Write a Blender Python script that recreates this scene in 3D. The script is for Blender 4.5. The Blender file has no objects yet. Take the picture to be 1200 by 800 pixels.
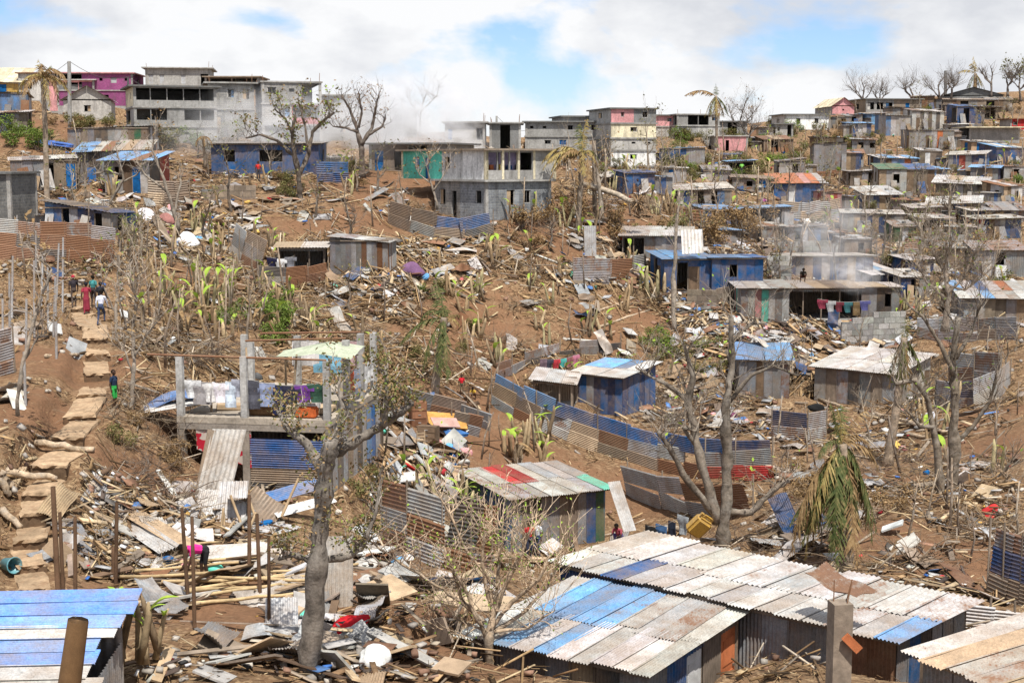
import bpy, bmesh, math, random
import numpy as np
from mathutils import Vector, Matrix, Euler

# ------------------------------------------------------------------ camera, sky, sun
SC = bpy.context.scene
COL = SC.collection
R = math.radians
F = 1667.0                                   # focal length in photo pixels (50 mm on 36 mm)
CAMZ = 30.0
PITCH = math.atan((400 - 190) / F)
cam = bpy.data.cameras.new('camera'); cam.lens = 36 * F / 1200; cam.sensor_width = 36
cam.clip_end = 5000; cam.clip_start = 0.5
camo = bpy.data.objects.new('camera', cam); COL.objects.link(camo)
camo.location = (0, 0, CAMZ); camo.rotation_euler = (R(90) - PITCH, 0, 0)
SC.camera = camo

SUN_EL, SUN_AZ = R(63), R(164)               # azimuth measured from +Y towards +X: behind the camera, to its right
sd = Vector((math.sin(SUN_AZ) * math.cos(SUN_EL), math.cos(SUN_AZ) * math.cos(SUN_EL), math.sin(SUN_EL)))
sun = bpy.data.lights.new('sun', 'SUN'); sun.energy = 5.0; sun.angle = R(0.53); sun.color = (1, 0.96, 0.89)
suno = bpy.data.objects.new('sun', sun); COL.objects.link(suno)
suno.rotation_euler = sd.to_track_quat('Z', 'Y').to_euler(); suno.location = (0, 0, 120)

W = bpy.data.worlds.new('World'); SC.world = W; W.use_nodes = True
nt = W.node_tree; nt.nodes.clear()
def N(nt, t, **kw):
    n = nt.nodes.new(t)
    for k, v in kw.items():
        if k.startswith('i_'):
            key = k[2:]
            n.inputs[int(key) if key.isdigit() else key.replace('_', ' ')].default_value = v
        else: setattr(n, k, v)
    return n
def L(nt, a, b): nt.links.new(a, b)
def math_n(nt, op, a, b=None, c=None, clamp=False):
    n = nt.nodes.new('ShaderNodeMath'); n.operation = op; n.use_clamp = clamp
    for i, v in enumerate((a, b, c)):
        if v is None: continue
        if isinstance(v, (int, float)): n.inputs[i].default_value = v
        else: nt.links.new(v, n.inputs[i])
    return n.outputs[0]
def mixc(nt, f, a, b, mode='MIX'):
    n = nt.nodes.new('ShaderNodeMix'); n.data_type = 'RGBA'; n.blend_type = mode
    for i, v in ((0, f), (6, a), (7, b)):
        if isinstance(v, (int, float)): n.inputs[i].default_value = v
        elif isinstance(v, tuple): n.inputs[i].default_value = (*v[:3], 1)
        else: nt.links.new(v, n.inputs[i])
    return n.outputs[2]
def ramp(nt, f, *stops):
    n = nt.nodes.new('ShaderNodeValToRGB'); e = n.color_ramp.elements
    while len(e) < len(stops): e.new(0.5)
    for el, (p, c) in zip(e, stops):
        el.position = p; el.color = (c, c, c, 1) if isinstance(c, (int, float)) else (*c, 1)
    nt.links.new(f, n.inputs[0]); return n.outputs[0]
out = N(nt, 'ShaderNodeOutputWorld'); bg = N(nt, 'ShaderNodeBackground', i_Strength=0.1)
sky = N(nt, 'ShaderNodeTexSky', sky_type='NISHITA', sun_disc=False, sun_elevation=SUN_EL, sun_rotation=SUN_AZ,
        air_density=1.0, dust_density=0.15, ozone_density=4.0)
tc = N(nt, 'ShaderNodeTexCoord'); sp = N(nt, 'ShaderNodeSeparateXYZ'); L(nt, tc.outputs['Generated'], sp.inputs[0])
cv = N(nt, 'ShaderNodeCombineXYZ')
L(nt, math_n(nt, 'ADD', sp.outputs[0], 2.9), cv.inputs[0]); L(nt, sp.outputs[1], cv.inputs[1]); L(nt, math_n(nt, 'MULTIPLY', sp.outputs[2], 1.9), cv.inputs[2])
n1 = N(nt, 'ShaderNodeTexNoise', i_Scale=3.6, i_Detail=10.0, i_Roughness=0.52, i_Distortion=0.25); L(nt, cv.outputs[0], n1.inputs['Vector'])
n2 = N(nt, 'ShaderNodeTexNoise', i_Scale=6.5, i_Detail=8.0, i_Roughness=0.55); L(nt, cv.outputs[0], n2.inputs['Vector'])
cover = ramp(nt, n1.outputs[0], (0.42, 0.03), (0.475, 1.0))
shade = ramp(nt, n2.outputs[0], (0.36, (5.2, 5.35, 5.7)), (0.52, (7.1, 7.15, 7.25)))
blue = mixc(nt, 1.0, sky.outputs[0], (.78, .88, 1.10), 'MULTIPLY')
mx = mixc(nt, cover, blue, shade)
L(nt, mx, bg.inputs[0]); L(nt, bg.outputs[0], out.inputs[0])
SC.view_settings.view_transform = 'Standard'; SC.view_settings.look = 'None'
SC.view_settings.exposure = 0.46; SC.view_settings.gamma = 1.0; SC.view_settings.use_curve_mapping = False
SC.cycles.volume_step_rate = 4.0; SC.cycles.volume_bounces = 2; SC.cycles.max_bounces = 6
SC.cycles.diffuse_bounces = 3; SC.cycles.glossy_bounces = 2

# ------------------------------------------------------------------ materials (base colour = the object's own colour)
CODE = dict(g=(.27, .285, .30), s=(.42, .43, .44), w=(.55, .545, .53), b=(.010, .105, .29), B=(.007, .05, .155), l=(.15, .37, .64), H=(.74, .73, .70),
            r=(.21, .10, .055), R=(.42, .03, .03), n=(.17, .115, .075), t=(.42, .31, .20), G=(.035, .15, .085), m=(.13, .55, .42),
            k=(.085, .085, .085), p=(.62, .30, .30), o=(.52, .17, .07), y=(.58, .38, .10), c=(.33, .32, .30), d=(.17, .17, .165),
            u=(.27, .075, .185), v=(.42, .36, .55), e=(.72, .64, .45), a=(.24, .19, .145), h=(.47, .45, .415), i=(.12, .26, .46))
CNAME = dict(H='bright white', g='grey', s='silver grey', w='white', b='blue', B='dark blue', l='light blue', r='rusty', R='red', n='brown', t='tan',
             G='green', m='mint green', k='black', p='pink', o='orange', y='yellow', c='concrete grey', d='dark grey', u='magenta',
             v='lilac', e='cream', a='weathered brown', h='off white', i='faded blue')
RUST = dict(H=.1, g=.6, s=.5, w=.48, b=.4, B=.35, l=.42, r=.85, R=.25, n=.3, t=.3, G=.2, m=.12, k=.3, p=.2, o=.3, y=.3, c=.1, d=.1, u=.1, v=.1, e=.1, a=.3, h=.5, i=.4)
MATS = {}
def base_nodes(name):
    m = bpy.data.materials.new(name); m.use_nodes = True; nt = m.node_tree
    p = nt.nodes['Principled BSDF']; MATS[name] = m; p.inputs['Specular IOR Level'].default_value = .12
    return m, nt, p
def world_pos(nt, rnd=True):
    g = N(nt, 'ShaderNodeNewGeometry'); oi = N(nt, 'ShaderNodeObjectInfo')
    if not rnd: return g.outputs['Position'], oi
    va = N(nt, 'ShaderNodeVectorMath', operation='ADD')
    L(nt, g.outputs['Position'], va.inputs[0])
    cb = N(nt, 'ShaderNodeCombineXYZ'); L(nt, math_n(nt, 'MULTIPLY', oi.outputs['Random'], 91.0), cb.inputs[0])
    L(nt, cb.outputs[0], va.inputs[1]); return va.outputs[0], oi
def noise(nt, vec, s, det=4.0, ro=0.6):
    n = N(nt, 'ShaderNodeTexNoise', i_Scale=s, i_Detail=det, i_Roughness=ro); L(nt, vec, n.inputs['Vector']); return n.outputs[0]
def bump(nt, p, h, st, dist=0.02):
    b = N(nt, 'ShaderNodeBump', i_Strength=st, i_Distance=dist); L(nt, h, b.inputs['Height']); L(nt, b.outputs[0], p.inputs['Normal'])
def surf(name, rough, lo=.62, hi=1.2, s1=1.1, s2=14.0, rust=None, dirt=None, bst=.15, metal=0.0, brick=None, stretch=None):
    m, nt, p = base_nodes(name); pos, oi = world_pos(nt)
    if stretch:
        tcn = N(nt, 'ShaderNodeTexCoord'); mp = N(nt, 'ShaderNodeMapping'); mp.inputs['Scale'].default_value = stretch
        L(nt, tcn.outputs['Object'], mp.inputs[0]); va = N(nt, 'ShaderNodeVectorMath', operation='ADD')
        L(nt, mp.outputs[0], va.inputs[0]); L(nt, oi.outputs['Random'], va.inputs[1]); fine = va.outputs[0]
    else: fine = pos
    na, nb = noise(nt, pos, s1), noise(nt, fine, s2, 5)
    v = ramp(nt, na, (.3, lo), (.7, hi)); v2 = ramp(nt, nb, (.3, .74), (.7, 1.18))
    c = mixc(nt, 1.0, oi.outputs['Color'], v, 'MULTIPLY'); c = mixc(nt, 1.0, c, v2, 'MULTIPLY')
    rv = ramp(nt, oi.outputs['Random'], (0, .82), (1, 1.15)); c = mixc(nt, 1.0, c, rv, 'MULTIPLY')
    if dirt:
        vs = N(nt, 'ShaderNodeVectorMath', operation='MULTIPLY'); vs.inputs[1].default_value = (1, 1, .22) if name in ('plaster', 'block') else (1, 1, 1); L(nt, pos, vs.inputs[0])
        f = ramp(nt, noise(nt, vs.outputs[0], 2.3, 6, .7), (.48, 0.0), (.70, .62)); c = mixc(nt, f, c, dirt)
    if rust:
        fd = ramp(nt, noise(nt, pos, .9, 7, .72), (.38, 0.0), (.64, .8)); c = mixc(nt, fd, c, mixc(nt, .72, c, (.27, .185, .115)))
        fs = ramp(nt, noise(nt, fine, 26.0, 3, .6), (.45, 1.0), (.75, .68)); c = mixc(nt, 1.0, c, fs, 'MULTIPLY')
        th = math_n(nt, 'SUBTRACT', 1.02, math_n(nt, 'MULTIPLY', oi.outputs['Alpha'], .62))
        nr = math_n(nt, 'ADD', math_n(nt, 'MULTIPLY', noise(nt, pos, 1.7, 7, .68), .72), math_n(nt, 'MULTIPLY', nb, .42))
        f = math_n(nt, 'MULTIPLY', math_n(nt, 'SUBTRACT', nr, th), 7.0, clamp=True)
        f = math_n(nt, 'MULTIPLY', math_n(nt, 'ADD', f, math_n(nt, 'MULTIPLY', math_n(nt, 'SUBTRACT', nr, .5), .6), clamp=True), .85)
        rc = mixc(nt, nb, (.30, .15, .075), (.10, .042, .02)); c = mixc(nt, f, c, rc)
    h = nb
    if brick:
        tcn = N(nt, 'ShaderNodeTexCoord'); s = N(nt, 'ShaderNodeSeparateXYZ'); L(nt, tcn.outputs['Object'], s.inputs[0])
        cb = N(nt, 'ShaderNodeCombineXYZ'); L(nt, math_n(nt, 'ADD', s.outputs[0], s.outputs[1]), cb.inputs[0]); L(nt, s.outputs[2], cb.inputs[1])
        bt = N(nt, 'ShaderNodeTexBrick', i_Scale=1.0, i_Mortar_Size=.014, i_Brick_Width=.42, i_Row_Height=.21)
        bt.inputs['Color1'].default_value = (1, 1, 1, 1); bt.inputs['Color2'].default_value = (.72, .72, .74, 1); bt.inputs['Mortar'].default_value = (1.25, 1.2, 1.1, 1)
        L(nt, cb.outputs[0], bt.inputs['Vector']); c = mixc(nt, brick, c, mixc(nt, 1.0, c, bt.outputs['Color'], 'MULTIPLY'))
        h = math_n(nt, 'SUBTRACT', nb, bt.outputs['Fac'])
    L(nt, c, p.inputs['Base Color']); p.inputs['Roughness'].default_value = rough; p.inputs['Metallic'].default_value = metal
    if rough < .6: p.inputs['Specular IOR Level'].default_value = .3
    bump(nt, p, h, bst)
    return m
surf('metal', .52, .72, 1.14, 1.3, 9.0, rust=True, bst=.25, metal=.12)
surf('wood', .85, .6, 1.25, 1.6, 6.0, bst=.5, stretch=(30, 2.5, 30))
surf('plaster', .9, .72, 1.12, .7, 6.0, dirt=(.115, .105, .095), bst=.2)
surf('block', .95, .72, 1.15, .8, 9.0, dirt=(.085, .08, .075), bst=.5, brick=1.0)
surf('cement', .92, .68, 1.15, 1.2, 10.0, dirt=(.16, .13, .10), bst=.4)
surf('earthstep', .97, .65, 1.18, 1.5, 9.0, dirt=(.20, .11, .06), bst=.6)
surf('cloth', .95, .75, 1.15, 2.0, 12.0, bst=.3)
surf('plastic', .42, .85, 1.08, 1.5, 20.0, dirt=(.20, .14, .09), bst=.1)
surf('bark', .95, .4, 1.45, 3.5, 16.0, dirt=(.33, .30, .26), bst=1.0)
surf('stalk', .9, .6, 1.3, 3.0, 18.0, bst=.5, stretch=(20, 20, 2))
surf('skin', .6, .9, 1.06, 3, 20, bst=.05)
def leafmat(name, cols, rough=.6, trans=.25):
    m, nt, p = base_nodes(name); pos, oi = world_pos(nt)
    nz = noise(nt, pos, 5.5, 3); nn = N(nt, 'ShaderNodeValToRGB'); e = nn.color_ramp.elements
    while len(e) < len(cols): e.new(.5)
    for i, c in enumerate(cols): e[i].position = .3 + .4 * i / (len(cols) - 1); e[i].color = (*c, 1)
    L(nt, nz, nn.inputs[0]); L(nt, nn.outputs[0], p.inputs['Base Color']); p.inputs['Roughness'].default_value = rough
    tr = N(nt, 'ShaderNodeBsdfTranslucent'); L(nt, nn.outputs[0], tr.inputs[0]); ms = N(nt, 'ShaderNodeMixShader', i_0=trans)
    L(nt, p.outputs[0], ms.inputs[1]); L(nt, tr.outputs[0], ms.inputs[2]); L(nt, ms.outputs[0], nt.nodes['Material Output'].inputs[0])
leafmat('leaf_green', [(.07, .115, .02), (.13, .19, .035), (.21, .22, .06)])
leafmat('leaf_dull', [(.085, .09, .03), (.15, .145, .05), (.25, .19, .08)])
leafmat('leaf_bright', [(.22, .36, .04), (.36, .46, .07)])
leafmat('leaf_dry', [(.12, .07, .035), (.25, .16, .075), (.38, .27, .14)])
leafmat('frond_green', [(.045, .065, .022), (.09, .105, .035), (.24, .19, .085)])
leafmat('frond_gold', [(.18, .12, .05), (.32, .24, .09), (.40, .34, .13)])
def attr_mat(name, rough=.9):
    m, nt, p = base_nodes(name); a = N(nt, 'ShaderNodeAttribute', attribute_name='tint'); pos, oi = world_pos(nt, False)
    c = mixc(nt, 1.0, a.outputs['Color'], ramp(nt, noise(nt, pos, 6.0, 5), (.3, .65), (.7, 1.2)), 'MULTIPLY')
    L(nt, c, p.inputs['Base Color']); p.inputs['Roughness'].default_value = rough
attr_mat('scrap'); 
# ground
m, nt, p = base_nodes('soil'); pos, oi = world_pos(nt, False)
at = N(nt, 'ShaderNodeAttribute', attribute_name='bare'); bare = at.outputs['Fac']
n_big, n_mid, n_fine = noise(nt, pos, .11, 4), noise(nt, pos, .9, 6, .65), noise(nt, pos, 7.0, 6, .7)
red = mixc(nt, n_mid, (.10, .05, .028), (.27, .15, .082))
tan_ = mixc(nt, n_fine, (.095, .05, .026), (.32, .20, .11))
vo = N(nt, 'ShaderNodeTexVoronoi', i_Scale=5.5); L(nt, pos, vo.inputs['Vector'])
litter = mixc(nt, ramp(nt, vo.outputs['Color'], (.2, 0.0), (.8, 1.0)), (.055, .033, .02), (.40, .285, .165))
f = math_n(nt, 'ADD', math_n(nt, 'MULTIPLY', bare, .9), math_n(nt, 'SUBTRACT', ramp(nt, n_mid, (.38, 0.0), (.70, .75)), .17), clamp=True)
c = mixc(nt, ramp(nt, n_fine, (.42, 0.0), (.58, .8)), tan_, litter); c = mixc(nt, f, c, red)
c = mixc(nt, 1.0, c, ramp(nt, n_fine, (.3, .72), (.7, 1.18)), 'MULTIPLY')
L(nt, c, p.inputs['Base Color']); p.inputs['Roughness'].default_value = 1.0
bump(nt, p, math_n(nt, 'ADD', n_fine, math_n(nt, 'MULTIPLY', n_mid, 1.5)), .9, .12)

# ------------------------------------------------------------------ small helpers
rnd = random.Random(7)
def new_mesh(name, V, Fc, mat, smooth=False):
    me = bpy.data.meshes.new(name); me.from_pydata([tuple(v) for v in V], [], Fc); me.update()
    if mat: me.materials.append(MATS[mat])
    if smooth: me.polygons.foreach_set('use_smooth', [True] * len(me.polygons))
    return me
def quads(name, V, Fq, mat, tint=None):
    me = bpy.data.meshes.new(name); V = np.asarray(V, np.float32).reshape(-1, 3); Fq = np.asarray(Fq, np.int32).reshape(-1, 4)
    me.vertices.add(len(V)); me.vertices.foreach_set('co', V.ravel())
    me.loops.add(Fq.size); me.loops.foreach_set('vertex_index', Fq.ravel())
    me.polygons.add(len(Fq)); me.polygons.foreach_set('loop_start', np.arange(0, Fq.size, 4, dtype=np.int32))
    me.update(calc_edges=True); me.validate()
    if tint is not None:
        a = me.attributes.new('tint', 'FLOAT_COLOR', 'FACE'); a.data.foreach_set('color', np.asarray(tint, np.float32).ravel())
    me.materials.append(MATS[mat]); return me
def ob(name, me, parent=None, M=None, col=None, rust=None):
    o = bpy.data.objects.new(name, me); COL.objects.link(o)
    if parent is not None: o.parent = parent
    if M is not None: o.matrix_basis = M
    if col is not None:
        if isinstance(col, str):
            rust = RUST[col] if rust is None else rust; col = CODE[col]
        o.color = (*col, rust if rust is not None else .3)
    return o
def tag(o, label, cat, group=None):
    o['label'] = label; o['category'] = cat
    if group: o['group'] = group
    return o
def root(name, label, cat, loc, yaw=0, group=None):
    e = bpy.data.objects.new(name, None); COL.objects.link(e); e.empty_display_size = .2
    e.location = loc; e.rotation_euler = (0, 0, yaw); return tag(e, label, cat, group)
def basis(o, x, y, z):
    return Matrix(((x[0], y[0], z[0], o[0]), (x[1], y[1], z[1], o[1]), (x[2], y[2], z[2], o[2]), (0, 0, 0, 1)))
CACHE = {}
def unit(shape, mat):
    k = (shape, mat)
    if k in CACHE: return CACHE[k]
    if shape == 'box':
        V = [(x, y, z) for x in (-.5, .5) for y in (-.5, .5) for z in (-.5, .5)]
        Fc = [(0, 1, 3, 2), (4, 6, 7, 5), (0, 4, 5, 1), (2, 3, 7, 6), (0, 2, 6, 4), (1, 5, 7, 3)]
        me = new_mesh('box', V, Fc, mat)
    elif shape == 'log':
        V, Fc = [], []; q = random.Random(3)
        for j in range(5):
            for i in range(8):
                a = i * math.tau / 8; rr = .5 * (1 - .12 * j / 4) * q.uniform(.92, 1.06); V.append((rr * math.cos(a), rr * math.sin(a), j / 4))
        for j in range(4):
            for i in range(8): Fc.append((j * 8 + i, j * 8 + (i + 1) % 8, j * 8 + 8 + (i + 1) % 8, j * 8 + 8 + i))
        Fc += [tuple(range(7, -1, -1)), tuple(range(32, 40))]; me = new_mesh('log', V, Fc, mat, True)
    elif shape.startswith('sheet'):          # x across (-.5 .5), y along (0 1); corrugation in z
        kind, var = shape[5], int(shape[6:] or 0)
        waves, seg, rows = {'N': (7, 6, 1), 'M': (9, 2, 1), 'F': (6, 2, 1), 'C': (10, 4, 7)}[kind]
        amp = {'N': .021, 'M': .018, 'F': .02, 'C': .018}[kind]; q = random.Random(var * 17 + 5); V, Fc = [], []; n = waves * seg
        cv_ = q.uniform(.1, .5) * q.choice((-1, 1)); tw = q.uniform(-.35, .35); fold = q.uniform(.25, .75); fa = q.uniform(-.8, .8)
        for j in range(rows + 1):
            y = j / rows
            for i in range(n + 1):
                x = i / n - .5; z = amp * math.cos(i * math.tau / seg)
                if kind == 'C': z += cv_ * (y - .5) ** 2 * 1.2 + tw * (y - .5) * x * 1.6 + fa * max(0, y - fold) * .8 + .05 * math.sin(5 * x + 9 * y + var)
                V.append((x, y, z))
        for j in range(rows):
            for i in range(n): a = j * (n + 1) + i; Fc.append((a, a + 1, a + n + 2, a + n + 1))
        me = new_mesh('sheet', V, Fc, mat, kind == 'N')
    CACHE[k] = me; return me
def box(name, parent, c, s, mat, col, rot=None, rust=None):
    M = Matrix.Translation(c)
    if rot: M = M @ Euler(rot).to_matrix().to_4x4()
    return ob(name, unit('box', mat), parent, M @ Matrix.Diagonal((*s, 1)), col, rust)
def pole(name, parent, a, b, r, mat, col, shape='log'):
    a, b = Vector(a), Vector(b); d = b - a; q = d.to_track_quat('Z', 'Y').to_matrix().to_4x4()
    return ob(name, unit(shape, mat), parent, Matrix.Translation(a) @ q @ Matrix.Diagonal((2 * r, 2 * r, d.length, 1)), col)
def beam(name, parent, a, b, w, h, mat, col, roll=0.0):
    a, b = Vector(a), Vector(b); d = b - a; q = d.to_track_quat('Y', 'Z').to_matrix().to_4x4() @ Matrix.Rotation(roll, 4, 'Y')
    return ob(name, unit('box', mat), parent, Matrix.Translation((a + b) / 2) @ q @ Matrix.Diagonal((w, d.length, h, 1)), col)
def tubes(paths, n=6):
    V, Fc = [], []
    for pts in paths:
        b0 = len(V); m = len(pts)
        for i, (pnt, r) in enumerate(pts):
            t = (pts[min(i + 1, m - 1)][0] - pts[max(i - 1, 0)][0]).normalized()
            u = t.orthogonal().normalized() if i == 0 else (u - t * u.dot(t)).normalized()
            w = t.cross(u)
            for k in range(n):
                a = k * math.tau / n; V.append(pnt + (u * math.cos(a) + w * math.sin(a)) * r)
        for i in range(m - 1):
            for k in range(n): Fc.append((b0 + i * n + k, b0 + i * n + (k + 1) % n, b0 + (i + 1) * n + (k + 1) % n, b0 + (i + 1) * n + k))
        Fc.append(tuple(b0 + k for k in range(n - 1, -1, -1))); Fc.append(tuple(b0 + (m - 1) * n + k for k in range(n)))
    return V, Fc

# ------------------------------------------------------------------ terrain: heights fitted to points on the hillside
def ray(px, py):
    x, y = (px - 600) / F, -(py - 400) / F; c, s = math.cos(PITCH), math.sin(PITCH)
    return x, c + y * s, -s + y * c
CTRL = []
for py, row in {830: [(-100, 29), (150, 28.5), (400, 29), (700, 28.5), (1000, 28), (1300, 28)],
                760: [(-100, 32), (150, 32), (400, 32.5), (600, 33.5)],
                700: [(-100, 35.5), (40, 36.5), (250, 38.5), (450, 38.5), (560, 41), (1000, 43), (1200, 42.5), (1320, 42)],
                640: [(-100, 38), (40, 40), (150, 44), (250, 46), (450, 48.5), (620, 60), (860, 54), (1050, 50), (1200, 48), (1320, 47)],
                580: [(-100, 42), (40, 44), (150, 47.5), (300, 53), (450, 58), (620, 66), (800, 69), (950, 62), (1110, 59.5), (1200, 56), (1320, 55)],
                520: [(-100, 46), (70, 48.5), (160, 52), (300, 60), (450, 66), (600, 73), (720, 79), (900, 77), (1030, 77), (1200, 68), (1320, 66)],
                455: [(-100, 53), (110, 56.5), (200, 60), (320, 66), (520, 79), (700, 91), (900, 94), (1030, 95), (1190, 84), (1320, 82)],
                380: [(-100, 64), (118, 70), (200, 73), (320, 82), (550, 94), (800, 103), (950, 108), (1100, 108), (1200, 104), (1320, 102)],
                320: [(-100, 80), (50, 84), (250, 90), (420, 96), (600, 103), (850, 110), (950, 119), (1100, 122), (1200, 124), (1320, 124)],
                260: [(-100, 97), (50, 100), (300, 107), (575, 112), (700, 118), (800, 126), (900, 142), (1050, 148), (1200, 150), (1320, 150)],
                220: [(-100, 110), (50, 112), (150, 113), (300, 120), (450, 123), (620, 127), (750, 140), (900, 162), (1050, 172), (1200, 172), (1320, 171)],
                190: [(-100, 120), (50, 121), (250, 130), (450, 136), (650, 150), (850, 175), (1000, 192), (1200, 194), (1320, 193)],
                165: [(-100, 128), (50, 130), (150, 138), (300, 146), (480, 152), (680, 172), (780, 182), (900, 202), (1050, 216), (1200, 216), (1320, 215)],
                140: [(-100, 138), (50, 142), (200, 158), (980, 232), (1080, 236), (1200, 236), (1320, 235)],
                116: [(1110, 262), (1180, 258), (1320, 256)]}.items():
    for px, Y in row:
        d = ray(px, py); CTRL.append((d[0] / d[1], math.log(Y), d[2] / d[1]))
for px in (-100, 150, 400, 650, 900, 1150, 1320):                       # below the camera, and behind the ridge
    u = (px - 600) / F
    for Y, z in ((2.5, -1.9), (8, -4.6), (16, -8.2), (24, -10.6)): CTRL.append((u, math.log(Y), z / Y))
for px, top, Y in ((-100, 142, 165), (150, 150, 175), (350, 158, 180), (550, 165, 195), (750, 162, 225), (900, 146, 255), (1010, 132, 275), (1120, 118, 300), (1320, 118, 300)):
    d = ray(px, top); CTRL.append((d[0] / d[1], math.log(Y), d[2] / d[1]))
    for k, dz in ((1.35, -.035), (2.2, -.06), (5, -.06)): CTRL.append((d[0] / d[1], math.log(Y * k), d[2] / d[1] + dz))
CT = np.array(CTRL); SX, SY = 3.0, 1.3
def tps_k(a, b):
    d2 = ((a[:, None, 0] - b[None, :, 0]) * SX) ** 2 + ((a[:, None, 1] - b[None, :, 1]) * SY) ** 2
    return d2 * np.log(d2 + 1e-12) * .5
nC = len(CT); A = np.zeros((nC + 3, nC + 3)); A[:nC, :nC] = tps_k(CT, CT) + np.eye(nC) * 2e-3
A[:nC, nC] = 1; A[:nC, nC + 1:] = CT[:, :2]; A[nC, :nC] = 1; A[nC + 1:, :nC] = CT[:, :2].T
sol = np.linalg.solve(A, np.r_[CT[:, 2], 0, 0, 0])
NU, NV = 430, 560
US = np.linspace(-.62, .62, NU); VS = np.r_[np.linspace(math.log(2.5), math.log(26), 60, endpoint=False), np.linspace(math.log(26), math.log(300), 440, endpoint=False), np.linspace(math.log(300), math.log(1500), 60)]
UU, VV = np.meshgrid(US, VS, indexing='ij'); pts = np.c_[UU.ravel(), VV.ravel()]
TT = np.empty(len(pts))
for i in range(0, len(pts), 20000):
    q = pts[i:i + 20000]; TT[i:i + 20000] = tps_k(q, CT) @ sol[:nC] + sol[nC] + q @ sol[nC + 1:]
TT = TT.reshape(NU, NV)
GY = np.exp(VV); GX = UU * GY; GZ = TT * GY + CAMZ
def vnoise(x, y, s, seed):                                                # value noise on the plan
    x, y = x / s + seed * 13.7, y / s - seed * 7.3; xi, yi = np.floor(x).astype(np.int64), np.floor(y).astype(np.int64); xf, yf = x - xi, y - yi
    h = lambda a, b: (np.abs(np.sin(a * 127.1 + b * 311.7 + seed * 74.7) * 43758.5453) % 1.0)
    xf, yf = xf * xf * (3 - 2 * xf), yf * yf * (3 - 2 * yf)
    return (h(xi, yi) * (1 - xf) + h(xi + 1, yi) * xf) * (1 - yf) + (h(xi, yi + 1) * (1 - xf) + h(xi + 1, yi + 1) * xf) * yf - .5
GZ = GZ + .9 * vnoise(GX, GY, 9, 1) + .5 * vnoise(GX, GY, 3.7, 2) + .28 * vnoise(GX, GY, 1.6, 3) + .12 * vnoise(GX, GY, .7, 4)
def H(x, y):
    x, y = np.asarray(x, float), np.asarray(y, float); u = np.clip((x / y - US[0]) / (US[1] - US[0]), 0, NU - 1.001)
    v = np.clip(np.interp(np.log(y), VS, np.arange(NV)), 0, NV - 1.001)
    i, j = u.astype(int), v.astype(int); a, b = u - i, v - j
    return (GZ[i, j] * (1 - a) + GZ[i + 1, j] * a) * (1 - b) + (GZ[i, j + 1] * (1 - a) + GZ[i + 1, j + 1] * a) * b
def PP(px, py):                                                           # where sight lines meet the ground (arrays)
    px, py = np.atleast_1d(np.asarray(px, float)), np.atleast_1d(np.asarray(py, float)); x, y = (px - 600) / F, -(py - 400) / F
    c, s = math.cos(PITCH), math.sin(PITCH); dy = c + y * s; u = x / dy; t = (-s + y * c) / dy
    f = np.clip((u - US[0]) / (US[1] - US[0]), 0, NU - 1.001); i = f.astype(int); a = (f - i)[:, None]
    colT = ((GZ[i] * (1 - a) + GZ[i + 1] * a) - CAMZ) / GY[0][None, :]
    hit = colT >= t[:, None]; hit[:, :30] = False; k = np.argmax(hit, 1); ok = hit.any(1) & (k > 0); k = np.maximum(k, 1); rr = np.arange(len(k))
    t0, t1 = colT[rr, k - 1], colT[rr, k]; w = np.clip((t - t0) / np.where(t1 - t0 == 0, 1, t1 - t0), 0, 1)
    Y = np.exp(VS[k - 1] * (1 - w) + VS[k] * w); return np.c_[u * Y, Y, CAMZ + t * Y], ok
def P(px, py):
    q, ok = PP(px, py)
    if not ok[0]:
        d = ray(px, py); Y = 200.0; return Vector((d[0] / d[1] * Y, Y, CAMZ + d[2] / d[1] * Y))
    return Vector(q[0])
def at(px, py, Y):
    d = ray(px, py); return Vector((d[0] / d[1] * Y, Y, CAMZ + d[2] / d[1] * Y))
PADS = []
def pad(c, yaw, x0, x1, y0, y1, z, blend=1.2):                            # level ground for a building
    dx, dy = GX - c[0], GY - c[1]; lx = dx * math.cos(yaw) + dy * math.sin(yaw); ly = -dx * math.sin(yaw) + dy * math.cos(yaw)
    d = np.maximum(np.maximum(x0 - lx, lx - x1), np.maximum(y0 - ly, ly - y1)); w = np.clip(1 - d / blend, 0, 1); w = w * w * (3 - 2 * w)
    GZ[:] = GZ * (1 - w) + (z - .03) * w
    PADS.append((c[0], c[1], yaw, x0, x1, y0, y1))
def in_pads(X, Y, m=0.0):
    r = np.zeros(len(X), bool)
    for cx, cy, yaw, x0, x1, y0, y1 in PADS:
        dx, dy = X - cx, Y - cy; lx = dx * math.cos(yaw) + dy * math.sin(yaw); ly = -dx * math.sin(yaw) + dy * math.cos(yaw)
        r |= (lx > x0 - m) & (lx < x1 + m) & (ly > y0 - m) & (ly < y1 + m)
    return r

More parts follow.
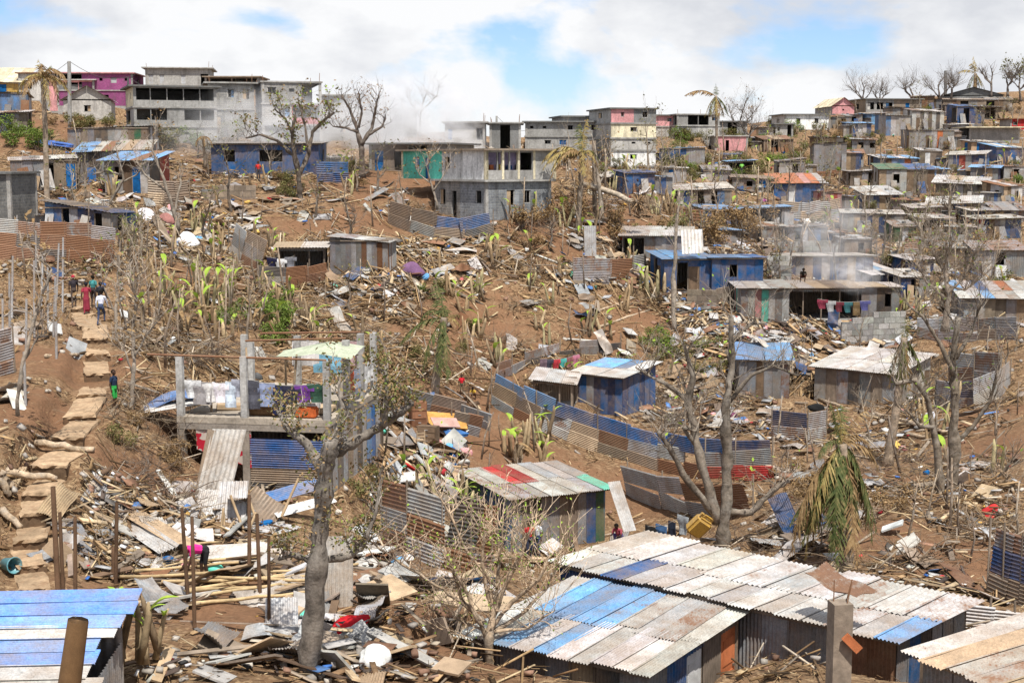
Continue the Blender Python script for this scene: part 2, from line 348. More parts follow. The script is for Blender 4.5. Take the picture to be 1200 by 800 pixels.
# ------------------------------------------------------------------ shacks of metal sheets and boards
WOODY = set('ntao')
def shade_of(ch, q, lo, hi):
    k = q.uniform(lo, hi); return tuple(v * k * q.uniform(.97, 1.03) for v in CODE[ch])
def face_frames(w, d):                         # origin, direction along, outward normal, length
    return dict(front=(Vector((-w / 2, 0, 0)), Vector((1, 0, 0)), Vector((0, -1, 0)), w),
                right=(Vector((w / 2, 0, 0)), Vector((0, 1, 0)), Vector((1, 0, 0)), d),
                left=(Vector((-w / 2, d, 0)), Vector((0, -1, 0)), Vector((-1, 0, 0)), d),
                back=(Vector((w / 2, d, 0)), Vector((-1, 0, 0)), Vector((0, 1, 0)), w))
def sheet(name, parent, o, x, y, n, w, l, col, kind='F', mat='metal', lift=0.0, rust=None, tilt=0.0):
    x, y, n = Vector(x), Vector(y), Vector(n)
    if tilt: q = Matrix.Rotation(tilt, 3, n); x, y = q @ x, q @ y
    return ob(name, unit('sheet' + kind, mat), parent, basis(Vector(o) + n * lift, x * w, y * l, n), col, rust)
DOOR = {'1': 'n', '2': 'b', '3': 'o', '4': 'w', '5': 'k', '6': 'R'}
def anchor(cx, by, dep):
    return P(cx, by) if dep is None else at(cx, by, dep)
def shack(label, cx, by, w, h, d=3.5, yaw=0, front='gggg', left=None, right=None, roof=('wwww',), slope=.08, over=.25, near='F',
          name='shack', cat='shack', dep=None, stilts=0, group=None, plinth=.0, roofrow=None, metres=False, padit=True, base=None, thin=.0, cross=0.0):
    p0 = anchor(cx, by, dep); sc = F / p0.y; ya = R(yaw)
    if not metres: w = w / sc / max(.35, math.cos(ya)); h = h / sc
    if base is not None: p0 = Vector(base)
    qs = random.Random(int(cx * 3 + by * 17 + w))
    if not metres and near == 'F': ya += R(qs.uniform(-20, 20)); over *= qs.uniform(.4, 1.1); cross += qs.uniform(-.05, .05); slope = slope * .9 + qs.uniform(-.08, .08); h *= qs.uniform(1.05, 1.35)
    r = root(name, label, cat, p0, ya, group)
    lift = stilts / sc
    if padit: pad(p0, ya, -w / 2 - .2, w / 2 + .2, -.15 if not stilts else .3, d + .3, p0.z)
    q = random.Random(int(cx * 7 + by * 131))
    z0 = lift
    if lift:
        box('floor_slab', r, (0, d / 2, lift - .08), (w + .1, d + .1, .14), 'wood', 'n')
        for fx in (-.45, -.15, .15, .45): pole('stilt', r, (fx * w, .12, -.6), (fx * w, .12, lift - .1), .09, 'wood', 'a')
    else: box('plinth', r, (0, d / 2, -.42), (w - .06, d - .06, .95), 'cement', 'c')
    hh = lambda x, y: h + slope * y + cross * x - .03
    fr = face_frames(w, d); left = left or front[:max(2, int(len(front) * d / w))]; right = right or left[::-1]
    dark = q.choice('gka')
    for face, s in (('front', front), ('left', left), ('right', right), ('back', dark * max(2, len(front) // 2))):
        o, dx, n, ln = fr[face]; cw = ln / len(s); last = 'g'
        for k, ch in enumerate(s):
            mid = o + dx * cw * (k + .5); top = hh(mid.x, mid.y) - z0
            if ch in CODE: last = ch
            pieces = []
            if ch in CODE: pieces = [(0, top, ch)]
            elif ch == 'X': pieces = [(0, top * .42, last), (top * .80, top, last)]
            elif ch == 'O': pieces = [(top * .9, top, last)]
            elif ch in DOOR:
                pieces = [(min(2.0, top * .9), top, last)]; hd = min(2.0, top * .9)
                dr = ob('door', unit('box', 'wood'), r, basis(mid + n * -.03 + Vector((0, 0, z0 + hd / 2)), dx * cw * .86, n * .05, Vector((0, 0, 1)) * hd), DOOR[ch])
                if sc > 14:
                    ob('handle', unit('box', 'metal'), dr, Matrix.Translation((.38, .9, 0)) @ Matrix.Diagonal((.08, .9, .03, 1)), 'k')
                    for zz_ in (-.22, .22): ob('panel', unit('box', 'wood'), dr, Matrix.Translation((0, .62, zz_)) @ Matrix.Diagonal((.7, .4, .34, 1)), DOOR[ch])
            for a, b, cc in pieces:
                woody = cc in WOODY and q.random() < .7
                sheet('board' if woody else 'wall_sheet', r, o + dx * cw * (k + .5) + Vector((0, 0, z0 + a + q.uniform(-.04, .0) * (a == 0))), dx, (0, 0, 1), n, cw * 1.05, b - a,
                      shade_of(cc, q, .78, 1.15), near, 'wood' if woody else 'metal', q.uniform(0, .018), RUST[cc] * q.uniform(.4, 1.3), q.uniform(-.012, .012))
            if ch in 'XO' or ch in DOOR:
                for e in (0, 1):
                    b0 = o + dx * cw * (k + e) - n * .05; box('post', r, b0 + Vector((0, 0, z0 + top / 2)), (.09, .09, top), 'wood', 'a')
    rows = roof; nrow = len(rows); nrm = Vector((-cross, -slope, 1)).normalized(); L0, L1 = -over, d + over
    along = Vector((0, 1, slope)).normalized(); ax = Vector((1, 0, cross)).normalized(); lr = (L1 - L0) / along.y / nrow
    for j, s in enumerate(rows):
        cw = (w + 2 * over) / len(s); jl = .32 if near == 'N' else .22
        for k, ch in enumerate(s):
            if ch == ' ': continue
            x = -w / 2 - over + cw * (k + .5); y = L0 + (L1 - L0) * j / nrow
            tint = shade_of(ch, q, .85, 1.1)
            yo = -q.uniform(.05, .5) if j else q.uniform(-jl, .12) * .6; sheet('roof_sheet', r, (x, y + yo, h + slope * (y + yo) + cross * x), ax, along, nrm, cw * q.uniform(1.04, 1.14), lr + .12 - (yo if j else 0) + q.uniform(-.05, jl) * (j == nrow - 1), tint, near, 'metal',
                  .03 + .016 * j + .012 * (k % 2) + q.uniform(0, .006), RUST[ch] * q.uniform(.5, 1.5) * (1.1 if near == 'N' else 1), q.uniform(-.02, .02))
    if near == 'F' and not metres:
        for k in range(qs.randint(2, 4)):                                     # stones and boards holding the roof down
            x, y = qs.uniform(-.42, .42) * w, qs.uniform(.0, .7) * d
            if qs.random() < .5: box('roof_weight', r, (x, y, h + slope * y + cross * x + .14), (qs.uniform(.2, .45), qs.uniform(.2, .4), qs.uniform(.12, .22)), 'cement', qs.choice('cad'), (0, 0, qs.uniform(0, 3)))
            else: box('roof_board', r, (x, y, h + slope * y + cross * x + .09), (qs.uniform(.8, 2.0), .14, .05), 'wood', qs.choice('atn'), (slope * .8, 0, qs.uniform(-.6, .6)))
        for k in range(qs.randint(1, 3)):                                     # sheets leaning on the front
            x = qs.uniform(-.5, .5) * w; hl = h * qs.uniform(.45, .85); ch = qs.choice('gsrahbtgw'); tl = qs.uniform(-.25, .25)
            sheet('leaning_sheet', r, (x, -.1 - hl * .28, -.15), (math.cos(tl), 0, math.sin(tl)), Vector((-math.sin(tl), .28, math.cos(tl))).normalized(), Vector((0, -1, .28)).normalized(), qs.uniform(.5, .95), hl, ch, 'F')
        if qs.random() < .38 and not lift:                                     # a lower side room
            sd_ = qs.choice((-1, 1)); wa, ha, da = qs.uniform(1.0, 2.0), h * qs.uniform(.6, .85), d * qs.uniform(.5, .8); n_ = 3; cc = qs.choice(('gag', 'bsg', 'agh', 'kgg', 'tab', 'gbg'))
            for k in range(n_): sheet('annex_sheet', r, (sd_ * (w / 2 + wa * (k + .5) / n_), .35, -.1), (1, 0, 0), (0, 0, 1), (0, -1, 0), wa / n_ * 1.05, ha, cc[k], 'F')
            sheet('annex_sheet', r, (sd_ * (w / 2 + wa), .35 + da / 2, -.1), (0, sd_, 0), (0, 0, 1), (sd_, 0, 0), da, ha, cc[0], 'F')
            for k in range(2): sheet('annex_roof_sheet', r, (sd_ * (w / 2 + wa * (k + .5) / 2), .1, ha), (1, 0, -sd_ * .08), Vector((0, 1, qs.uniform(-.03, .1))).normalized(), (0, 0, 1), wa * .56, da + .4, qs.choice('hgrswl'), 'F')
    for y in (-over * .4, d * .5, d + over * .4): box('rafter', r, (0, y, h + slope * y - .06), (w + over, .07, .09), 'wood', 'a')
    return r

# ------------------------------------------------------------------ masonry houses
def add_box(V, Fc, o, dx, n, a0, a1, z0, z1, t):
    b = len(V)
    for dz in (z0, z1):
        for aa, tt in ((a0, 0), (a1, 0), (a1, t), (a0, t)): V.append(o + dx * aa - n * tt + Vector((0, 0, dz)))
    Fc += [(b, b + 3, b + 2, b + 1), (b + 4, b + 5, b + 6, b + 7), (b, b + 1, b + 5, b + 4), (b + 1, b + 2, b + 6, b + 5), (b + 2, b + 3, b + 7, b + 6), (b + 3, b, b + 4, b + 7)]
HOLE = {'w': (.46, .42, .76), 'W': (.8, .36, .80), 'v': (.46, .42, .76), 'x': (.5, .36, .78), 'd': (.42, 0.0, .74), 'D': (.46, 0.0, .76),
        'o': (.95, .32, .93), 'O': (.96, .02, .95), 's': (.26, .55, .72), 'z': (.5, .36, .78)}
def house(label, cx, by, w, d, yaw, storeys, name='house', cat='house', dep=None, mat='block', roofc='c', roofover=.35, group=None, columns=True,
          gable=None, metres=False, down=1.2, trim='c', base=None, padit=True, colc='c', flat=True):
    """storeys: (height px, front (cells, colour), left, right); a face is a string of cells, '.' solid"""
    p0 = anchor(cx, by, dep); sc = F / p0.y; ya = R(yaw)
    if base is not None: p0 = Vector(base)
    if not metres: w = w / sc / max(.35, math.cos(ya))
    r = root(name, label, cat, p0, ya, group)
    if padit: pad(p0, ya, -w / 2 - .2, w / 2 + .2, -.1, d + .2, p0.z)
    fr = face_frames(w, d); z = 0.0; t = .18
    box('foundation', r, (0, d / 2, -down / 2), (w - .02, d - .02, down), 'cement', 'c')
    for si, st in enumerate(storeys):
        hp, fs, ls, rs = st[:4]; m_ = st[4] if len(st) > 4 else mat; h = hp / sc if not metres else hp
        for face, spec in (('front', fs), ('left', ls), ('right', rs), ('back', ('.', 'c'))):
            if spec is None: continue
            o, dx, n, ln = fr[face]; o = o + Vector((0, 0, z))
            if face in ('left', 'right'): o = o + dx * t; ln = ln - 2 * t
            segs = [(spec[i], spec[i + 1]) for i in range(0, len(spec), 2)]; ln /= len(segs); o0 = o
            for gi, (cells, colr) in enumerate(segs):
              o = o0 + dx * ln * gi
              V, Fc = [], []; cw = ln / len(cells); hs = h - .14
              for k, ch in enumerate(cells):
                  a0, a1 = k * cw, (k + 1) * cw
                  if ch == '.': add_box(V, Fc, o, dx, n, a0, a1, 0, hs, t); continue
                  fw, lo, hi = HOLE[ch]; m0 = a0 + cw * (1 - fw) / 2; m1 = a1 - cw * (1 - fw) / 2
                  if ch in 'wvsxz' and m1 - m0 > 1.5: m = (m0 + m1) / 2; m0, m1 = m - .75, m + .75
                  if ch in 'dD' and m1 - m0 > 1.1: m = (m0 + m1) / 2; m0, m1 = m - .55, m + .55
                  add_box(V, Fc, o, dx, n, a0, m0, 0, hs, t); add_box(V, Fc, o, dx, n, m1, a1, 0, hs, t)
                  if lo > 0: add_box(V, Fc, o, dx, n, m0, m1, 0, lo * hs, t)
                  add_box(V, Fc, o, dx, n, m0, m1, hi * hs, hs, t)
                  zc = (lo + hi) / 2 * hs; hw = (hi - lo) * hs; mc = o + dx * (m0 + m1) / 2 + Vector((0, 0, zc))
                  if ch in 'wWvxz':
                      wd = ob('window', unit('box', 'wood'), r, basis(mc - n * .09 + Vector((0, 0, -hw / 2 + .03)), dx * (m1 - m0 - .01), n * .1, Vector((0, 0, .06))), 'c')
                      Mi = wd.matrix_basis.inverted()
                      for e in (-1, 1): ob('frame', unit('box', 'wood'), wd, Mi @ basis(mc + dx * e * ((m1 - m0) / 2 - .03) - n * .09, dx * .06, n * .08, Vector((0, 0, hw - .14))), 'h')
                      if ch in 'wW': ob('mullion', unit('box', 'wood'), wd, Mi @ basis(mc - n * .09, dx * .05, n * .05, Vector((0, 0, hw - .14))), 'k')
                      if ch in 'wW' and int(m0 * 7 + z * 3) % 3: ob('curtain', unit('box', 'cloth'), wd, Mi @ basis(mc - n * .2 + dx * (m1 - m0) * (.2 if k % 2 else -.24), dx * (m1 - m0) * .42, n * .02, Vector((0, 0, hw - .16))), 'htikaR'[(k + si) % 6])
                      if ch == 'v': ob('pane', unit('box', 'plastic'), wd, Mi @ basis(mc - n * .1, dx * (m1 - m0 - .12), n * .02, Vector((0, 0, hw - .12))), 's')
                      if ch in 'xz': ob('shutter', unit('box', 'wood'), wd, Mi @ basis(mc - n * .08 + dx * (0 if ch == 'z' else -.22 * (m1 - m0)), dx * (m1 - m0) * (.96 if ch == 'z' else .5), n * .03, Vector((0, 0, hw - .1))), 't' if ch == 'x' else 'b')
                  if ch == 'D': ob('door', unit('box', 'wood'), r, basis(mc - n * .12, dx * (m1 - m0 - .04), n * .05, Vector((0, 0, hw - .04))), 'b')
              ob('wall', new_mesh('wall', V, Fc, m_), r, None, colr)
        z += h
        last = si == len(storeys) - 1; ov = roofover if last else .12
        if columns:
            for sx in (-1, 1):
                if last and roofc in 'c':
                    for yy in (.2, d - .2): pole('rebar', r, (sx * (w / 2 - .15), yy, z - .02), (sx * (w / 2 - .1), yy + .05, z + .55 + .3 * (sx > 0)), .03, 'metal', 'r')
                for yy in (0, d): box('column', r, (sx * (w / 2 - .1), yy + (.1 if yy == 0 else -.1), z - h / 2 - .08), (.26, .26, h - .15), 'cement', colc)
        if not (last and gable): box('roof_slab' if last else 'floor_slab', r, (0, d / 2, z - .07), (w + 2 * ov, d + 2 * ov, .15), 'cement', roofc if last else trim)
    if gable:
        gh, gc = gable; gh = gh / sc if not metres else gh; hw = w / 2
        V = [Vector((-hw, 0, z)), Vector((hw, 0, z)), Vector((0, 0, z + gh)), Vector((-hw, t, z)), Vector((hw, t, z)), Vector((0, t, z + gh))]
        Fc = [(0, 1, 2), (5, 4, 3), (0, 3, 4, 1), (1, 4, 5, 2), (2, 5, 3, 0)]
        ob('gable', new_mesh('gable', V, Fc, mat), r, None, storeys[-1][1][1])
        ob('gable', new_mesh('gable', [v + Vector((0, d - t, 0)) for v in V], Fc, mat), r, None, storeys[-1][1][1])
        for s in (-1, 1):
            sl = math.hypot(hw, gh); dirv = Vector((s * hw, 0, -gh)) / sl; nv = Vector((s * gh, 0, hw)) / sl; nsh = 4
            for k in range(nsh):
                cw = (d + .7) / nsh; sheet('roof_sheet', r, (0, -.35 + cw * (k + .5), z + gh), Vector((0, 1, 0)) * 1, dirv, nv, cw * 1.05, sl + .35, gc, 'F', 'metal', .04 + .01 * (k % 2))
    return r, z

# ------------------------------------------------------------------ corrugated fences and walls
def fence(label, pix, h, rows, posts=True, near='F', lean=0.0, name='corrugated_fence', cat='fence', group=None, dep=None, mat='metal', jag=.1, sink=.1):
    pts = [P(x, y) if dep is None else at(x, y, dep) for x, y in pix]; r = root(name, label, cat, pts[0], 0, group); q = random.Random(int(pix[0][0] * 3 + pix[0][1]))
    cum = [0.0]
    for a, b in zip(pts, pts[1:]): cum.append(cum[-1] + (b - a).length)
    def pos(s):
        for i in range(len(pts) - 1):
            if s <= cum[i + 1] or i == len(pts) - 2: f = (s - cum[i]) / max(1e-6, cum[i + 1] - cum[i]); return pts[i].lerp(pts[i + 1], f)
    tot = cum[-1]; hr = h / len(rows)
    for j, s in enumerate(rows):
        n = len(s)
        for k, ch in enumerate(s):
            if ch == ' ': continue
            a, b = pos(tot * k / n), pos(tot * (k + 1) / n); dx = (b - a); ln = dx.length; dx.normalize()
            up = Vector((0, 0, 1)); nn = dx.cross(up).normalized(); up = (up + nn * lean).normalized(); nn = dx.cross(up).normalized(); up = nn.cross(dx).normalized()
            o = a - pts[0] + up * (hr * (j + .5) - sink + q.uniform(-jag, jag)) - dx * .06
            sheet('sheet', r, o, up, dx, -nn, hr * q.uniform(1.08, 1.25), ln * q.uniform(.94, 1.0) + .14, shade_of(ch, q, .8, 1.12), near, mat, .015 * (k % 2) + .02 * j + q.uniform(0, .012), RUST[ch] * q.uniform(.7, 1.7), q.gauss(0, .03))
    if posts:
        n = max(len(rows[0]), 1)
        for k in range(n + 1):
            b = pos(tot * k / n) - pts[0]; pole('post', r, b + Vector((0, .08, -.4)), b + Vector((q.uniform(-.05, .05), .08, h + q.uniform(0, .3))), .04, 'wood', 'a')
    return r
def block_wall(label, pix, h, col='c', courses=None, name='block_wall', t=.2, mat='block', dep=None):
    pts = [P(x, y) if dep is None else at(x, y, dep) for x, y in pix]; r = root(name, label, 'wall', pts[0]); q = random.Random(int(pix[0][0]))
    for a, b in zip(pts, pts[1:]):
        dx = b - a; dx.z = 0; ln = dx.length; dx.normalize(); n = Vector((-dx.y, dx.x, 0)); z = min(a.z, b.z) - .3 - pts[0].z; hh = h + abs(a.z - b.z) + .3
        nc = max(1, int(round(hh / .42))); ch = hh / nc; nb = max(1, int(round(ln / .85)))
        for j in range(nc):
            off = (j % 2) * .5
            for k in range(nb + (1 if off else 0)):
                s0 = max(0, (k - off) / nb); s1 = min(1, (k + 1 - off) / nb)
                if s1 - s0 < .02 or (j == nc - 1 and q.random() < .22): continue
                m_ = a - pts[0] + dx * ln * (s0 + s1) / 2; m_.z = z + ch * (j + .5)
                ob('block', unit('box', 'cement'), r, basis(m_ + n * q.uniform(-.012, .012), dx * (ln * (s1 - s0) - .025), n * t, Vector((0, 0, ch - .025))), shade_of(col, q, .75, 1.15))
        nm = max(a.z, b.z) - pts[0].z
        ob('mortar', unit('box', 'cement'), r, basis((a + b) / 2 - pts[0] + Vector((0, 0, z + hh / 2 - (a.z + b.z) / 2 + pts[0].z - ch * .3)), dx * (ln - .06), n * (t - .05), Vector((0, 0, hh - ch * .7))), 'd')
    return r

# ------------------------------------------------------------------ houses along the ridge
G_ = ('.', 'c')
house('magenta two storey house with dark open bays under the ridge line', 112, 124, 86, 8, 4, [(18, ('.zd.', 'u'), G_, G_), (20, ('oo', 'd', '.s', 'u', 'vs', 'u'), G_, ('w', 'u'))], mat='plaster', roofc='p')
house('plain grey plastered house with four small panes standing tallest on the ridge', 209, 112, 72, 8, 8, [(32, ('vv.v.W', 'c'), ('.w', 'c'), G_)], mat='plaster', roofc='c', roofover=.5)
house('brown flat roofed house with arched dark bays on the ridge', 272, 112, 62, 7, 0, [(22, ('oo', 'a'), G_, G_)], mat='plaster', roofc='a')
shack('yellow house with green shutter and pale tan pitched sheet roof on the ridge', 4, 116, 44, 20, 4.5, 0, 'yy2yy', roof=('eeee',), slope=.42, over=.4, name='house', cat='house', near='M')
house('small white house with one dark window beside the tall palm', 44, 118, 42, 6, 0, [(32, ('w.', 'h'), G_, G_)], mat='plaster', roofc='r')
house('pale house with white flat roof behind the concrete utility pole', 84, 130, 54, 6, 0, [(36, ('.oO', 'p'), G_, G_)], mat='plaster', roofc='h', roofover=.4)
house('off white plastered cottage with pointed gable and one barred window', 103, 141, 52, 7, 12, [(24, ('.w.', 'h'), ('.w', 'h'), G_)], mat='plaster', gable=(15, 's'), columns=False)
house('grey house with long open veranda on posts and cream side wall', 207, 168, 88, 8, 20,
      [(20, ('..s.', 'c'), G_, G_), (22, ('oo.oo', 'c'), ('O.', 'c'), G_), (24, ('ooooo', 'c'), ('w.w.', 'e'), G_)], roofc='d', roofover=.5, mat='plaster')
house('weathered concrete house with shuttered windows next to the veranda house', 272, 162, 50, 9, 14, [(34, ('xw', 'c'), G_, ('w', 'c')), (30, ('.wx', 'c'), ('..', 'c'), G_)], mat='block', roofc='c', roofover=.45)
house('unfinished grey block house with open corner bay on its top floor', 343, 168, 66, 9, 14,
      [(22, ('OO', 'd'), G_, G_), (24, ('.W', 'h', 'o', 'R'), ('..', 'h'), G_), (25, ('wsO', 'c'), ('..', 'c'), ('O', 'c'))], roofc='c', roofover=.15)
house('grey flat roofed house veiled by smoke beside the bare trees', 402, 166, 52, 7, 0, [(26, ('.w.', 'c'), G_, G_), (28, ('w.w', 'c'), G_, G_)], mat='plaster', dep=150)
house('long low grey house half hidden in white smoke', 455, 160, 66, 7, 5, [(32, ('s.w.', 'c'), G_, G_)], mat='plaster', dep=158)
house('concrete house with blue door and flat grey roof above the mint house', 478, 200, 92, 8, -16, [(32, ('Dd', 'a', 'O.', 'c'), G_, ('.', 'c'))], mat='plaster', roofc='d', roofover=.6, dep=130)
house('grey block house with small blue window behind the mint house', 545, 176, 46, 7, 0, [(33, ('z..W', 'c'), G_, G_)], dep=150, mat='plaster')
house('dark concrete house with open bay between grey neighbours', 592, 178, 36, 7, 0, [(34, ('.O.', 'd'), G_, G_)], dep=154, mat='plaster')
# long wing and tower of the tall block
house('grey concrete wing with rows of small dark windows joined to the tall block', 668, 208, 104, 9, -4,
      [(18, ('..s.d', 'c'), G_, G_), (14, ('.wW.xx', 'd'), G_, G_), (16, ('.wz.x.', 'c'), G_, G_), (17, ('ss.w.Ww', 'c'), G_, G_)], mat='plaster', roofc='d', dep=157)
house('small raised room with brown window on top of the grey wing', 688, 147, 56, 6, 10, [(11, ('..wx', 'c'), G_, G_)], mat='plaster', roofc='d', dep=160, padit=False, down=.3)
house('tall block with pink, cream, grey and white painted storeys', 742, 212, 53, 8, 14,
      [(18, ('...', 'H'), G_, G_), (18, ('.w.', 'H'), ('.', 'd'), G_), (14, ('.ss', 'h'), ('.', 'c'), G_), (17, ('.w.', 'e'), ('.', 'h'), G_), (17, ('.w.', 'p', '.W.', 'd'), ('.x.', 'c'), G_)],
      mat='plaster', roofc='d', roofover=.25, dep=152, columns=False)
house('small grey house with two dark windows stepping down beside the wing', 630, 196, 58, 7, -6, [(20, ('.w.w', 'c'), G_, G_)], mat='plaster', roofc='c', dep=147)
# mint house over the block house
bh, _ = house('unfinished grey block house with concrete columns and dark window openings', 608, 257, 76, 7.2, 36,
      [(46, ('.x', 'g', 'w.', 'g'), ('xd', 'c', '.w', 'g'), G_)], roofc='c', roofover=.3, mat='block')
nc = bh.matrix_basis @ Vector((0, 0, 0))
bw = 76 / (F / nc.y) / math.cos(R(36)); bz = nc.z + 46 / (F / nc.y) + .02
ubase = Vector(nc) + Vector((math.cos(R(36)) * .25, math.sin(R(36)) * .25, 0)); ubase.z = bz
def upper():
    w = bw + .5; return house('long upper house in mint green and white with lilac open veranda', 608, 210, w, 12.4, 36,
      [(2.4, ('oo', 'c', 'o', 'c', '.', 'c'), ('.z', 'm', 'D.', 'm', 'x.', 'H', '..', 'H'), G_)], roofc='a', roofover=.4, mat='plaster', metres=True, base=ubase, padit=False, down=.02, colc='e')
up_, _ = upper()
uw = bw + .5
for k in range(2): box('inner_wall', up_, (-uw / 2 + uw * (.17 + .33 * k) + .06, 1.7, 1.2), (uw * .31, .1, 2.1), 'plaster', 'v')
for k in range(4): box('veranda_post', up_, (-uw / 2 + .12 + uw * .666 * k / 3.0, .08, 1.15), (.2, .22, 2.28), 'plaster', 'e')
for k in range(5): box('shelf_goods', up_, (-uw / 2 + .5 + uw * .13 * k, 1.3, .95), (.35, .3, .3 + .1 * (k % 3)), 'cloth', 'Roybk'[k])
house('pink and white skyline house with one dark window', 778, 160, 26, 7, 18, [(12, ('.', 'h'), ('..', 'h'), G_), (13, ('.w', 'p'), ('w.', 'p'), G_)], mat='plaster', dep=190, roofc='d')
house('unfinished concrete frame house with open upper bays on the skyline', 818, 160, 50, 8, 10, [(13, ('W.', 'c', '..', 'h'), G_, G_), (13, ('.O', 'c', 'Ow', 'c'), ('O', 'c'), G_)], mat='plaster', dep=188, roofc='c', roofover=.15)
house('small ruined concrete house behind the bare skyline tree', 858, 160, 34, 6, 0, [(18, ('.O.', 'c'), G_, G_)], mat='plaster', dep=194, roofc='d')
house('pale pink walled house with dark doorway among dry shrubs', 857, 177, 38, 5, 0, [(18, ('.d..', 'p'), G_, G_)], mat='plaster', roofc='h', roofover=.15)
house('long white house with two dark windows on the skyline', 946, 152, 54, 7, 6, [(18, ('.w.w.', 'H'), ('w', 'h'), G_)], mat='plaster', roofc='d')
house('small grey white house with open carport below the long white house', 919, 160, 20, 5, 0, [(15, ('w.O', 'h'), G_, G_)], mat='plaster', roofc='d')
house('house with pink gable and pale yellow green roof on the skyline', 988, 136, 26, 9, 6, [(12, ('.s.', 'p'), G_, G_)], mat='plaster', gable=(9, 'e'), columns=False)
house('concrete hilltop house with one wide dark veranda opening', 1047, 136, 66, 8, 8, [(20, ('WWW', 'c', '.z.', 'a'), ('w', 'a'), G_)], mat='plaster', roofc='d', roofover=.4)
house('dark grey low building crowning the hill with shallow gable', 1140, 122, 66, 9, -10, [(10, ('....', 'd'), G_, G_)], mat='plaster', gable=(9, 'k'), columns=False)
house('small red walled house with dark window at the hillside edge', 1195, 152, 22, 5, 0, [(13, ('w.', 'R'), G_, G_)], mat='plaster', roofc='r')
house('concrete shelter with wide pale overhanging roof on the hillside', 1165, 168, 58, 5, 0, [(19, ('....', 'c'), ('O', 'c'), G_)], mat='plaster', roofc='e', roofover=.9)
house('windowless grey block house with thin sloping roof above the rusty fence', -6, 262, 40, 4.5, -4, [(60, ('....', 'd'), G_, ('..', 'd'))], roofc='d', roofover=.25, mat='block')

# ------------------------------------------------------------------ shacks on the hillside
S = shack
S('light blue and white shack tucked under the concrete hilltop house', 1026, 146, 23, 12, 3, 0, 'illi', roof=('gg',))
S('brown grey board shack behind the pale panel shack', 1059, 144, 42, 14, 3, 0, 'agnag', roof=('ggg',))
S('pale metal shack with a single light blue panel', 1052, 159, 32, 19, 3, 8, 'iwwsw', roof=('ww',))
S('striped white and dark metal shack with brown doorway', 1087, 153, 40, 18, 3, 0, 'w1kwkwkw', roof=('gww',))
S('grey metal shack with brown door and orange door', 1091, 175, 52, 19, 3.5, -10, 'gsg1wogg', right='il', roof=('nggg',))
S('small bright blue cabin with open middle on the upper slope', 1132, 145, 25, 15, 3, 0, 'bOB', roof=('bb',))
S('light blue painted house on stilts with orange shuttered window', 1052, 202, 45, 15, 4, -10, 'i1iioi', right='bb', roof=('wlwl',), stilts=9, over=.4)
S('shack with light blue roof and tan boards above the tall grey shed', 968, 175, 38, 12, 3, 0, 'nXtth', roof=('llll',), slope=-.12, over=.5)
S('tall grey corrugated shed with dark red base', 972, 204, 37, 30, 4, 0, 'gggggg', roof=('ggg',), slope=-.05)
S('leaning grey shed with one pale blue window', 928, 211, 30, 19, 3, 0, 'ggXg', roof=('gg',), slope=.0, cross=.08)
S('narrow pale panel booth beside the leaning grey shed', 950, 211, 13, 14, 2, 0, 'wwt', roof=('g',))
S('blue house with red orange roof and tan door on the hillside', 936, 239, 57, 23, 4.5, 4, 'bb4bbbb', roof=('oooopow',), slope=.14, over=.35)
S('small pink red plank box house over blue base', 976, 245, 22, 15, 3, 0, 'ppRp', roof=('rr',))
S('grey shed with dark open bay and light blue roof edge', 896, 266, 62, 17, 3, 0, 'kOOOOg', roof=('llll',))
S('low shed with brown and blue boards under a thin blue roof', 845, 264, 42, 16, 3, 10, 'bnngB', roof=('iii',))
S('patchwork shed of grey and white panels with a window frame', 946, 290, 46, 20, 3, 0, 'gXwgig', roof=('ggg',))
S('large smoke veiled shed of blue and tan sheets with white roof', 972, 334, 102, 34, 5, 4, 'BgtbwbBtbB', roof=('hhhhhhhh',), slope=-.02, over=.3, near='M')
S('lean-to with white and blue striped roof beside the smoky shed', 1036, 340, 36, 18, 3.5, 16, 'gBB', roof=('wwlw',), slope=.22, over=.5)
S('small shack with crumpled white roof and dark red board', 1034, 246, 40, 17, 3, -6, 'wbtXb', right='RB', roof=('wws',), slope=.18, over=.4)
S('grey plank shack with green and blue tarpaulin roof', 1062, 226, 62, 22, 4, -10, 'twXwnaan', right='BB', roof=('GGbb',), slope=.14)
S('weathered board shack with torn two tone white roof', 1124, 238, 52, 21, 4, -16, 'aagsaga', right='BgX', roof=('wwsw', 'wtww'), slope=.16, over=.5)
S('low lean-to with white roof and blue boards under the torn roof shack', 1117, 256, 56, 16, 3.2, -12, 'knanbbna', right='ib', roof=('wwhww',), slope=.15, over=.5)
S('shack with one red panel among blue and grey sheets', 1171, 279, 50, 21, 3.5, 0, 'RBngwbbb', roof=('hhhhh',), slope=.05, over=.4)
S('small grey shack with light blue roof on the upper slope', 1153, 215, 30, 17, 3, -8, 'ggatg', right='BB', roof=('lll',), slope=.12, over=.3)
S('shack with red panel and slanting white roof', 1131, 199, 42, 15, 3.5, -8, 'gbRwBb', right='ib', roof=('hhww',), slope=.18, over=.5)
S('blue walled shack with pale blue and white roof at the slope edge', 1183, 192, 38, 14, 3.5, 12, 'BBbB', roof=('lwlw',), slope=.2, over=.4)
S('white plank shack with a small white window at the slope edge', 1186, 246, 30, 22, 3, 10, 'tnwXw', roof=('rwr',), slope=.15, over=.4)
S('low dark grey shed with gently sloping roof at the slope edge', 1184, 259, 36, 11, 3, 0, 'kkgg', roof=('gggg',), slope=.2)
S('dark open shelter under a thin pale roof', 1098, 277, 40, 18, 3, 0, 'OOOO', roof=('hhh',), over=.4)
S('white roofed shed with dark blue stripes and tan boards', 1022, 272, 70, 20, 3.5, 0, 'gwt1BtBagg', roof=('hhhhhh',), over=.35)
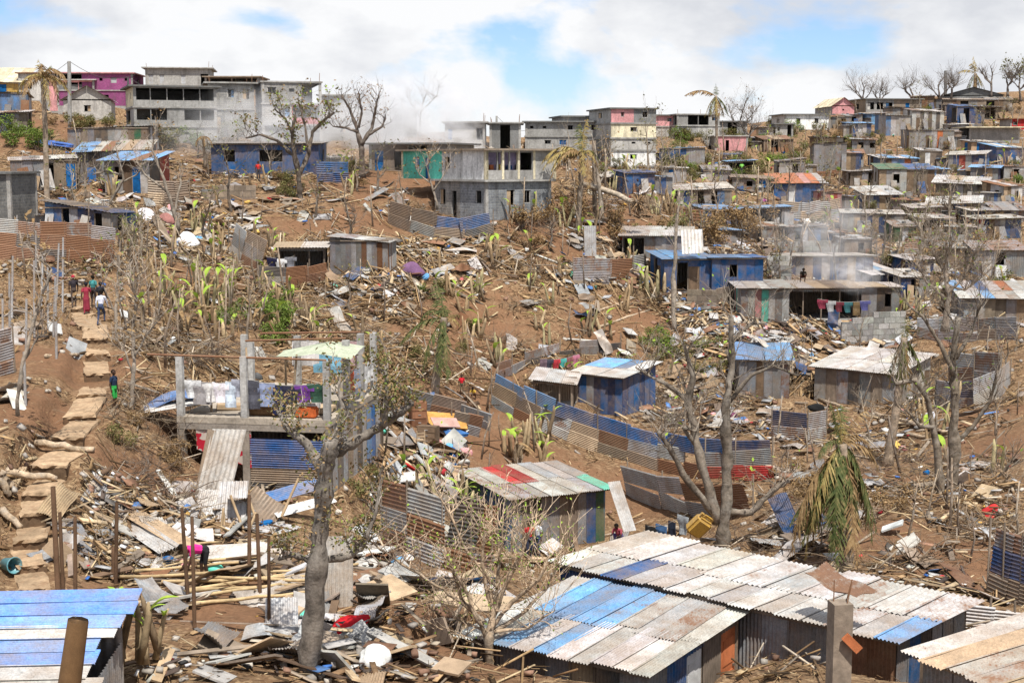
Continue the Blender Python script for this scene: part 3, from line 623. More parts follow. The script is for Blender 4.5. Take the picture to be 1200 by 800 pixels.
S('blue shuttered shed with grey side room and light blue roof', 799, 193, 52, 16, 3.5, 0, 'bbbsg', roof=('llll',), slope=.08)
S('dark blue sheet shed behind the fallen palm trunk', 750, 227, 36, 18, 3, 0, 'bbbB', roof=('BB',))
S('open shelter with light blue roof and red sacks', 869, 206, 32, 14, 3, 0, 'OO', left='g', right='g', roof=('lll',), slope=.1)
S('long grey shed with one small dark window and dark blue door', 882, 225, 46, 13, 3, 0, 'ggXg2g', roof=('aaa',))
S('half collapsed shed with white thin roof and blue post', 825, 246, 64, 19, 3, 0, 'wbaOaOig', roof=('hhhhh',))
S('brown grey shed with white panel below the skyline houses', 893, 161, 24, 11, 3, 0, 'ngw', roof=('gg',))
S('broken brown plank shed with sagging roof among shrubs', 912, 178, 36, 12, 3, 0, 'nOnn', roof=('rtr',), slope=.15)
S('small blue tank shed roofed in blue beside dry garden', 856, 190, 20, 8, 2, 0, 'bk', roof=('b',))
S('long brown shanty under the skyline with patched sheets', 1145, 131, 76, 12, 3, 0, 'anOgaOna', roof=('ahaga',))
S('dark lean-to with rusty roof below the blue cabin', 1112, 168, 30, 10, 3, 0, 'kOa', roof=('rg',))
S('grey boarded hut with blue corner panel', 1172, 212, 24, 12, 2.5, 0, 'ggb', roof=('gi',))
S('small board hut with white door half hidden by banana plants', 1090, 196, 26, 14, 3, 0, 'a4ak', roof=('wg',))
S('low grey block hut with rust roof on the middle slope', 1060, 250, 26, 12, 3, 0, 'gOg', roof=('rr',))
S('bright blue house with barred dark window and ladder post', 864, 340, 60, 38, 5, 2, 'bbXbbb', roof=('iiib',), slope=-.02, over=.3, near='M')
S('blue lean-to porch with pale blue roof joined to the bright blue house', 806, 343, 56, 40, 4, 10, 'bO1b', roof=('lliii',), slope=.08, over=.3, near='M')
S('open metal shed with white roof and pale panels', 768, 302, 76, 26, 4.5, -8, 'OOgsgs', right='sw', roof=('hhwwh',), slope=.1, over=.35, near='M')
S('grey corrugated shed with streaks of rust above the cleared slope', 421, 321, 68, 40, 3.6, -4, 'ggggsgrsgrs', roof=('sswss',), slope=.0, over=.15, near='M', cross=-.1)
S('open lean-to kitchen with brown low wall beside the grey shed', 354, 324, 52, 34, 3, 4, 'OOO', left='k', roof=('th',), slope=.05, over=.3, near='M')
S('white panel shack with blue window shutter and red door edge', 150, 226, 54, 38, 4, -8, 'gXn2w', right='kR', roof=('lilrl',), slope=.15, over=.45, near='M')
S('long sheet shack with blue white and rust patched roof', 133, 214, 82, 30, 3, 0, 'gkgkgg', roof=('llhrhthh',), slope=.18, over=.4)
S('grey shed of mixed sheets with pale green door panel', 127, 178, 94, 26, 3.5, -2, 'ggagkksswaGa', roof=('rhhgg',), slope=.02)
S('low shed with white sagging roof beside the palm trunk', 52, 222, 72, 26, 3, 0, 'gggOa2', roof=('hghwh',), slope=.12, over=.4)
S('blue boarded shack with dark roof behind the tall palm', 13, 136, 34, 25, 4, -6, 'iiiig', right='lg', roof=('kk',), slope=-.03)
S('blue and grey lean-to with pale roof edge below the blue boarded shack', 14, 156, 34, 19, 3, -6, 'BBga', right='kO', roof=('hrh',), slope=.05, over=.4)
S('blue sheet shack with long sloping dark roof behind rusty fence', 92, 272, 88, 24, 3, 0, 'ibOgBBOg', roof=('kkBB',), slope=-.05, cross=-.12)
S('long dark blue shop house with wide shutter openings', 311, 204, 124, 35, 5, 0, 'bXbbXXbbB', roof=('dddddd',), slope=.04, over=.4, near='M')
S('small grey hut with white roof beside the blue fence', 392, 196, 34, 10, 2.5, 0, 'gOg', roof=('hh',))
S('grey metal hut with blue roof and white boards beside the bare tree', 895, 466, 58, 46, 4, -6, 'ggnsgg', right='kk', roof=('iill',), slope=.12, over=.3, near='M')
S('wide grey panel house with bright white roof in the valley', 1000, 474, 78, 42, 5.4, -40, 'gagkgag', right='wgskw1', roof=('wwwww', 'wwwhw'), slope=.12, over=.3, near='M')
S('blue corrugated cabin with white and light blue roof', 700, 484, 56, 46, 4.2, -34, 'BbgBbBb', right='BbbBbb', roof=('wwww', 'lliw'), slope=.08, over=.3, near='M', cross=0)
S('collapsed shelter with torn white roof next to the blue cabin', 648, 480, 46, 34, 3, -8, 'OOO', roof=('wsh',), slope=.06, cross=-.1, near='M')
S('green blue and grey shack with red and green roof panels', 655, 640, 112, 66, 4.9, 26, 'gakggaagbG', left='GGbbbi', roof=('hshwhhsm', 'whRRhshh'), slope=.02, over=.35, near='N')
S('shack with patchwork blue white and orange roof on the lower slope', 1172, 374, 84, 26, 4, -4, 'gsaagta', left='gg', roof=('wwlhhwl', 'lwbwowh'), slope=.18, over=.45, near='M')
S('open porch shelter with wooden posts and hanging clothes', 962, 375, 86, 38, 5, 0, 'OOOO', left='n', right='g', roof=('thtnt',), slope=.02, over=.4, near='M')
S('metal shack with white roof joined to the open porch shelter', 896, 377, 56, 40, 4, 0, 'gwpmwgs', roof=('whwww',), slope=.05, over=.4, near='M')
S('grey plank room with one dark vent closing the porch shelter', 1031, 374, 44, 38, 4, 0, 'ggkXg', roof=('tth',), slope=.0, over=.3, near='M')
S('grey concrete and sheet store with dark opening behind bare branches', 1172, 324, 60, 26, 4, 0, 'ggOgg', roof=('ggg',))
S('dark blue walled shelter beside the striped lean-to', 1072, 348, 38, 20, 3, 0, 'BOg', roof=('hh',), slope=.1)
S('weathered plank hut with pale roof sheet behind bare branches', 1125, 318, 42, 22, 3, 0, 'aaaOa', roof=('gh',))
for lb, cx, by, w, h, fr, rf in (('small grey shack with rusty roof below the pink gabled house', 985, 150, 26, 12, 'gaXg', 'rrg'), ('blue and white shack under the spreading skyline tree', 1010, 160, 24, 12, 'bwwb', 'll'), ('brown plank shack with open front beside the blue cabin', 1160, 140, 28, 12, 'aOOa', 'gg'),
      ('dark blue shack with grey roof below the crest building', 1118, 136, 22, 11, 'BB1B', 'gg'), ('grey sheet hut with white roof below the striped shack', 1125, 160, 24, 12, 'gsXg', 'ww'), ('tan board hut with blue door near the wide pale roof', 1150, 182, 26, 13, 't2at', 'gh'),
      ('grey shack with two dark openings above the stilt house', 1012, 180, 26, 13, 'gXgX', 'gr'), ('blue hut with rusty roof beside the stilt house', 1000, 196, 22, 13, 'bbX', 'rr'), ('weathered shack with pale roof below the stilt house', 1010, 218, 28, 14, 'aagO', 'hh'), ('light blue hut with brown door on the upper slope', 1100, 213, 22, 13, 'i1i', 'gl'),
      ('grey and blue hut behind the red panel shack', 1150, 262, 28, 13, 'gBg', 'hg'), ('pale metal hut with dark doorway beside the red panel shack', 1125, 283, 28, 15, 'ws5s', 'wh'), ('brown hut with silver roof above the smoky shed', 1005, 300, 32, 16, 'aaXa', 'ss'), ('blue hut with white roof above the porch shelter', 1080, 322, 30, 16, 'bb1B', 'ww'),
      ('grey hut with patched roof below the orange roof house', 905, 285, 30, 15, 'ggaO', 'hrh'), ('dark shack with blue roof beside the open dark bay', 855, 285, 26, 14, 'kOk', 'ii'), ('long brown shanty with white roof on the middle hillside', 1085, 262, 34, 14, 'aXna', 'hh'), ('grey shanty with blue panel under the long grey shed', 840, 212, 30, 12, 'gbg', 'gg'),
      ('white panel shanty with blue door above the fallen trunk', 790, 214, 28, 13, 'w2sw', 'gh'), ('brown shanty with pale roof beside the dark blue shed', 716, 222, 24, 13, 'aOa', 'hh'), ('small blue shack with silver roof on the skyline slope', 890, 176, 22, 11, 'bXb', 'ss'), ('grey box shack with light blue roof near the skyline slope', 1000, 148, 20, 10, 'gXg', 'l'),
      ('brown roofed shack with white wall at the slope edge', 1190, 210, 26, 14, 'wXw', 'rn'), ('grey shack with blue side panel at the hillside edge', 1192, 322, 24, 16, 'gOb', 'gh'), ('dark green and grey shack among bare branches', 1060, 284, 24, 14, 'GgG', 'gg'), ('rust brown shack with two doors under the crest', 1080, 128, 26, 11, 'r1r1', 'gg'), ('dusty blue shack with dark bay under the crest', 1170, 128, 24, 10, 'iOi', 'hh')):
    S(lb, cx, by, w, h, 3.0, 0, fr, roof=(rf,), slope=.1, over=.35)
# ------------------------------------------------------------------ the big roofs in front
def near_shack(label, corner, Y, w, d, yaw, h, **kw):
    c = at(*corner, Y); ya = R(yaw); c0 = c - Vector((math.cos(ya), math.sin(ya), 0)) * (w / 2); c0.z = c.z - h
    return shack(label, 0, 500, w, h, d, yaw, metres=True, base=c0, near='N', **kw)
A_ = near_shack('long metal shack with large white and grey corrugated roof and blue end wall', (1050, 748), 33.0, 10.2, 4.1, -40, 2.4, front='BBbbggggggggrr', left='BBbb', right='gbkggg',
           roof=('wwwbwhwwswhwwwhl', 'hwwhwwswhww'), slope=-.03, over=.3)
B_ = near_shack('metal shack with patched blue and rusty white roof and orange door', (757, 786), 31.2, 4.7, 5.0, -33, 2.3, front='kgkgtkg', left='kkg', right='gb4a3',
           roof=('whlwlwhwwh', 'wlillwshw'), slope=.0, over=.32)
C_ = near_shack('low shack with tan ribbed roof and rust stains', (1222, 818), 27.0, 3.0, 4.0, -58, 2.0, front='gggg', right='gggaa', roof=('hthhth',), slope=.03, over=.35)
def striped_roof():
    Y = 25.5; c = at(94, 824, Y); w, d, h = 4.4, 3.3, 2.1
    r = root('shack', 'shack with blue and white striped sheet roof beside banana stumps', 'shack', (c.x - w / 2, c.y, c.z - h), R(3))
    pad((c.x - w / 2, c.y), R(3), -w / 2, w / 2, 0, d, c.z - h); q = random.Random(5)
    box('plinth', r, (0, d / 2, -.4), (w - .1, d - .1, .9), 'cement', 'c'); fr = face_frames(w, d)
    for face, s in (('front', 'ggagga'), ('right', 'agg'), ('left', 'ggg'), ('back', 'ggg')):
        o, dx, n, ln = fr[face]; cw = ln / len(s)
        for k, ch in enumerate(s): sheet('wall_sheet', r, o + dx * cw * (k + .5), dx, (0, 0, 1), n, cw * 1.05, h + (.3 if face == 'back' else .0), ch, 'N', lift=.01 * (k % 2))
    al = Vector((0, 1, .16)).normalized(); nn = Vector((0, -.16, 1)).normalized(); y = -.35
    for j, (ch, e) in enumerate(zip('whwblwlbb', (0, .1, -.25, -.2, -.3, -.05, .0, .15, .12))):
        cw = .52
        sheet('roof_sheet', r, Vector((-w / 2 - .3, 0, h)) + al * (y + cw / 2), al, (1, 0, 0), -nn * -1, cw * 1.12, w + .45 + e, {'b': (.10, .26, .62), 'l': (.15, .34, .70)}.get(ch, CODE[ch]), 'N', lift=.04 + .012 * j, rust=.25 if ch in 'bl' else .4, tilt=q.uniform(-.015, .015))
        y += cw
    for yy in (0, d): box('rafter', r, (0, yy, h + .16 * yy - .05), (w, .08, .1), 'wood', 'a')
striped_roof()

# ------------------------------------------------------------------ earth steps
STEPS = [(97, 360, 30), (100, 369, 32), (106, 381, 36), (112, 396, 37), (115, 414, 36), (114, 437, 38), (106, 462, 42), (92, 487, 47), (78, 512, 46), (55, 545, 54), (41, 577, 44), (38, 601, 42), (34, 632, 48), (38, 662, 46), (40, 690, 46)]
SP = [P(x, y) for x, y, _ in STEPS]
for i, (p_, s_) in enumerate(zip(SP, STEPS)):
    if i: p_.y = min(p_.y, SP[i - 1].y - .5)
for i in range(len(SP)):
    if i: SP[i].z = min(SP[i].z, SP[i - 1].z - .14)
stair = root('stairway', 'worn concrete steps climbing the dirt slope past the platform', 'steps', SP[-1])
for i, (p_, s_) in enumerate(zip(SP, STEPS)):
    nx = SP[i - 1] if i else p_ + (p_ - SP[1]); dv = nx - p_; ya = math.atan2(-dv.x, dv.y); ln = math.hypot(dv.x, dv.y) + .35; w = .88 * s_[2] / (F / p_.y)
    q = random.Random(i); V = []; Fc = []; nx_, ny_ = 8, 5
    for zt in (0, -.11):
        for j in range(ny_ + 1):
            for k in range(nx_ + 1):
                ed = .14 * q.random() if (k in (0, nx_) or j == 0) else 0
                V.append(Vector(((k / nx_ - .5) * w + (ed if k == 0 else -ed if k == nx_ else 0), j / ny_ * ln + ed * (j == 0), zt + (q.uniform(-.03, .015) - ed * .15 if zt == 0 else 0))))
    s1 = (nx_ + 1) * (ny_ + 1)
    for j in range(ny_):
        for k in range(nx_): a = j * (nx_ + 1) + k; Fc += [(a, a + 1, a + nx_ + 2, a + nx_ + 1), (s1 + a, s1 + a + nx_ + 1, s1 + a + nx_ + 2, s1 + a + 1)]
    for k in range(nx_): Fc += [(k + 1, k, s1 + k, s1 + k + 1), (ny_ * (nx_ + 1) + k, ny_ * (nx_ + 1) + k + 1, s1 + ny_ * (nx_ + 1) + k + 1, s1 + ny_ * (nx_ + 1) + k)]
    for j in range(ny_): a = j * (nx_ + 1); b = a + nx_; Fc += [(a, a + nx_ + 1, s1 + a + nx_ + 1, s1 + a), (b + nx_ + 1, b, s1 + b, s1 + b + nx_ + 1)]
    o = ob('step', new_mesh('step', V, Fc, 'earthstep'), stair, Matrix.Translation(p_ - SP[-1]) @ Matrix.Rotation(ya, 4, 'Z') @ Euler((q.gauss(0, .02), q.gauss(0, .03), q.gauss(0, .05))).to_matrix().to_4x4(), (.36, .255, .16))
    box('riser', o, (0, ln / 2 + .05, -.36), (w - .12, ln - .08, .52), 'earthstep', (.13, .085, .052))  # darker brown than the treads: shade on the risers put into the colour
    pad(p_, ya, -w / 2 - .1, w / 2 + .1, .0, ln - .3, p_.z - .06, .7)

# ------------------------------------------------------------------ concrete platform with posts
PL_Y = 53.5
pc = at(296, 490, PL_Y); pyaw = R(-9); plz = pc.z; pw, pd = 6.1, 8.6; gz = P(300, 566).z
plat = root('platform', 'unfinished concrete platform on posts with bare grey columns', 'platform', (pc.x, pc.y, plz), pyaw)
pad(pc, pyaw, -pw / 2 + .2, pw / 2, .4, pd, gz, 1.2)
ph = plz - gz
box('slab', plat, (0, pd / 2, -.12), (pw, pd, .24), 'cement', (.36, .31, .25))
box('edge_beam', plat, (0, .12, -.36), (pw - .1, .22, .26), 'cement', (.30, .26, .22)); box('edge_beam', plat, (pw / 2 - .13, pd / 2 + .2, -.36), (.22, pd - .5, .26), 'cement', (.30, .26, .22))
for x, y, hh_ in ((-pw / 2 + .13, .14, 2.3), (-.35, .14, 2.35), (pw / 2 - .14, .14, 2.25), (-1.4, 3.9, 2.4), (.05, 5.6, 2.5), (pw / 2 - .15, 2.9, 2.7), (pw / 2 - .15, 5.1, 2.7), (pw / 2 - .15, 7.2, 2.5), (-2.85, 7.2, 2.3)):
    box('column', plat, (x, y, hh_ / 2), (.25, .25, hh_), 'cement', (.40, .39, .37))
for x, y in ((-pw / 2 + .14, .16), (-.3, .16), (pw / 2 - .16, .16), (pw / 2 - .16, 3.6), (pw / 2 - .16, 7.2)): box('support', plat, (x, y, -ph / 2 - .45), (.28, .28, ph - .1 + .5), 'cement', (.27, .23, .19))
for a, b in (((-4.2, .1, 2.36), (2.9, .14, 2.28)), ((-1.6, 3.9, 2.46), (2.9, 2.9, 2.78)), ((-1.6, 5.7, 2.56), (2.85, 5.3, 2.74))): pole('crossbar', plat, a, b, .045, 'metal', 'r')
for a, b in (((-2.1, 1.2, 0), (-2.1, 1.2, 1.5)), ((-1.0, 2.4, 0), (-1.05, 2.4, 2.4)), ((1.1, 1.4, 0), (1.35, 1.4, 2.3)), ((.2, 3.5, 0), (.2, 3.5, 1.8))): pole('prop', plat, a, b, .05, 'wood', 't')
for k in range(5): sheet('wall_sheet', plat, (-.1 + k * .64, .2, -ph + .9), (0, 0, 1), (1, 0, 0), (0, -1, 0), 1.9, .72, 'b', 'N', lift=.02 * (k % 2)) if k < 1 else None
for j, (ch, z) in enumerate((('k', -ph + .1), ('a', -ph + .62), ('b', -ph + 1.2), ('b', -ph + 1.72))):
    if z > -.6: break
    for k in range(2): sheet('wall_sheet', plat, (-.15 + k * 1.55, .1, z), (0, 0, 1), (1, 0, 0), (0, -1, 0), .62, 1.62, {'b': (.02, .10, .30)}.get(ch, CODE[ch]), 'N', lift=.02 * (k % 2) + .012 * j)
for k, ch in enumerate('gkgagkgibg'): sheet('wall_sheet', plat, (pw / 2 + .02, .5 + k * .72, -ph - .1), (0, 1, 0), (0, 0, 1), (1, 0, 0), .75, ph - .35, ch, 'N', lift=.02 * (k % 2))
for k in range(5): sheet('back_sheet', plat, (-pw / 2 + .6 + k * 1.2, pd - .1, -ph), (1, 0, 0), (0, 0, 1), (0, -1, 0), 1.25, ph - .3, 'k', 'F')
PM = plat.matrix_basis
def canopy():
    V, Fc = [], []; q = random.Random(2); n = 7
    for j in range(n + 1):
        for i in range(n + 1):
            u, v = i / n, j / n; V.append(Vector(((u - .5) * 3.4, (v - .5) * 2.2, .35 - .5 * abs(u - .62) - .12 * math.sin(3 * v + 2 * u) + q.uniform(-.02, .02))))
    for j in range(n):
        for i in range(n): a = j * (n + 1) + i; Fc.append((a, a + 1, a + n + 2, a + n + 1))
    o = ob('tarpaulin', new_mesh('tarp', V, Fc, 'cloth', True), None, PM @ Matrix.Translation((1.9, 2.2, 2.15)), (.36, .39, .29)); tag(o, 'pale green sagging tarpaulin shading the concrete platform', 'tarpaulin')
canopy()
# washing
def garment(kind, w, h):
    if kind == 'shirt': pr = [(-.5, 0), (-.5, -.35), (-.28, -.35), (-.28, -1), (.28, -1), (.28, -.35), (.5, -.35), (.5, 0)]
    elif kind == 'trousers': pr = [(-.4, 0), (-.46, -1), (-.12, -1), (0, -.35), (.12, -1), (.46, -1), (.4, 0)]
    else: pr = [(-.5, 0), (-.5, -1), (.5, -1), (.5, 0)]
    bm = bmesh.new(); vs = [bm.verts.new((x * w, 0, z * h)) for x, z in pr]; f = bm.faces.new(vs)
    bmesh.ops.triangulate(bm, faces=bm.faces[:]); bmesh.ops.subdivide_edges(bm, edges=bm.edges[:], cuts=3, use_grid_fill=True)
    for v in bm.verts: v.co.y = .05 * math.sin(v.co.x * 14) * (-v.co.z / h) + .02 * math.sin(v.co.z * 9)
    g = bmesh.ops.extrude_face_region(bm, geom=bm.faces[:]); 
    for v in g['geom']:
        if isinstance(v, bmesh.types.BMVert): v.co.y += .02
    me = bpy.data.meshes.new('garment'); bm.to_mesh(me); bm.free(); me.materials.append(MATS['cloth']); return me
GM = {k: garment(k, *s) for k, s in dict(shirt=(.74, .78), trousers=(.56, 1.05), towel=(.75, 1.0), sheet=(1.3, 1.2)).items()}
def line(label, a, b, items, parent_m=Matrix.Identity(4), group=None, where=''):
    a, b = parent_m @ Vector(a), parent_m @ Vector(b); n = 10
    pts = [(a.lerp(b, i / n) - Vector((0, 0, .18 * math.sin(math.pi * i / n))), .012) for i in range(n + 1)]
    V, Fc = tubes([[(p_ - a, r_) for p_, r_ in pts]], 4); o = ob('clothes_line', new_mesh('clothes_line', V, Fc, 'plastic'), None, Matrix.Translation(a), 'h'); tag(o, label, 'clothes line')
    d = b - a; ya = math.atan2(d.y, d.x)
    for k, (kind, c, nm) in enumerate(items):
        t_ = (k + .6) / len(items); p_ = a.lerp(b, t_) - Vector((0, 0, .18 * math.sin(math.pi * t_)))
        g = ob(kind, GM[kind], None, Matrix.Translation(p_) @ Matrix.Rotation(ya, 4, 'Z') @ Matrix.Diagonal((rnd.uniform(.9, 1.1), 1, rnd.uniform(.85, 1.1), 1)), c)
        tag(g, f'{nm} {kind} hanging on the line {where}', 'clothing', 'washing ' + where)
line('washing line of pale clothes across the platform', (-2.7, .25, 1.42), (-.4, .2, 1.5), [('shirt', (.62, .62, .62), 'white'), ('towel', (.30, .28, .28), 'dark patterned'), ('shirt', (.60, .58, .56), 'grey patterned'), ('shirt', (.75, .70, .74), 'pinkish white'), ('trousers', (.55, .62, .70), 'pale blue'), ('shirt', (.35, .36, .42), 'spotted grey')], PM, where='of pale clothes on the platform')
line('washing line of dark clothes under the tarpaulin', (-.3, .2, 1.5), (2.7, .2, 1.4), [('trousers', (.09, .09, .11), 'black'), ('towel', (.25, .29, .42), 'blue grey'), ('trousers', (.02, .025, .07), 'navy'), ('shirt', (.03, .03, .05), 'charcoal'), ('shirt', (.16, .05, .26), 'purple'), ('shirt', (.04, .09, .06), 'dark green')], PM, where='of dark clothes on the platform')
line('washing line with blankets at the back of the platform', (-.2, 5.7, 2.4), (2.7, 5.4, 2.4), [('sheet', (.55, .52, .50), 'white and grey striped'), ('sheet', (.20, .42, .55), 'turquoise striped'), ('towel', (.50, .34, .34), 'pink patterned')], PM, where='at the back of the platform')
line('washing line along the side of the platform', (2.9, 3.0, 1.5), (2.9, 7.0, 1.5), [('towel', (.42, .10, .05), 'red brown'), ('sheet', (.35, .38, .45), 'blue striped'), ('sheet', (.60, .60, .58), 'white patterned'), ('towel', (.68, .68, .66), 'plain white')], PM, where='along the side of the platform')
def clutter(name, label, c, s, mat, col, rot=None, cat='box', m=PM):
    bm = bmesh.new(); bmesh.ops.create_cube(bm, size=1); bmesh.ops.scale(bm, vec=s, verts=bm.verts[:]); bmesh.ops.bevel(bm, geom=bm.edges[:], offset=min(s) * .12, segments=2, affect='EDGES')
    me = bpy.data.meshes.new(name); bm.to_mesh(me); bm.free(); me.materials.append(MATS[mat])
    M = m @ Matrix.Translation(c)
    if rot: M = M @ Euler(rot).to_matrix().to_4x4()
    return tag(ob(name, me, None, M, col), label, cat)
clutter('cupboard', 'brown wooden cupboard standing on the platform', (.15, .85, .5), (1.5, .7, 1.0), 'wood', (.20, .115, .06), cat='cupboard')
clutter('mattress', 'tan foam mattress lying on the platform', (1.7, 1.6, .16), (2.0, 1.2, .22), 'cloth', (.55, .42, .28), cat='mattress')
clutter('laundry_bag', 'orange and black laundry bag on the platform edge', (2.0, .5, .22), (.8, .5, .4), 'cloth', (.42, .10, .03), cat='bag')
clutter('laundry_pile', 'pile of white folded washing on the platform', (1.9, .9, .45), (.9, .6, .35), 'cloth', (.65, .62, .60), cat='laundry')
clutter('plank_stack', 'stack of split boards on the platform floor', (-1.3, 1.8, .12), (1.5, .7, .2), 'wood', 't', (0, .05, .3), cat='planks')
clutter('blue_basket', 'small blue basket on the platform', (1.0, 3.3, .2), (.5, .4, .38), 'plastic', 'b', cat='basket')
clutter('white_sacks', 'white and yellow sacks heaped on the platform', (-.6, 2.8, .25), (.9, .6, .45), 'cloth', (.66, .62, .42), (0, .1, .4), cat='sacks')
def hanging_rug():
    V, Fc = [], []
    for j in range(9):
        for i in range(11): u, v = i / 10, j / 8; V.append(Vector((-2.3 + 2.2 * u, .02 + .06 * math.sin(7 * u + 2 * v), -.45 - 1.5 * v * (.55 + .45 * u))))
    for j in range(8):
        for i in range(10): a = j * 11 + i; Fc.append((a, a + 1, a + 12, a + 11))
    me = new_mesh('rug', V, Fc, 'cloth', True); me.materials.clear()
    m, nt, p = base_nodes('rug_pattern'); pos, oi = world_pos(nt, False); f = ramp(nt, noise(nt, pos, 2.1, 2), (.49, 0.0), (.52, 1.0))
    L(nt, mixc(nt, f, (.36, .015, .03), (.42, .36, .31)), p.inputs['Base Color']); p.inputs['Roughness'].default_value = .95; me.materials.append(m)
    tag(ob('rug', me, None, PM), 'red and beige flowered blanket hung below the platform', 'blanket')
hanging_rug()

# ------------------------------------------------------------------ the ground sheet
def bare_at(x, y):
    i = np.clip(np.rint((x / y - US[0]) / (US[1] - US[0])), 0, NU - 1).astype(int); j = np.clip(np.rint(np.interp(np.log(y), VS, np.arange(NV))), 0, NV - 1).astype(int); return BARE[i, j]
def ground():
    global BARE
    q = np.random.default_rng(4); bare = np.zeros_like(GZ)
    for px, py, r_ in ((560, 380, 5), (545, 420, 5), (600, 540, 4), (650, 560, 4), (720, 575, 4), (780, 590, 3.5), (560, 520, 4), (1080, 640, 3.5), (1130, 660, 3), (1050, 620, 3), (1160, 520, 4), (1185, 480, 4),
                       (300, 710, 2.6), (260, 720, 2.6), (500, 740, 2.6), (540, 770, 2), (60, 420, 4), (40, 470, 3), (180, 560, 2.5), (230, 540, 2.5), (470, 215, 6), (510, 225, 5), (640, 280, 5), (700, 255, 6), (720, 250, 5),
                       (560, 480, 3), (520, 470, 3), (420, 220, 5), (80, 150, 6), (20, 165, 5), (440, 260, 4), (380, 262, 4), (230, 330, 4), (700, 390, 3), (760, 375, 3), (960, 500, 3), (1000, 560, 3), (450, 650, 2), (420, 720, 2), (200, 690, 2)):
        c = P(px, py); d = np.hypot(GX - c.x, GY - c.y) / r_; bare = np.maximum(bare, np.clip(1.35 - d - .8 * vnoise(GX, GY, 1.9, 8), 0, 1))
    BARE = bare
    V = np.stack([GX, GY, GZ], -1).reshape(-1, 3); i, j = np.meshgrid(np.arange(NU - 1), np.arange(NV - 1), indexing='ij'); a = i * NV + j
    me = quads('ground', V, np.stack([a, a + NV, a + NV + 1, a + 1], -1).reshape(-1, 4), 'soil')
    at_ = me.attributes.new('bare', 'FLOAT', 'POINT'); at_.data.foreach_set('value', bare.ravel().astype(np.float32))
    me.polygons.foreach_set('use_smooth', np.ones(len(me.polygons), bool))
    o = ob('ground', me); o['kind'] = 'structure'; o['label'] = 'red brown hillside littered with straw'
ground()

# ------------------------------------------------------------------ fences and retaining walls
fence('long curving fence of blue, grey and rusty corrugated sheets', [(576, 474), (600, 488), (640, 508), (690, 526), (740, 542), (790, 554), (835, 562), (905, 560)], 2.0, ['grstaarrRR', 'tastrgs gg', 'iiBbbbbB'], near='M')
fence('short blue and grey fence end behind the forked bare tree', [(905, 516), (940, 522), (968, 514)], 1.7, ['ss', 'Bs'], near='M')
fence('silver corrugated fence along the lower bend of the dirt path', [(735, 580), (790, 598), (845, 610), (883, 604)], 1.5, ['ssgr', 'ssrr'], near='M', lean=.25)
fence('dark rusty corrugated fence beside the green and blue shack', [(448, 642), (488, 656), (530, 670), (577, 672)], 2.3, ['rsrg', 'srkr', 'rskr'], near='N')
fence('grey leaning sheets fencing off the wreckage heap', [(470, 478), (505, 486), (540, 494), (574, 505)], 1.2, ['grs', 'gag'], near='M', lean=.3)
fence('two rusty and grey sheets walling the wreckage heap', [(530, 505), (560, 512)], 1.3, ['gs', 'ar'], near='M', lean=.3)
fence('tall rusty corrugated fence above the steps', [(-12, 302), (40, 306), (90, 308), (132, 314)], 2.5, ['rrkrr', 'rkrrr', 'sgrgs'], near='M')
fence('pale grey corrugated panel at the edge of the dirt bank', [(-14, 446), (17, 437)], 2.0, ['s', 's', 's'], near='N')
fence('dark blue and brown fence enclosing the lower yard', [(1158, 694), (1180, 704), (1215, 716)], 2.2, ['aaa', 'BBB', 'ggs'], near='N')
fence('silver ribbed panel fence beside the big white roof', [(1128, 752), (1190, 758)], 1.1, ['ss', 'ss'], near='N', dep=37.5)
fence('long patched grey sheet fence below the patchwork roof shack', [(1075, 397), (1130, 401), (1192, 399)], 1.7, ['gggag', 'sgsgg'], near='M')
fence('curved grey sheet fence around the valley yard', [(1096, 478), (1130, 482), (1160, 474), (1184, 452)], 1.7, ['ggcc', 'sBgc'], near='M')
fence('grey sheet fence strung with washing behind the valley house', [(1112, 452), (1172, 458)], 2.3, ['gg', 'sg'], near='M')
fence('low wall of rusty sheets below the open metal shed', [(672, 333), (700, 335), (735, 331), (757, 326)], 1.9, ['srr', 'grs'], near='M')
fence('low grey fence on the cleared slope above the blue fence', [(583, 442), (620, 428), (662, 416), (728, 409)], 1.0, ['ggk kgk', 'g gs s '], near='M')
fence('low brown sheet wall in front of the lean-to kitchen', [(303, 336), (345, 338), (385, 327)], 1.3, ['crr', 'krr'], near='M')
fence('buckled wall of curved sheets on the middle slope', [(268, 298), (282, 312), (302, 324)], 2.3, ['cr', 'gc', 'sa'], near='M', lean=-.2)
fence('brown board retaining fence with blue panels under the block house', [(455, 262), (495, 276), (535, 286), (578, 276)], 1.8, ['acak', 'aabb'], near='M')
fence('patchwork fence of tan and grey panels below the orange roof house', [(914, 258), (945, 260), (985, 254)], 1.9, ['gttg', 'aswst'])
fence('brown plank fence beside the white panel shack', [(174, 240), (200, 241), (222, 238)], 1.8, ['taa', 'aaa'])
fence('blue sheet fence with a leaning tan plank below the shop house', [(372, 214), (408, 214)], 1.8, ['BB', 'bb'])
fence('dark red board wall under the tall grey shed', [(956, 209), (992, 208)], .9, ['rrr'])
fence('pale fence of mixed boards on the middle hillside', [(1000, 226), (1030, 230)], 1.0, ['aga'])
fence('grey corrugated wall behind the bare branches', [(1060, 300), (1125, 304)], 1.6, ['gagg', 'gsgg'])
fence('rusty sheet screen beside the leaning dry tree', [(800, 262), (835, 264)], 1.4, ['rrg'])
fence('grey wall of sheets under the blue cabin', [(1115, 152), (1150, 153)], 1.0, ['gagk'])
fence('brown slatted screen at the hill edge', [(1160, 228), (1200, 230)], 1.2, ['anag'])
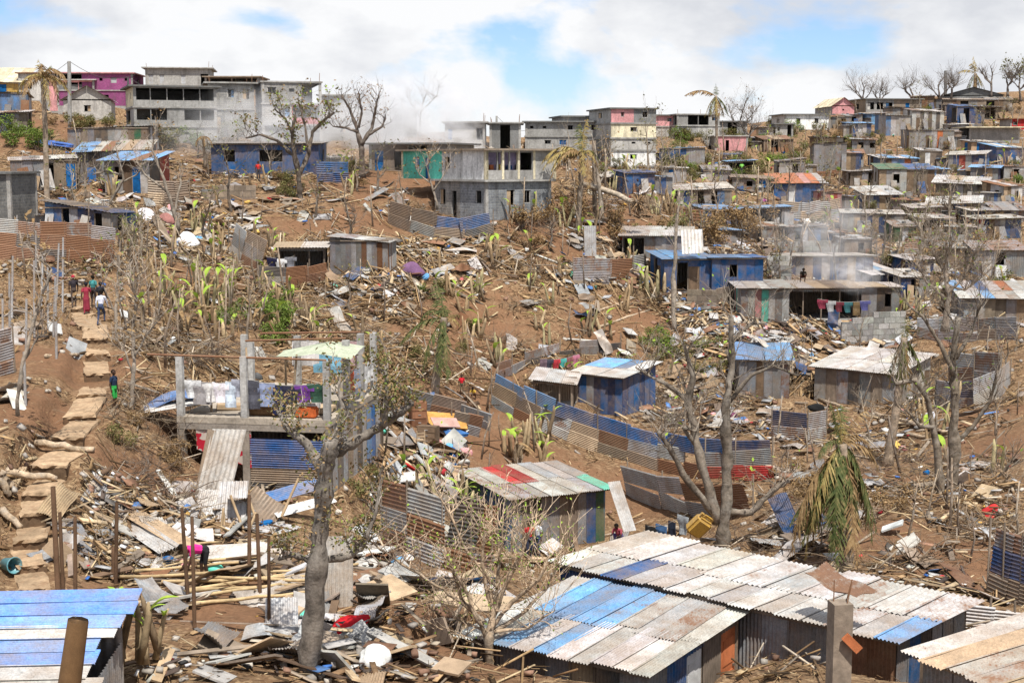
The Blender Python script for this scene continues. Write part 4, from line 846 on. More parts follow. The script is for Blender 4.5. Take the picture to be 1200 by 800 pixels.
block_wall('grey block retaining wall in front of the porch shelter', [(985, 404), (1022, 401), (1060, 394)], 1.9)
block_wall('stepped grey block wall beside the bright blue house', [(898, 330), (927, 331)], 2.1)
block_wall('low block wall holding a terrace below the shop house', [(236, 234), (300, 233)], 1.1, 'a')
block_wall('tan block wall under the porch of the bright blue house', [(805, 362), (840, 360), (868, 352)], 1.3, 'a')
block_wall('long grey terrace wall on the upper hillside', [(1070, 290), (1128, 288)], 1.0)
block_wall('short concrete wall with rough top near the smoky shed', [(925, 298), (985, 300)], 1.1)
block_wall('old stone coloured terrace wall below the blue stilt house', [(1000, 204), (1036, 206)], .9, 'a')

# ------------------------------------------------------------------ trees
def jitter_limb(pix, r0, r1, Y, q, spread):
    n = len(pix); out_, off = [], 0.0
    for i, (x, y) in enumerate(pix):
        if i: off += q.uniform(-spread, spread)
        sc = F / Y; out_.append((at(x, y, Y + off), (r0 + (r1 - r0) * i / max(1, n - 1)) * .74 / sc))
    res = []
    for (a, ra), (b, rb) in zip(out_, out_[1:]):
        for k in range(5):
            t_ = k / 5; p_ = a.lerp(b, t_); w = (b - a).length * .022
            if k: p_ = p_ + Vector((q.uniform(-w, w), q.uniform(-w, w), q.uniform(-w, w)))
            res.append((p_, (ra + (rb - ra) * t_) * q.uniform(.76, 1.26)))
    res.append(out_[-1]); return res
def sprout(p_, d, ln, r_, lev, q, paths, tips, droop=0.0, split=.75):
    pts = [(p_, r_)]; n = 4; cur = p_; dd = d.normalized()
    for i in range(n):
        dd = (dd + Vector((q.uniform(-.35, .35), q.uniform(-.35, .35), q.uniform(-.2, .3) - droop))).normalized(); cur = cur + dd * ln / n; pts.append((cur, max(.006, r_ * (1 - .75 * (i + 1) / n))))
        if lev > 0 and q.random() < split:
            s = (dd + Vector((q.uniform(-1, 1), q.uniform(-1, 1), q.uniform(-.3, .8))) * .9).normalized(); sprout(cur, s, ln * q.uniform(.45, .7), r_ * .5, lev - 1, q, paths, tips, droop)
    paths.append(pts); tips.append(cur)
def leaves_at(tips, n, size, q, spread):
    V, Fq = [], []
    for _ in range(n):
        c = q.choice(tips) + Vector((q.gauss(0, spread), q.gauss(0, spread), q.gauss(0, spread * .8))); s = size * q.uniform(.6, 1.4)
        e = Euler((q.uniform(-1.1, 1.1), q.uniform(-1.1, 1.1), q.uniform(0, 6.3))).to_matrix(); b = len(V)
        V += [c + e @ Vector((-.5 * s, 0, 0)), c + e @ Vector((0, -.28 * s, .04 * s)), c + e @ Vector((.5 * s, 0, 0)), c + e @ Vector((0, .28 * s, .04 * s))]; Fq.append((b, b + 1, b + 2, b + 3))
    return V, Fq
def tree(label, limbs, base=None, dep=None, twigs=2.0, tw_len=1.0, lev=1, leaf=None, seed=1, col=(.21, .175, .14), spread=.35, name='bare_tree', group=None, up=.5, tw_from=.45, sides=7, tw_r=.03):
    q = random.Random(seed); bx, by = base or limbs[0][0][0]; b = anchor(bx, by, dep); Y = b.y
    if dep is not None: b.z = min(b.z, float(H(b.x, b.y)) + .2)
    r = root(name, label, 'tree', b, 0, group); tw, tips = [], []; main = []
    for pix, r0, r1 in limbs:
        lm = jitter_limb(pix, r0, r1, Y, q, spread); main.append(lm)
        for i, (p_, rr) in enumerate(lm):
            if i < len(lm) * tw_from: continue
            for _ in range(int(twigs) + (q.random() < twigs % 1)):
                d = Vector((q.uniform(-1, 1), q.uniform(-1, 1), q.uniform(-.4, 1) + up)); sprout(p_, d, tw_len * q.uniform(.5, 1.3), min(rr * .6, tw_r), lev, q, tw, tips)
    first = main[0]; first.insert(0, (first[0][0] - Vector((0, 0, .5)), first[0][1] * 1.35))
    inv = lambda ps: [[(p_ - b, r_) for p_, r_ in path] for path in ps]
    V, Fc = tubes(inv([main[0]]), sides + 2); ob('trunk', new_mesh('trunk', V, Fc, 'bark', True), r, None, col)
    for lm in main[1:]: V, Fc = tubes(inv([lm]), sides); ob('limb', new_mesh('limb', V, Fc, 'bark', True), r, None, col)
    if tw: V, Fc = tubes(inv(tw), 4); ob('twigs', new_mesh('twigs', V, Fc, 'bark'), r, None, tuple(min(1, c * 1.25) for c in col))['kind'] = 'stuff'
    if leaf and tips:
        for lm_, n, size in leaf: V, Fq = leaves_at([t_ - b for t_ in tips], n, size, q, .13); ob('foliage', quads('foliage', [tuple(v) for v in V], Fq, lm_), r)['kind'] = 'stuff'
    return r
tree('thick old grey tree trunk with knobbly cut limbs and reddish new leaves', [([(358, 812), (366, 730), (372, 660), (378, 600), (381, 550), (388, 515)], 17.5, 12), ([(384, 560), (360, 520), (335, 500), (325, 480)], 10, 3),
      ([(392, 530), (425, 512), (452, 496), (468, 484), (484, 472)], 10, 4), ([(450, 498), (453, 470), (452, 430)], 6, 2), ([(378, 655), (405, 652), (422, 642), (428, 630)], 7, 5), ([(372, 660), (345, 650), (326, 655)], 6, 3), ([(396, 515), (402, 480), (398, 450)], 9, 3), ([(430, 630), (440, 600), (445, 570)], 4, 2)],
     dep=30.5, twigs=1.1, tw_len=.55, lev=1, leaf=[('leaf_dull', 2000, .09), ('leaf_dry', 1500, .09), ('leaf_green', 200, .09)], seed=4, col=(.185, .16, .135), spread=.25, tw_from=.4, name='old_tree')
tree('forked bare grey tree with twisted limbs beside the yellow jerrycan', [([(846, 645), (850, 600), (853, 540), (850, 480), (858, 425), (857, 372)], 12, 4), ([(842, 612), (822, 545), (806, 470), (812, 440), (802, 405)], 9, 3), ([(836, 600), (800, 555), (782, 520), (771, 505)], 7, 3.5),
      ([(846, 600), (880, 600), (905, 575), (925, 562)], 7, 4), ([(855, 470), (880, 440), (905, 428), (935, 440)], 4, 1.5), ([(808, 470), (780, 450), (760, 440), (745, 430)], 4, 1.5), ([(856, 400), (880, 380), (900, 378)], 3, 1), ([(815, 520), (800, 500), (815, 505)], 4, 2)],
     dep=52, twigs=1.3, tw_len=1.3, lev=2, leaf=[('leaf_bright', 60, .16)], seed=8, col=(.17, .14, .11))
tree('bare branching tree rising over the red bank', [([(1112, 612), (1117, 545), (1119, 470), (1117, 420), (1124, 372)], 11, 3.5), ([(1106, 600), (1100, 540), (1088, 470), (1072, 445), (1050, 450)], 7, 3), ([(1116, 572), (1148, 570), (1168, 562), (1186, 540)], 6, 2.5), ([(1118, 520), (1140, 500), (1160, 470), (1168, 440)], 5, 2),
      ([(1118, 440), (1100, 400), (1080, 370), (1062, 355)], 4, 1.5), ([(1120, 420), (1140, 385), (1150, 350)], 3.5, 1.2), ([(1094, 500), (1078, 500), (1062, 480)], 4, 1.5)], dep=58, twigs=1.3, tw_len=1.3, lev=2, leaf=[('leaf_green', 60, .16)], seed=12, col=(.15, .12, .09))
tree('dense leafless thicket of pale twigs beside the patchwork roof shack', [([(1108, 380), (1112, 350), (1108, 320), (1112, 290)], 5, 2), ([(1110, 352), (1085, 330), (1075, 310)], 3, 1), ([(1110, 345), (1130, 325), (1140, 300)], 3, 1), ([(1112, 330), (1098, 305), (1090, 285)], 2.5, 1), ([(1112, 335), (1130, 340), (1150, 325)], 2.5, 1)],
     dep=95, twigs=4.5, tw_len=1.7, lev=2, leaf=[('leaf_dry', 350, .2), ('leaf_green', 120, .2)], seed=14, col=(.25, .20, .155))
tree('multi stemmed shrub of cut branches with fresh green shoots', [([(574, 790), (573, 750), (578, 715), (572, 690)], 8, 5), ([(574, 752), (556, 718), (545, 690), (530, 665)], 5, 2), ([(578, 720), (590, 690), (610, 650), (622, 620)], 5, 2), ([(576, 735), (600, 705), (630, 680), (645, 650)], 4.5, 1.5), ([(572, 700), (565, 660), (568, 620)], 4, 1.5),
      ([(556, 718), (520, 690), (470, 660), (430, 632)], 3.5, 1.5), ([(580, 715), (585, 660), (590, 610)], 3.5, 1.2), ([(576, 740), (545, 730), (520, 715)], 3, 1.2), ([(585, 690), (550, 650), (520, 590), (505, 560)], 3, 1), ([(570, 745), (610, 720), (640, 690), (660, 640)], 4, 1.2), ([(575, 730), (598, 670), (600, 620)], 4, 1.2), ([(568, 730), (540, 700), (520, 640)], 4, 1.2), ([(572, 760), (545, 745), (505, 735)], 3.5, 1), ([(578, 740), (620, 735), (650, 715)], 3.5, 1)],
     dep=33.2, twigs=2.0, tw_len=.9, lev=1, leaf=[('leaf_green', 700, .075), ('leaf_bright', 420, .07)], seed=21, col=(.36, .27, .185), spread=.3, name='cut_shrub', tw_r=.018, sides=6)
tree('half bare tree with yellowish leaves in front of the grey houses', [([(352, 232), (350, 205), (345, 180), (342, 160), (346, 135)], 5, 2), ([(350, 205), (362, 180), (366, 155), (380, 140), (392, 132)], 4, 1.5), ([(346, 185), (325, 165), (305, 158), (288, 162)], 3, 1.2), ([(344, 160), (335, 140), (322, 128)], 2.5, 1), ([(362, 180), (358, 150), (350, 120)], 2.5, 1)],
     dep=116, twigs=1.6, tw_len=1.5, lev=1, leaf=[('leaf_dull', 650, .24), ('leaf_bright', 140, .22), ('leaf_dry', 400, .22)], seed=31, col=(.12, .095, .075))
tree('dark bare tree with upswept branches beside the smoke', [([(424, 202), (424, 175), (418, 150), (410, 128), (400, 112)], 5, 1.5), ([(424, 170), (436, 150), (440, 128), (444, 110)], 3.5, 1), ([(420, 155), (405, 150), (390, 148)], 2.5, 1), ([(432, 158), (448, 148), (452, 138)], 2.5, 1), ([(420, 150), (424, 130), (420, 108)], 2.5, 1)],
     dep=125, twigs=2.0, tw_len=1.3, lev=1, leaf=[('leaf_dry', 260, .2)], seed=33, col=(.10, .075, .06))
tree('bare tree silhouetted on the skyline beside the smoke column', [([(492, 160), (492, 140), (495, 122), (500, 108)], 2, .8), ([(493, 138), (482, 122), (476, 112)], 1.5, .6), ([(494, 130), (506, 118), (512, 112)], 1.5, .6)], dep=158, twigs=1.8, tw_len=1.8, lev=1, seed=35, col=(.16, .13, .11))
for i, (x, y, h_, nm) in enumerate(((1012, 126, 32, 'wide spreading bare tree on the skyline beside the gabled house'), (1031, 124, 22, 'slender bare tree next to the wide spreading skyline tree'), (1068, 120, 26, 'bare tree behind the white rooftop rubble on the skyline'), (1101, 124, 34, 'thin bare tree on the skyline beside the tall mast'),
                                   (1162, 106, 28, 'crooked dead tree with forked top on the hill crest'), (1181, 106, 20, 'twiggy bare tree on the hill crest'), (1196, 112, 30, 'dark leafy tree at the far end of the hill crest'), (868, 162, 44, 'tall sparse tree with few leaves beside the ruined skyline house'), (878, 166, 28, 'small bare tree behind the pink walled house'), (1115, 108, 12, 'tiny bare tree at the start of the crest'))):
    q = random.Random(i + 60); limbs = [([(x, y + 4), (x + q.uniform(-2, 2), y - h_ * .35), (x + q.uniform(-4, 4), y - h_ * .7), (x + q.uniform(-6, 6), y - h_)], 1.8, .5)]
    for k in range(4): s = q.choice((-1, 1)); limbs.append(([(x, y - h_ * .25), (x + s * h_ * q.uniform(.15, .3), y - h_ * .5), (x + s * h_ * q.uniform(.25, .6), y - h_ * q.uniform(.7, .95))], 1.1, .4))
    tree(nm, limbs, twigs=1.3, tw_len=1.9, lev=2 if i != 4 else 0, seed=70 + i, col=(.13, .105, .09), leaf=[('leaf_dull', 900, .35)] if i == 6 else [('leaf_dry', 60, .3)] if i == 7 else None, dep=min(250, P(x, y + 4).y + 2), spread=1.0, tw_r=.05)
for i, (limbs, dep, nm) in enumerate(((([([(208, 262), (200, 235), (190, 205), (178, 175), (183, 150)], 3, 1), ([(196, 225), (170, 205), (160, 190)], 2, .8), ([(205, 250), (212, 215), (211, 205)], 2, 1)]), 96, 'pale fallen grey tree leaning over the white panel shack'),
      (([([(130, 235), (145, 210), (140, 190), (135, 170)], 2.5, .8), ([(142, 205), (125, 200), (108, 205)], 1.8, .8), ([(140, 215), (160, 205), (170, 190)], 1.6, .6)]), 104, 'tangled dry tree beside the tall palm trunk'),
      (([([(705, 252), (703, 225), (700, 200), (697, 170)], 4, 1.5), ([(703, 215), (710, 200), (716, 180)], 2, .8)]), 118, 'dry leafless trunk in front of the tall white block'),
      (([([(790, 378), (789, 330), (792, 280), (796, 225)], 4.5, 1.5)]), 102, 'tall dark bare pole trunk beside the blue porch'),
      (([([(512, 238), (505, 215), (500, 195), (506, 182)], 2, .8), ([(505, 215), (492, 205), (488, 198)], 1.4, .6), ([(507, 225), (520, 205), (528, 190)], 1.4, .6)]), 108, 'small dry tree in front of the mint green wall'),
      (([([(630, 640), (617, 590), (612, 540), (607, 470), (604, 440)], 4, 2), ([(612, 550), (600, 530), (590, 515)], 2, 1)]), 60, 'slender broken trunk at the corner of the platform') if False else (([([(620, 240), (622, 215), (627, 190)], 2.5, 1)]), 118, 'thin broken trunk before the block house'),
      (([([(154, 475), (157, 430), (155, 390), (160, 350), (150, 320)], 3.5, 1.5), ([(156, 420), (170, 395), (185, 375)], 2, 1), ([(156, 440), (148, 415), (140, 400)], 2, 1)]), 55, 'slender bare sapling standing beside the steps'),
      (([([(138, 425), (136, 380), (138, 330), (140, 280)], 3, 1.2), ([(137, 370), (125, 345), (118, 320)], 1.8, .8)]), 66, 'dry trunk with vines next to the steps'),
      (([([(20, 470), (28, 420), (45, 360), (60, 315)], 3.5, 2), ([(30, 420), (45, 395), (55, 390)], 2, 1)]), 47, 'leaning dry vine covered trunk on the dirt bank'),
      (([([(1085, 300), (1080, 265), (1090, 235)], 2, .8), ([(1082, 275), (1070, 255), (1062, 245)], 1.4, .6)]), 128, 'bare tree between the open shelter and the striped shed'))):
    tree(nm, limbs, dep=dep, twigs=1.6, tw_len=1.2, lev=1, seed=90 + i, col=(.26, .215, .17), leaf=[('leaf_green', 40, .2)] if i % 2 else [('leaf_dry', 120, .2)], tw_r=.025)

# ------------------------------------------------------------------ palms
def frond_mesh(az, el, ln, droop, mat, seed, leaf=.55, n=22):
    q = random.Random(seed); V, Fq = [], []; cur = Vector((0, 0, 0)); d = Vector((math.cos(az) * math.cos(el), math.sin(az) * math.cos(el), math.sin(el))); pts = [cur]; dirs = [d]
    for i in range(n):
        d = (d + Vector((q.uniform(-.07, .07), q.uniform(-.07, .07), -droop / n))).normalized(); cur = cur + d * ln / n; pts.append(cur); dirs.append(d)
    for i in range(n):
        a, b = pts[i], pts[i + 1]; s = dirs[i].cross(Vector((0, 0, 1)));  s = s.normalized() if s.length > .05 else Vector((1, 0, 0)); u = s.cross(dirs[i]).normalized(); w = .035 * (1 - .8 * i / n) * ln / 3
        for sv, uv in ((s, u), (u, s)):
            k = len(V); V += [a - sv * w, b - sv * w, b + sv * w, a + sv * w]; Fq.append((k, k + 1, k + 2, k + 3))
        if i < 2: continue
        L_ = leaf * math.sin(math.pi * min(1, (i + 2) / (n + 1))) ** .6
        for sg in (-1, 1):
            for h in (0, .5):
                if q.random() < .3: continue
                o = a.lerp(b, h); dv = (s * sg * q.uniform(.5, .9) + dirs[i] * .6 + Vector((0, 0, -.55 - .6 * q.random()))).normalized(); e = o + dv * L_ * q.uniform(.35, 1.4); wv = dirs[i] * .045 * ln / 3
                m_ = o.lerp(e, .5) + Vector((0, 0, .03)); k = len(V); V += [o - wv * .5, m_ - wv, m_ + wv, o + wv * .5]; Fq.append((k, k + 1, k + 2, k + 3)); k = len(V); V += [m_ - wv, e, e + wv * .2, m_ + wv]; Fq.append((k, k + 1, k + 2, k + 3))
    return quads('frond', [tuple(v) for v in V], Fq, mat)
def palm(label, base, top, r0, r1, fronds, dep=None, seed=1, col=(.26, .20, .145), name='palm_tree', mids=()):
    b = anchor(*base, dep); Y = b.y; sc = F / Y; q = random.Random(seed); r = root(name, label, 'palm tree', b)
    pix = [base, *mids, top]; lm = [(at(x, y, Y) - b, (r0 + (r1 - r0) * i / (len(pix) - 1)) / sc) for i, (x, y) in enumerate(pix)]; path = []
    for (a, ra), (c, rb) in zip(lm, lm[1:]):
        n = 14
        for k in range(n): path.append((a.lerp(c, k / n), (ra + (rb - ra) * k / n) * (1.0 if k % 2 else 1.1)))
    path.append(lm[-1]); path.insert(0, (path[0][0] - Vector((0, 0, .6)), path[0][1] * 1.3)); V, Fc = tubes([path], 8); ob('trunk', new_mesh('trunk', V, Fc, 'bark', True), r, None, col)
    for i, (az, el, ln, dr, mt) in enumerate(fronds):
        ob('frond', frond_mesh(R(az), R(el), ln, dr, mt, seed * 50 + i, leaf=.24 * ln ** .7 + .1), r, Matrix.Translation(lm[-1][0] + Vector((0, 0, q.uniform(-.15, .05)))))
    return r
FG, FD, FY = 'frond_green', 'leaf_dry', 'frond_gold'
palm('tall palm with ragged brown hanging crown above the sheds', (55, 232), (50, 92), 3.2, 2.6, [(k * 47, random.Random(k).uniform(20, 75), random.Random(k + 9).uniform(1.8, 3.4), random.Random(k + 5).uniform(2.2, 4.2), (FD, FD, FY)[k % 3]) for k in range(17)] + [(95, 84, 1.5, .5, FY), (60, 70, 1.4, 1.2, FG)], dep=106, seed=2, mids=((53, 150),))
palm('slanting palm with drooping dark green fronds on the cleared slope', (509, 462), (521, 372), 5.0, 4.0, [(180, 15, 3.2, 1.7, FG), (170, 60, 2.6, 3.8, FG), (150, 78, 2.6, 1.4, FG), (250, -30, 3.6, 1.8, FG), (280, -40, 3.8, 1.6, FG), (220, -20, 3.4, 2.4, FG), (20, 40, 1.2, 2.5, FY), (330, 30, 1.2, 2.5, FD), (100, 60, 2.4, 2.6, FG), (265, -50, 3.2, 1, FG)], dep=77, seed=3, mids=((514, 420),))
palm('palm with golden fronds blown to one side before the tall block', (677, 268), (682, 180), 3.2, 2.8, [(185, 40, 4.0, 2.2, FY), (175, 55, 4.2, 2.6, FY), (200, 30, 3.6, 2.4, FY), (215, 50, 3.6, 3.2, FD), (160, 35, 3.4, 2.6, FG), (90, 85, 3.0, .6, FY), (100, 80, 2.6, .4, FG), (20, 50, 2.4, 3.4, FG), (0, 20, 2.4, 3.0, FD), (250, 10, 3.4, 3.2, FD), (300, 0, 3.6, 3.0, FD), (270, 40, 3.4, 3.8, FY), (320, 60, 2.2, 3.6, FY), (190, 10, 3.8, 1.9, FD)], dep=114, seed=4, mids=((680, 225),))
palm('palm with its whole crown of fronds hanging against the trunk', (993, 672), (986, 520), 8.5, 7.0, [(k * 47 + 10, (-25, -55, -72, -45)[k % 4], 2.3 + .45 * (k % 5), (2.6, 1.2, .4, 1.8)[k % 4], (FG, FD, FG, FD, FD, FY, FG)[k % 7]) for k in range(34)] + [(200, 60, 1.4, 3.8, FG), (100, 85, 1.3, .3, FY), (80, 80, 1.5, .8, FG), (150, 75, 1.4, .5, FG), (20, 45, 2.0, 2.8, FD), (350, 30, 1.9, 2.8, FD), (30, 65, 1.6, 1.5, FD), (195, -52, 3.4, .8, FG), (215, -48, 3.4, .9, FG), (185, -55, 3.2, .6, FY), (200, -58, 3.6, .5, FG), (175, -64, 3.0, .4, FG)], dep=46, seed=6, mids=((990, 600),))
palm('lone palm with limp hanging fronds on the skyline', (840, 168), (839, 112), 1.6, 1.4, [(k * 40, -30 - 14 * (k % 3), 3.0, 1.4, (FG, FY, FD)[k % 3]) for k in range(11)] + [(190, 35, 4.5, 1.4, FD), (90, 85, 1.6, .4, FG)], dep=178, seed=7)
palm('bent palm with yellow fronds on the hill crest', (1143, 112), (1143, 86), 2, 1.8, [(k * 51, -35 - 12 * (k % 3), 3.4, 1.6, (FY, FG, FD)[k % 3]) for k in range(8)] + [(200, 70, 3.6, 2.6, FY), (90, 85, 3.2, .5, FY), (180, 45, 3.6, 1.6, FY)], dep=252, seed=8)
palm('dead palm stump with a beard of dark hanging fronds in the valley', (1041, 535), (1060, 395), 5.5, 4, [(k * 40, -50 - 10 * (k % 3), 2.7, 1.2, (FG, FD, FG)[k % 3]) for k in range(10)] + [(100, 86, 1.2, .3, FG), (80, 80, 1.1, .6, FY)], dep=70, seed=9, mids=((1052, 470),))
palm('thin dead palm pole with short dry tuft beside the shop house', (240, 190), (238, 160), 1.6, 1.4, [(k * 72, 30, 1.5, 3.5, FD) for k in range(5)], dep=124, seed=10)
def log_thing(name, label, a, b, r_, col='a', cat='log', mat='bark', group=None):
    a, b = Vector(a), Vector(b); q = random.Random(int(a.x * 31 + b.y * 17)); n = 6; pts = [(a.lerp(b, i / n) + Vector((q.uniform(-1, 1), q.uniform(-1, 1), q.uniform(-1, 1))) * r_ * (.5 if 0 < i < n else 0) - a, r_ * (1 - .25 * i / n)) for i in range(n + 1)]
    V, Fc = tubes([pts], 7); return tag(ob(name, new_mesh(name, V, Fc, mat, True), None, Matrix.Translation(a), col), label, cat, group)
def fallen_palm():
    a, b = at(686, 217, 120), at(748, 238, 114); r = log_thing('fallen_palm', 'pale fallen palm trunk with fibrous root ball', a, b, .27, (.40, .33, .25), 'palm trunk')
    q = random.Random(3); V = []; Fc = []; paths = []
    for k in range(60):
        d = Vector((q.gauss(.5, 1), q.gauss(0, 1), q.gauss(-.2, 1))).normalized(); paths.append([(b - a, .1), (b - a + d * .5, .06), (b - a + d * q.uniform(.7, 1.0) + Vector((0, 0, -.15)), .02)])
    V, Fc = tubes(paths, 4); ob('root_ball', new_mesh('roots', V, Fc, 'bark'), r, None, (.24, .15, .08))
fallen_palm()

# ------------------------------------------------------------------ landmarks used to say where a thing lies
LM = [(n, P(x, y)) for n, x, y in (('the earth steps', 110, 440), ('the lower steps', 40, 640), ('the laundry platform', 300, 560), ('the green and blue shack', 660, 640), ('the curving blue fence', 740, 545), ('the mint green house', 560, 262),
      ('the rust streaked grey shed', 421, 325), ('the bright blue house', 850, 345), ('the porch shelter', 960, 385), ('the white roofed valley house', 1010, 478), ('the patchwork roof shack', 1165, 380), ('the orange roofed blue house', 936, 242), ('the blue shop house', 311, 210),
      ('the open metal shed', 765, 308), ('the wreckage heap', 510, 520), ('the hanging palm', 985, 660), ('the old grey tree', 380, 740), ('the bare hillside palm', 510, 450), ('the white panel shack', 150, 232), ('the rusty fence above the steps', 70, 312), ('the blue corrugated cabin', 715, 490),
      ('the branching tree on the red bank', 1112, 610), ('the fallen palm trunk', 740, 245), ('the blue stilt house', 1052, 204), ('the torn roof shack', 1124, 240), ('the red panel shack', 1165, 282), ('the smoky shed', 960, 336), ('the forked bare tree', 848, 625), ('the buckled sheet wall', 282, 312), ('the hill crest', 1120, 130), ('the pink walled house', 857, 180), ('the bamboo poles', 250, 690))]
def near_lm(p_): return min(LM, key=lambda l: (l[1] - p_).length / (40 + l[1].y))[0]
def slope_n(x, y):
    e = .4; gx = float(H(x + e, y) - H(x - e, y)) / (2 * e); gy = float(H(x, y + e) - H(x, y - e)) / (2 * e); return Vector((-gx, -gy, 1)).normalized()
def pick(rect, n, q, far=False):
    out_ = []
    x0, x1, y0, y1 = rect
    px = [q.uniform(x0, x1) for _ in range(n * 3)]; py = [q.uniform(y0, y1) for _ in range(n * 3)]
    pp, ok = PP(px, py); bad = in_pads(pp[:, 0], pp[:, 1], .15) | ~ok
    for p_, b in zip(pp, bad):
        if not b: out_.append(Vector(p_))
        if len(out_) == n: break
    return out_

# ------------------------------------------------------------------ banana plants, shrubs, weeds
def banana_meshes(seed):
    q = random.Random(seed); st, lv = [], []
    for k in range(q.randint(2, 4)):
        o = Vector((q.gauss(0, .22), q.gauss(0, .22), -.2)); h = q.uniform(.9, 2.3); lean = Vector((q.gauss(0, .16), q.gauss(0, .16), 1)); r_ = q.uniform(.07, .13)
        V, Fc = tubes([[(o, r_ * 1.25), (o + lean * h * .4, r_), (o + lean * h * .8, r_ * .85), (o + lean * h + Vector((q.uniform(-.1, .1), 0, 0)), r_ * .35)]], 6); st.append(new_mesh('stem', V, Fc, 'stalk', True))
        if q.random() < .66:
            V, Fc = [], []; top = o + lean * h * .85; az = q.uniform(0, 6.3); dd = Vector((math.cos(az) * .5, math.sin(az) * .5, 1)); s = Vector((-math.sin(az), math.cos(az), 0)); ln = q.uniform(.4, .95)
            mt = 'leaf_bright' if q.random() < .78 else 'leaf_dry'
            for j in range(7):
                t_ = j / 6; c = top + dd * ln * t_ + Vector((math.cos(az), math.sin(az), -1.1)) * (t_ ** 2) * ln * (.45 if mt == 'leaf_bright' else 1.3); w = .17 * ln * math.sin(math.pi * min(.98, .1 + .88 * t_)); V += [c - s * w + Vector((0, 0, w * .4)), c, c + s * w + Vector((0, 0, w * .4))]
            for j in range(6): a = j * 3; Fc += [(a, a + 1, a + 4, a + 3), (a + 1, a + 2, a + 5, a + 4)]
            lv.append((new_mesh('leaf', V, Fc, mt), mt))
    return st, lv
BAN = [banana_meshes(s) for s in range(9)]
def banana(p_, q, k=None, big=1.0):
    st, lv = BAN[k if k is not None else q.randrange(9)]; fresh = any(m == 'leaf_bright' for _, m in lv); lmk = near_lm(p_)
    r = root('banana_plant', (f'snapped banana stems with fresh green leaf near {lmk}' if fresh else f'snapped dry banana stems without green leaf near {lmk}'), 'banana plant', p_, q.uniform(0, 6.3), 'broken banana plants near ' + lmk)
    r.scale = (big, big, big * q.uniform(.8, 1.2)); c = q.choice(((.40, .30, .18), (.30, .21, .12), (.22, .16, .10), (.34, .29, .16)))
    for m_ in st: ob('stem', m_, r, None, c)
    for m_, _ in lv: ob('leaf', m_, r)
q = random.Random(11)
for rect, n in (((150, 330, 270, 400), 42), ((200, 340, 340, 400), 14), ((340, 480, 370, 420), 8), ((560, 720, 240, 300), 14), ((500, 760, 310, 430), 26), ((590, 640, 505, 560), 9), ((760, 860, 225, 270), 14), ((940, 1110, 225, 290), 16), ((1080, 1200, 130, 200), 22), ((1060, 1200, 200, 300), 18),
                ((880, 1010, 150, 230), 12), ((1050, 1180, 310, 380), 14), ((60, 260, 190, 250), 10), ((270, 420, 180, 230), 10), ((700, 830, 180, 225), 14), ((1040, 1190, 480, 560), 6), ((440, 580, 560, 620), 5), ((830, 900, 165, 215), 8), ((640, 800, 430, 470), 5)):
    for p_ in pick(rect, n, q): banana(p_, q)
for x, y in ((762, 345), (770, 346), (757, 343)): banana(P(x, y), q, 4, 1.5)
for x, y in ((150, 760), (160, 770), (168, 758), (145, 772), (176, 766)): banana(at(x, y, 30), q, 2 + (x % 3), .8)
SHR = []
for s in range(6):
    qq = random.Random(s + 40); V, Fq = [], []
    cl = [(Vector((qq.gauss(0, .45), qq.gauss(0, .45), qq.uniform(.3, 1.1))), qq.uniform(.25, .5)) for _ in range(8)]
    for c, r_ in cl:
        for _ in range(110):
            d = Vector((qq.gauss(0, 1), qq.gauss(0, 1), qq.gauss(0, 1))).normalized() * r_ * qq.uniform(.5, 1.05); e = Euler((qq.uniform(-1, 1), qq.uniform(-1, 1), qq.uniform(0, 6.3))).to_matrix(); sz = qq.uniform(.06, .15); b = len(V); o = c + d
            V += [o + e @ Vector((-sz * .6, 0, 0)), o + e @ Vector((0, -sz * .3, .02)), o + e @ Vector((sz * .6, 0, 0)), o + e @ Vector((0, sz * .3, .02))]; Fq.append((b, b + 1, b + 2, b + 3))
    st = [[(Vector((0, 0, -.2)), .035), (c * .5 + Vector((qq.gauss(0, .05), 0, 0)), .022), (c, .01)] for c, _ in cl]; tv, tf = tubes(st, 4)
    SHR.append(({m: quads('foliage', [tuple(v) for v in V], Fq, m) for m in ('leaf_green', 'leaf_dull', 'leaf_dry')}, new_mesh('stems', tv, tf, 'bark')))
def shrub(p_, q, sc, kind):
    fo, st = q.choice(SHR); lmk = near_lm(p_); nm = {'leaf_green': 'green leafy shrub', 'leaf_dull': 'dull olive shrub', 'leaf_dry': 'dry brown shrub'}[kind]
    r = root('shrub', f'{nm} growing near {lmk}', 'shrub', p_, q.uniform(0, 6.3), 'shrubs near ' + lmk); r.scale = (sc, sc, sc * q.uniform(.8, 1.1)); ob('stems', st, r, None, (.20, .15, .10)); ob('foliage', fo[kind], r)['kind'] = 'stuff'
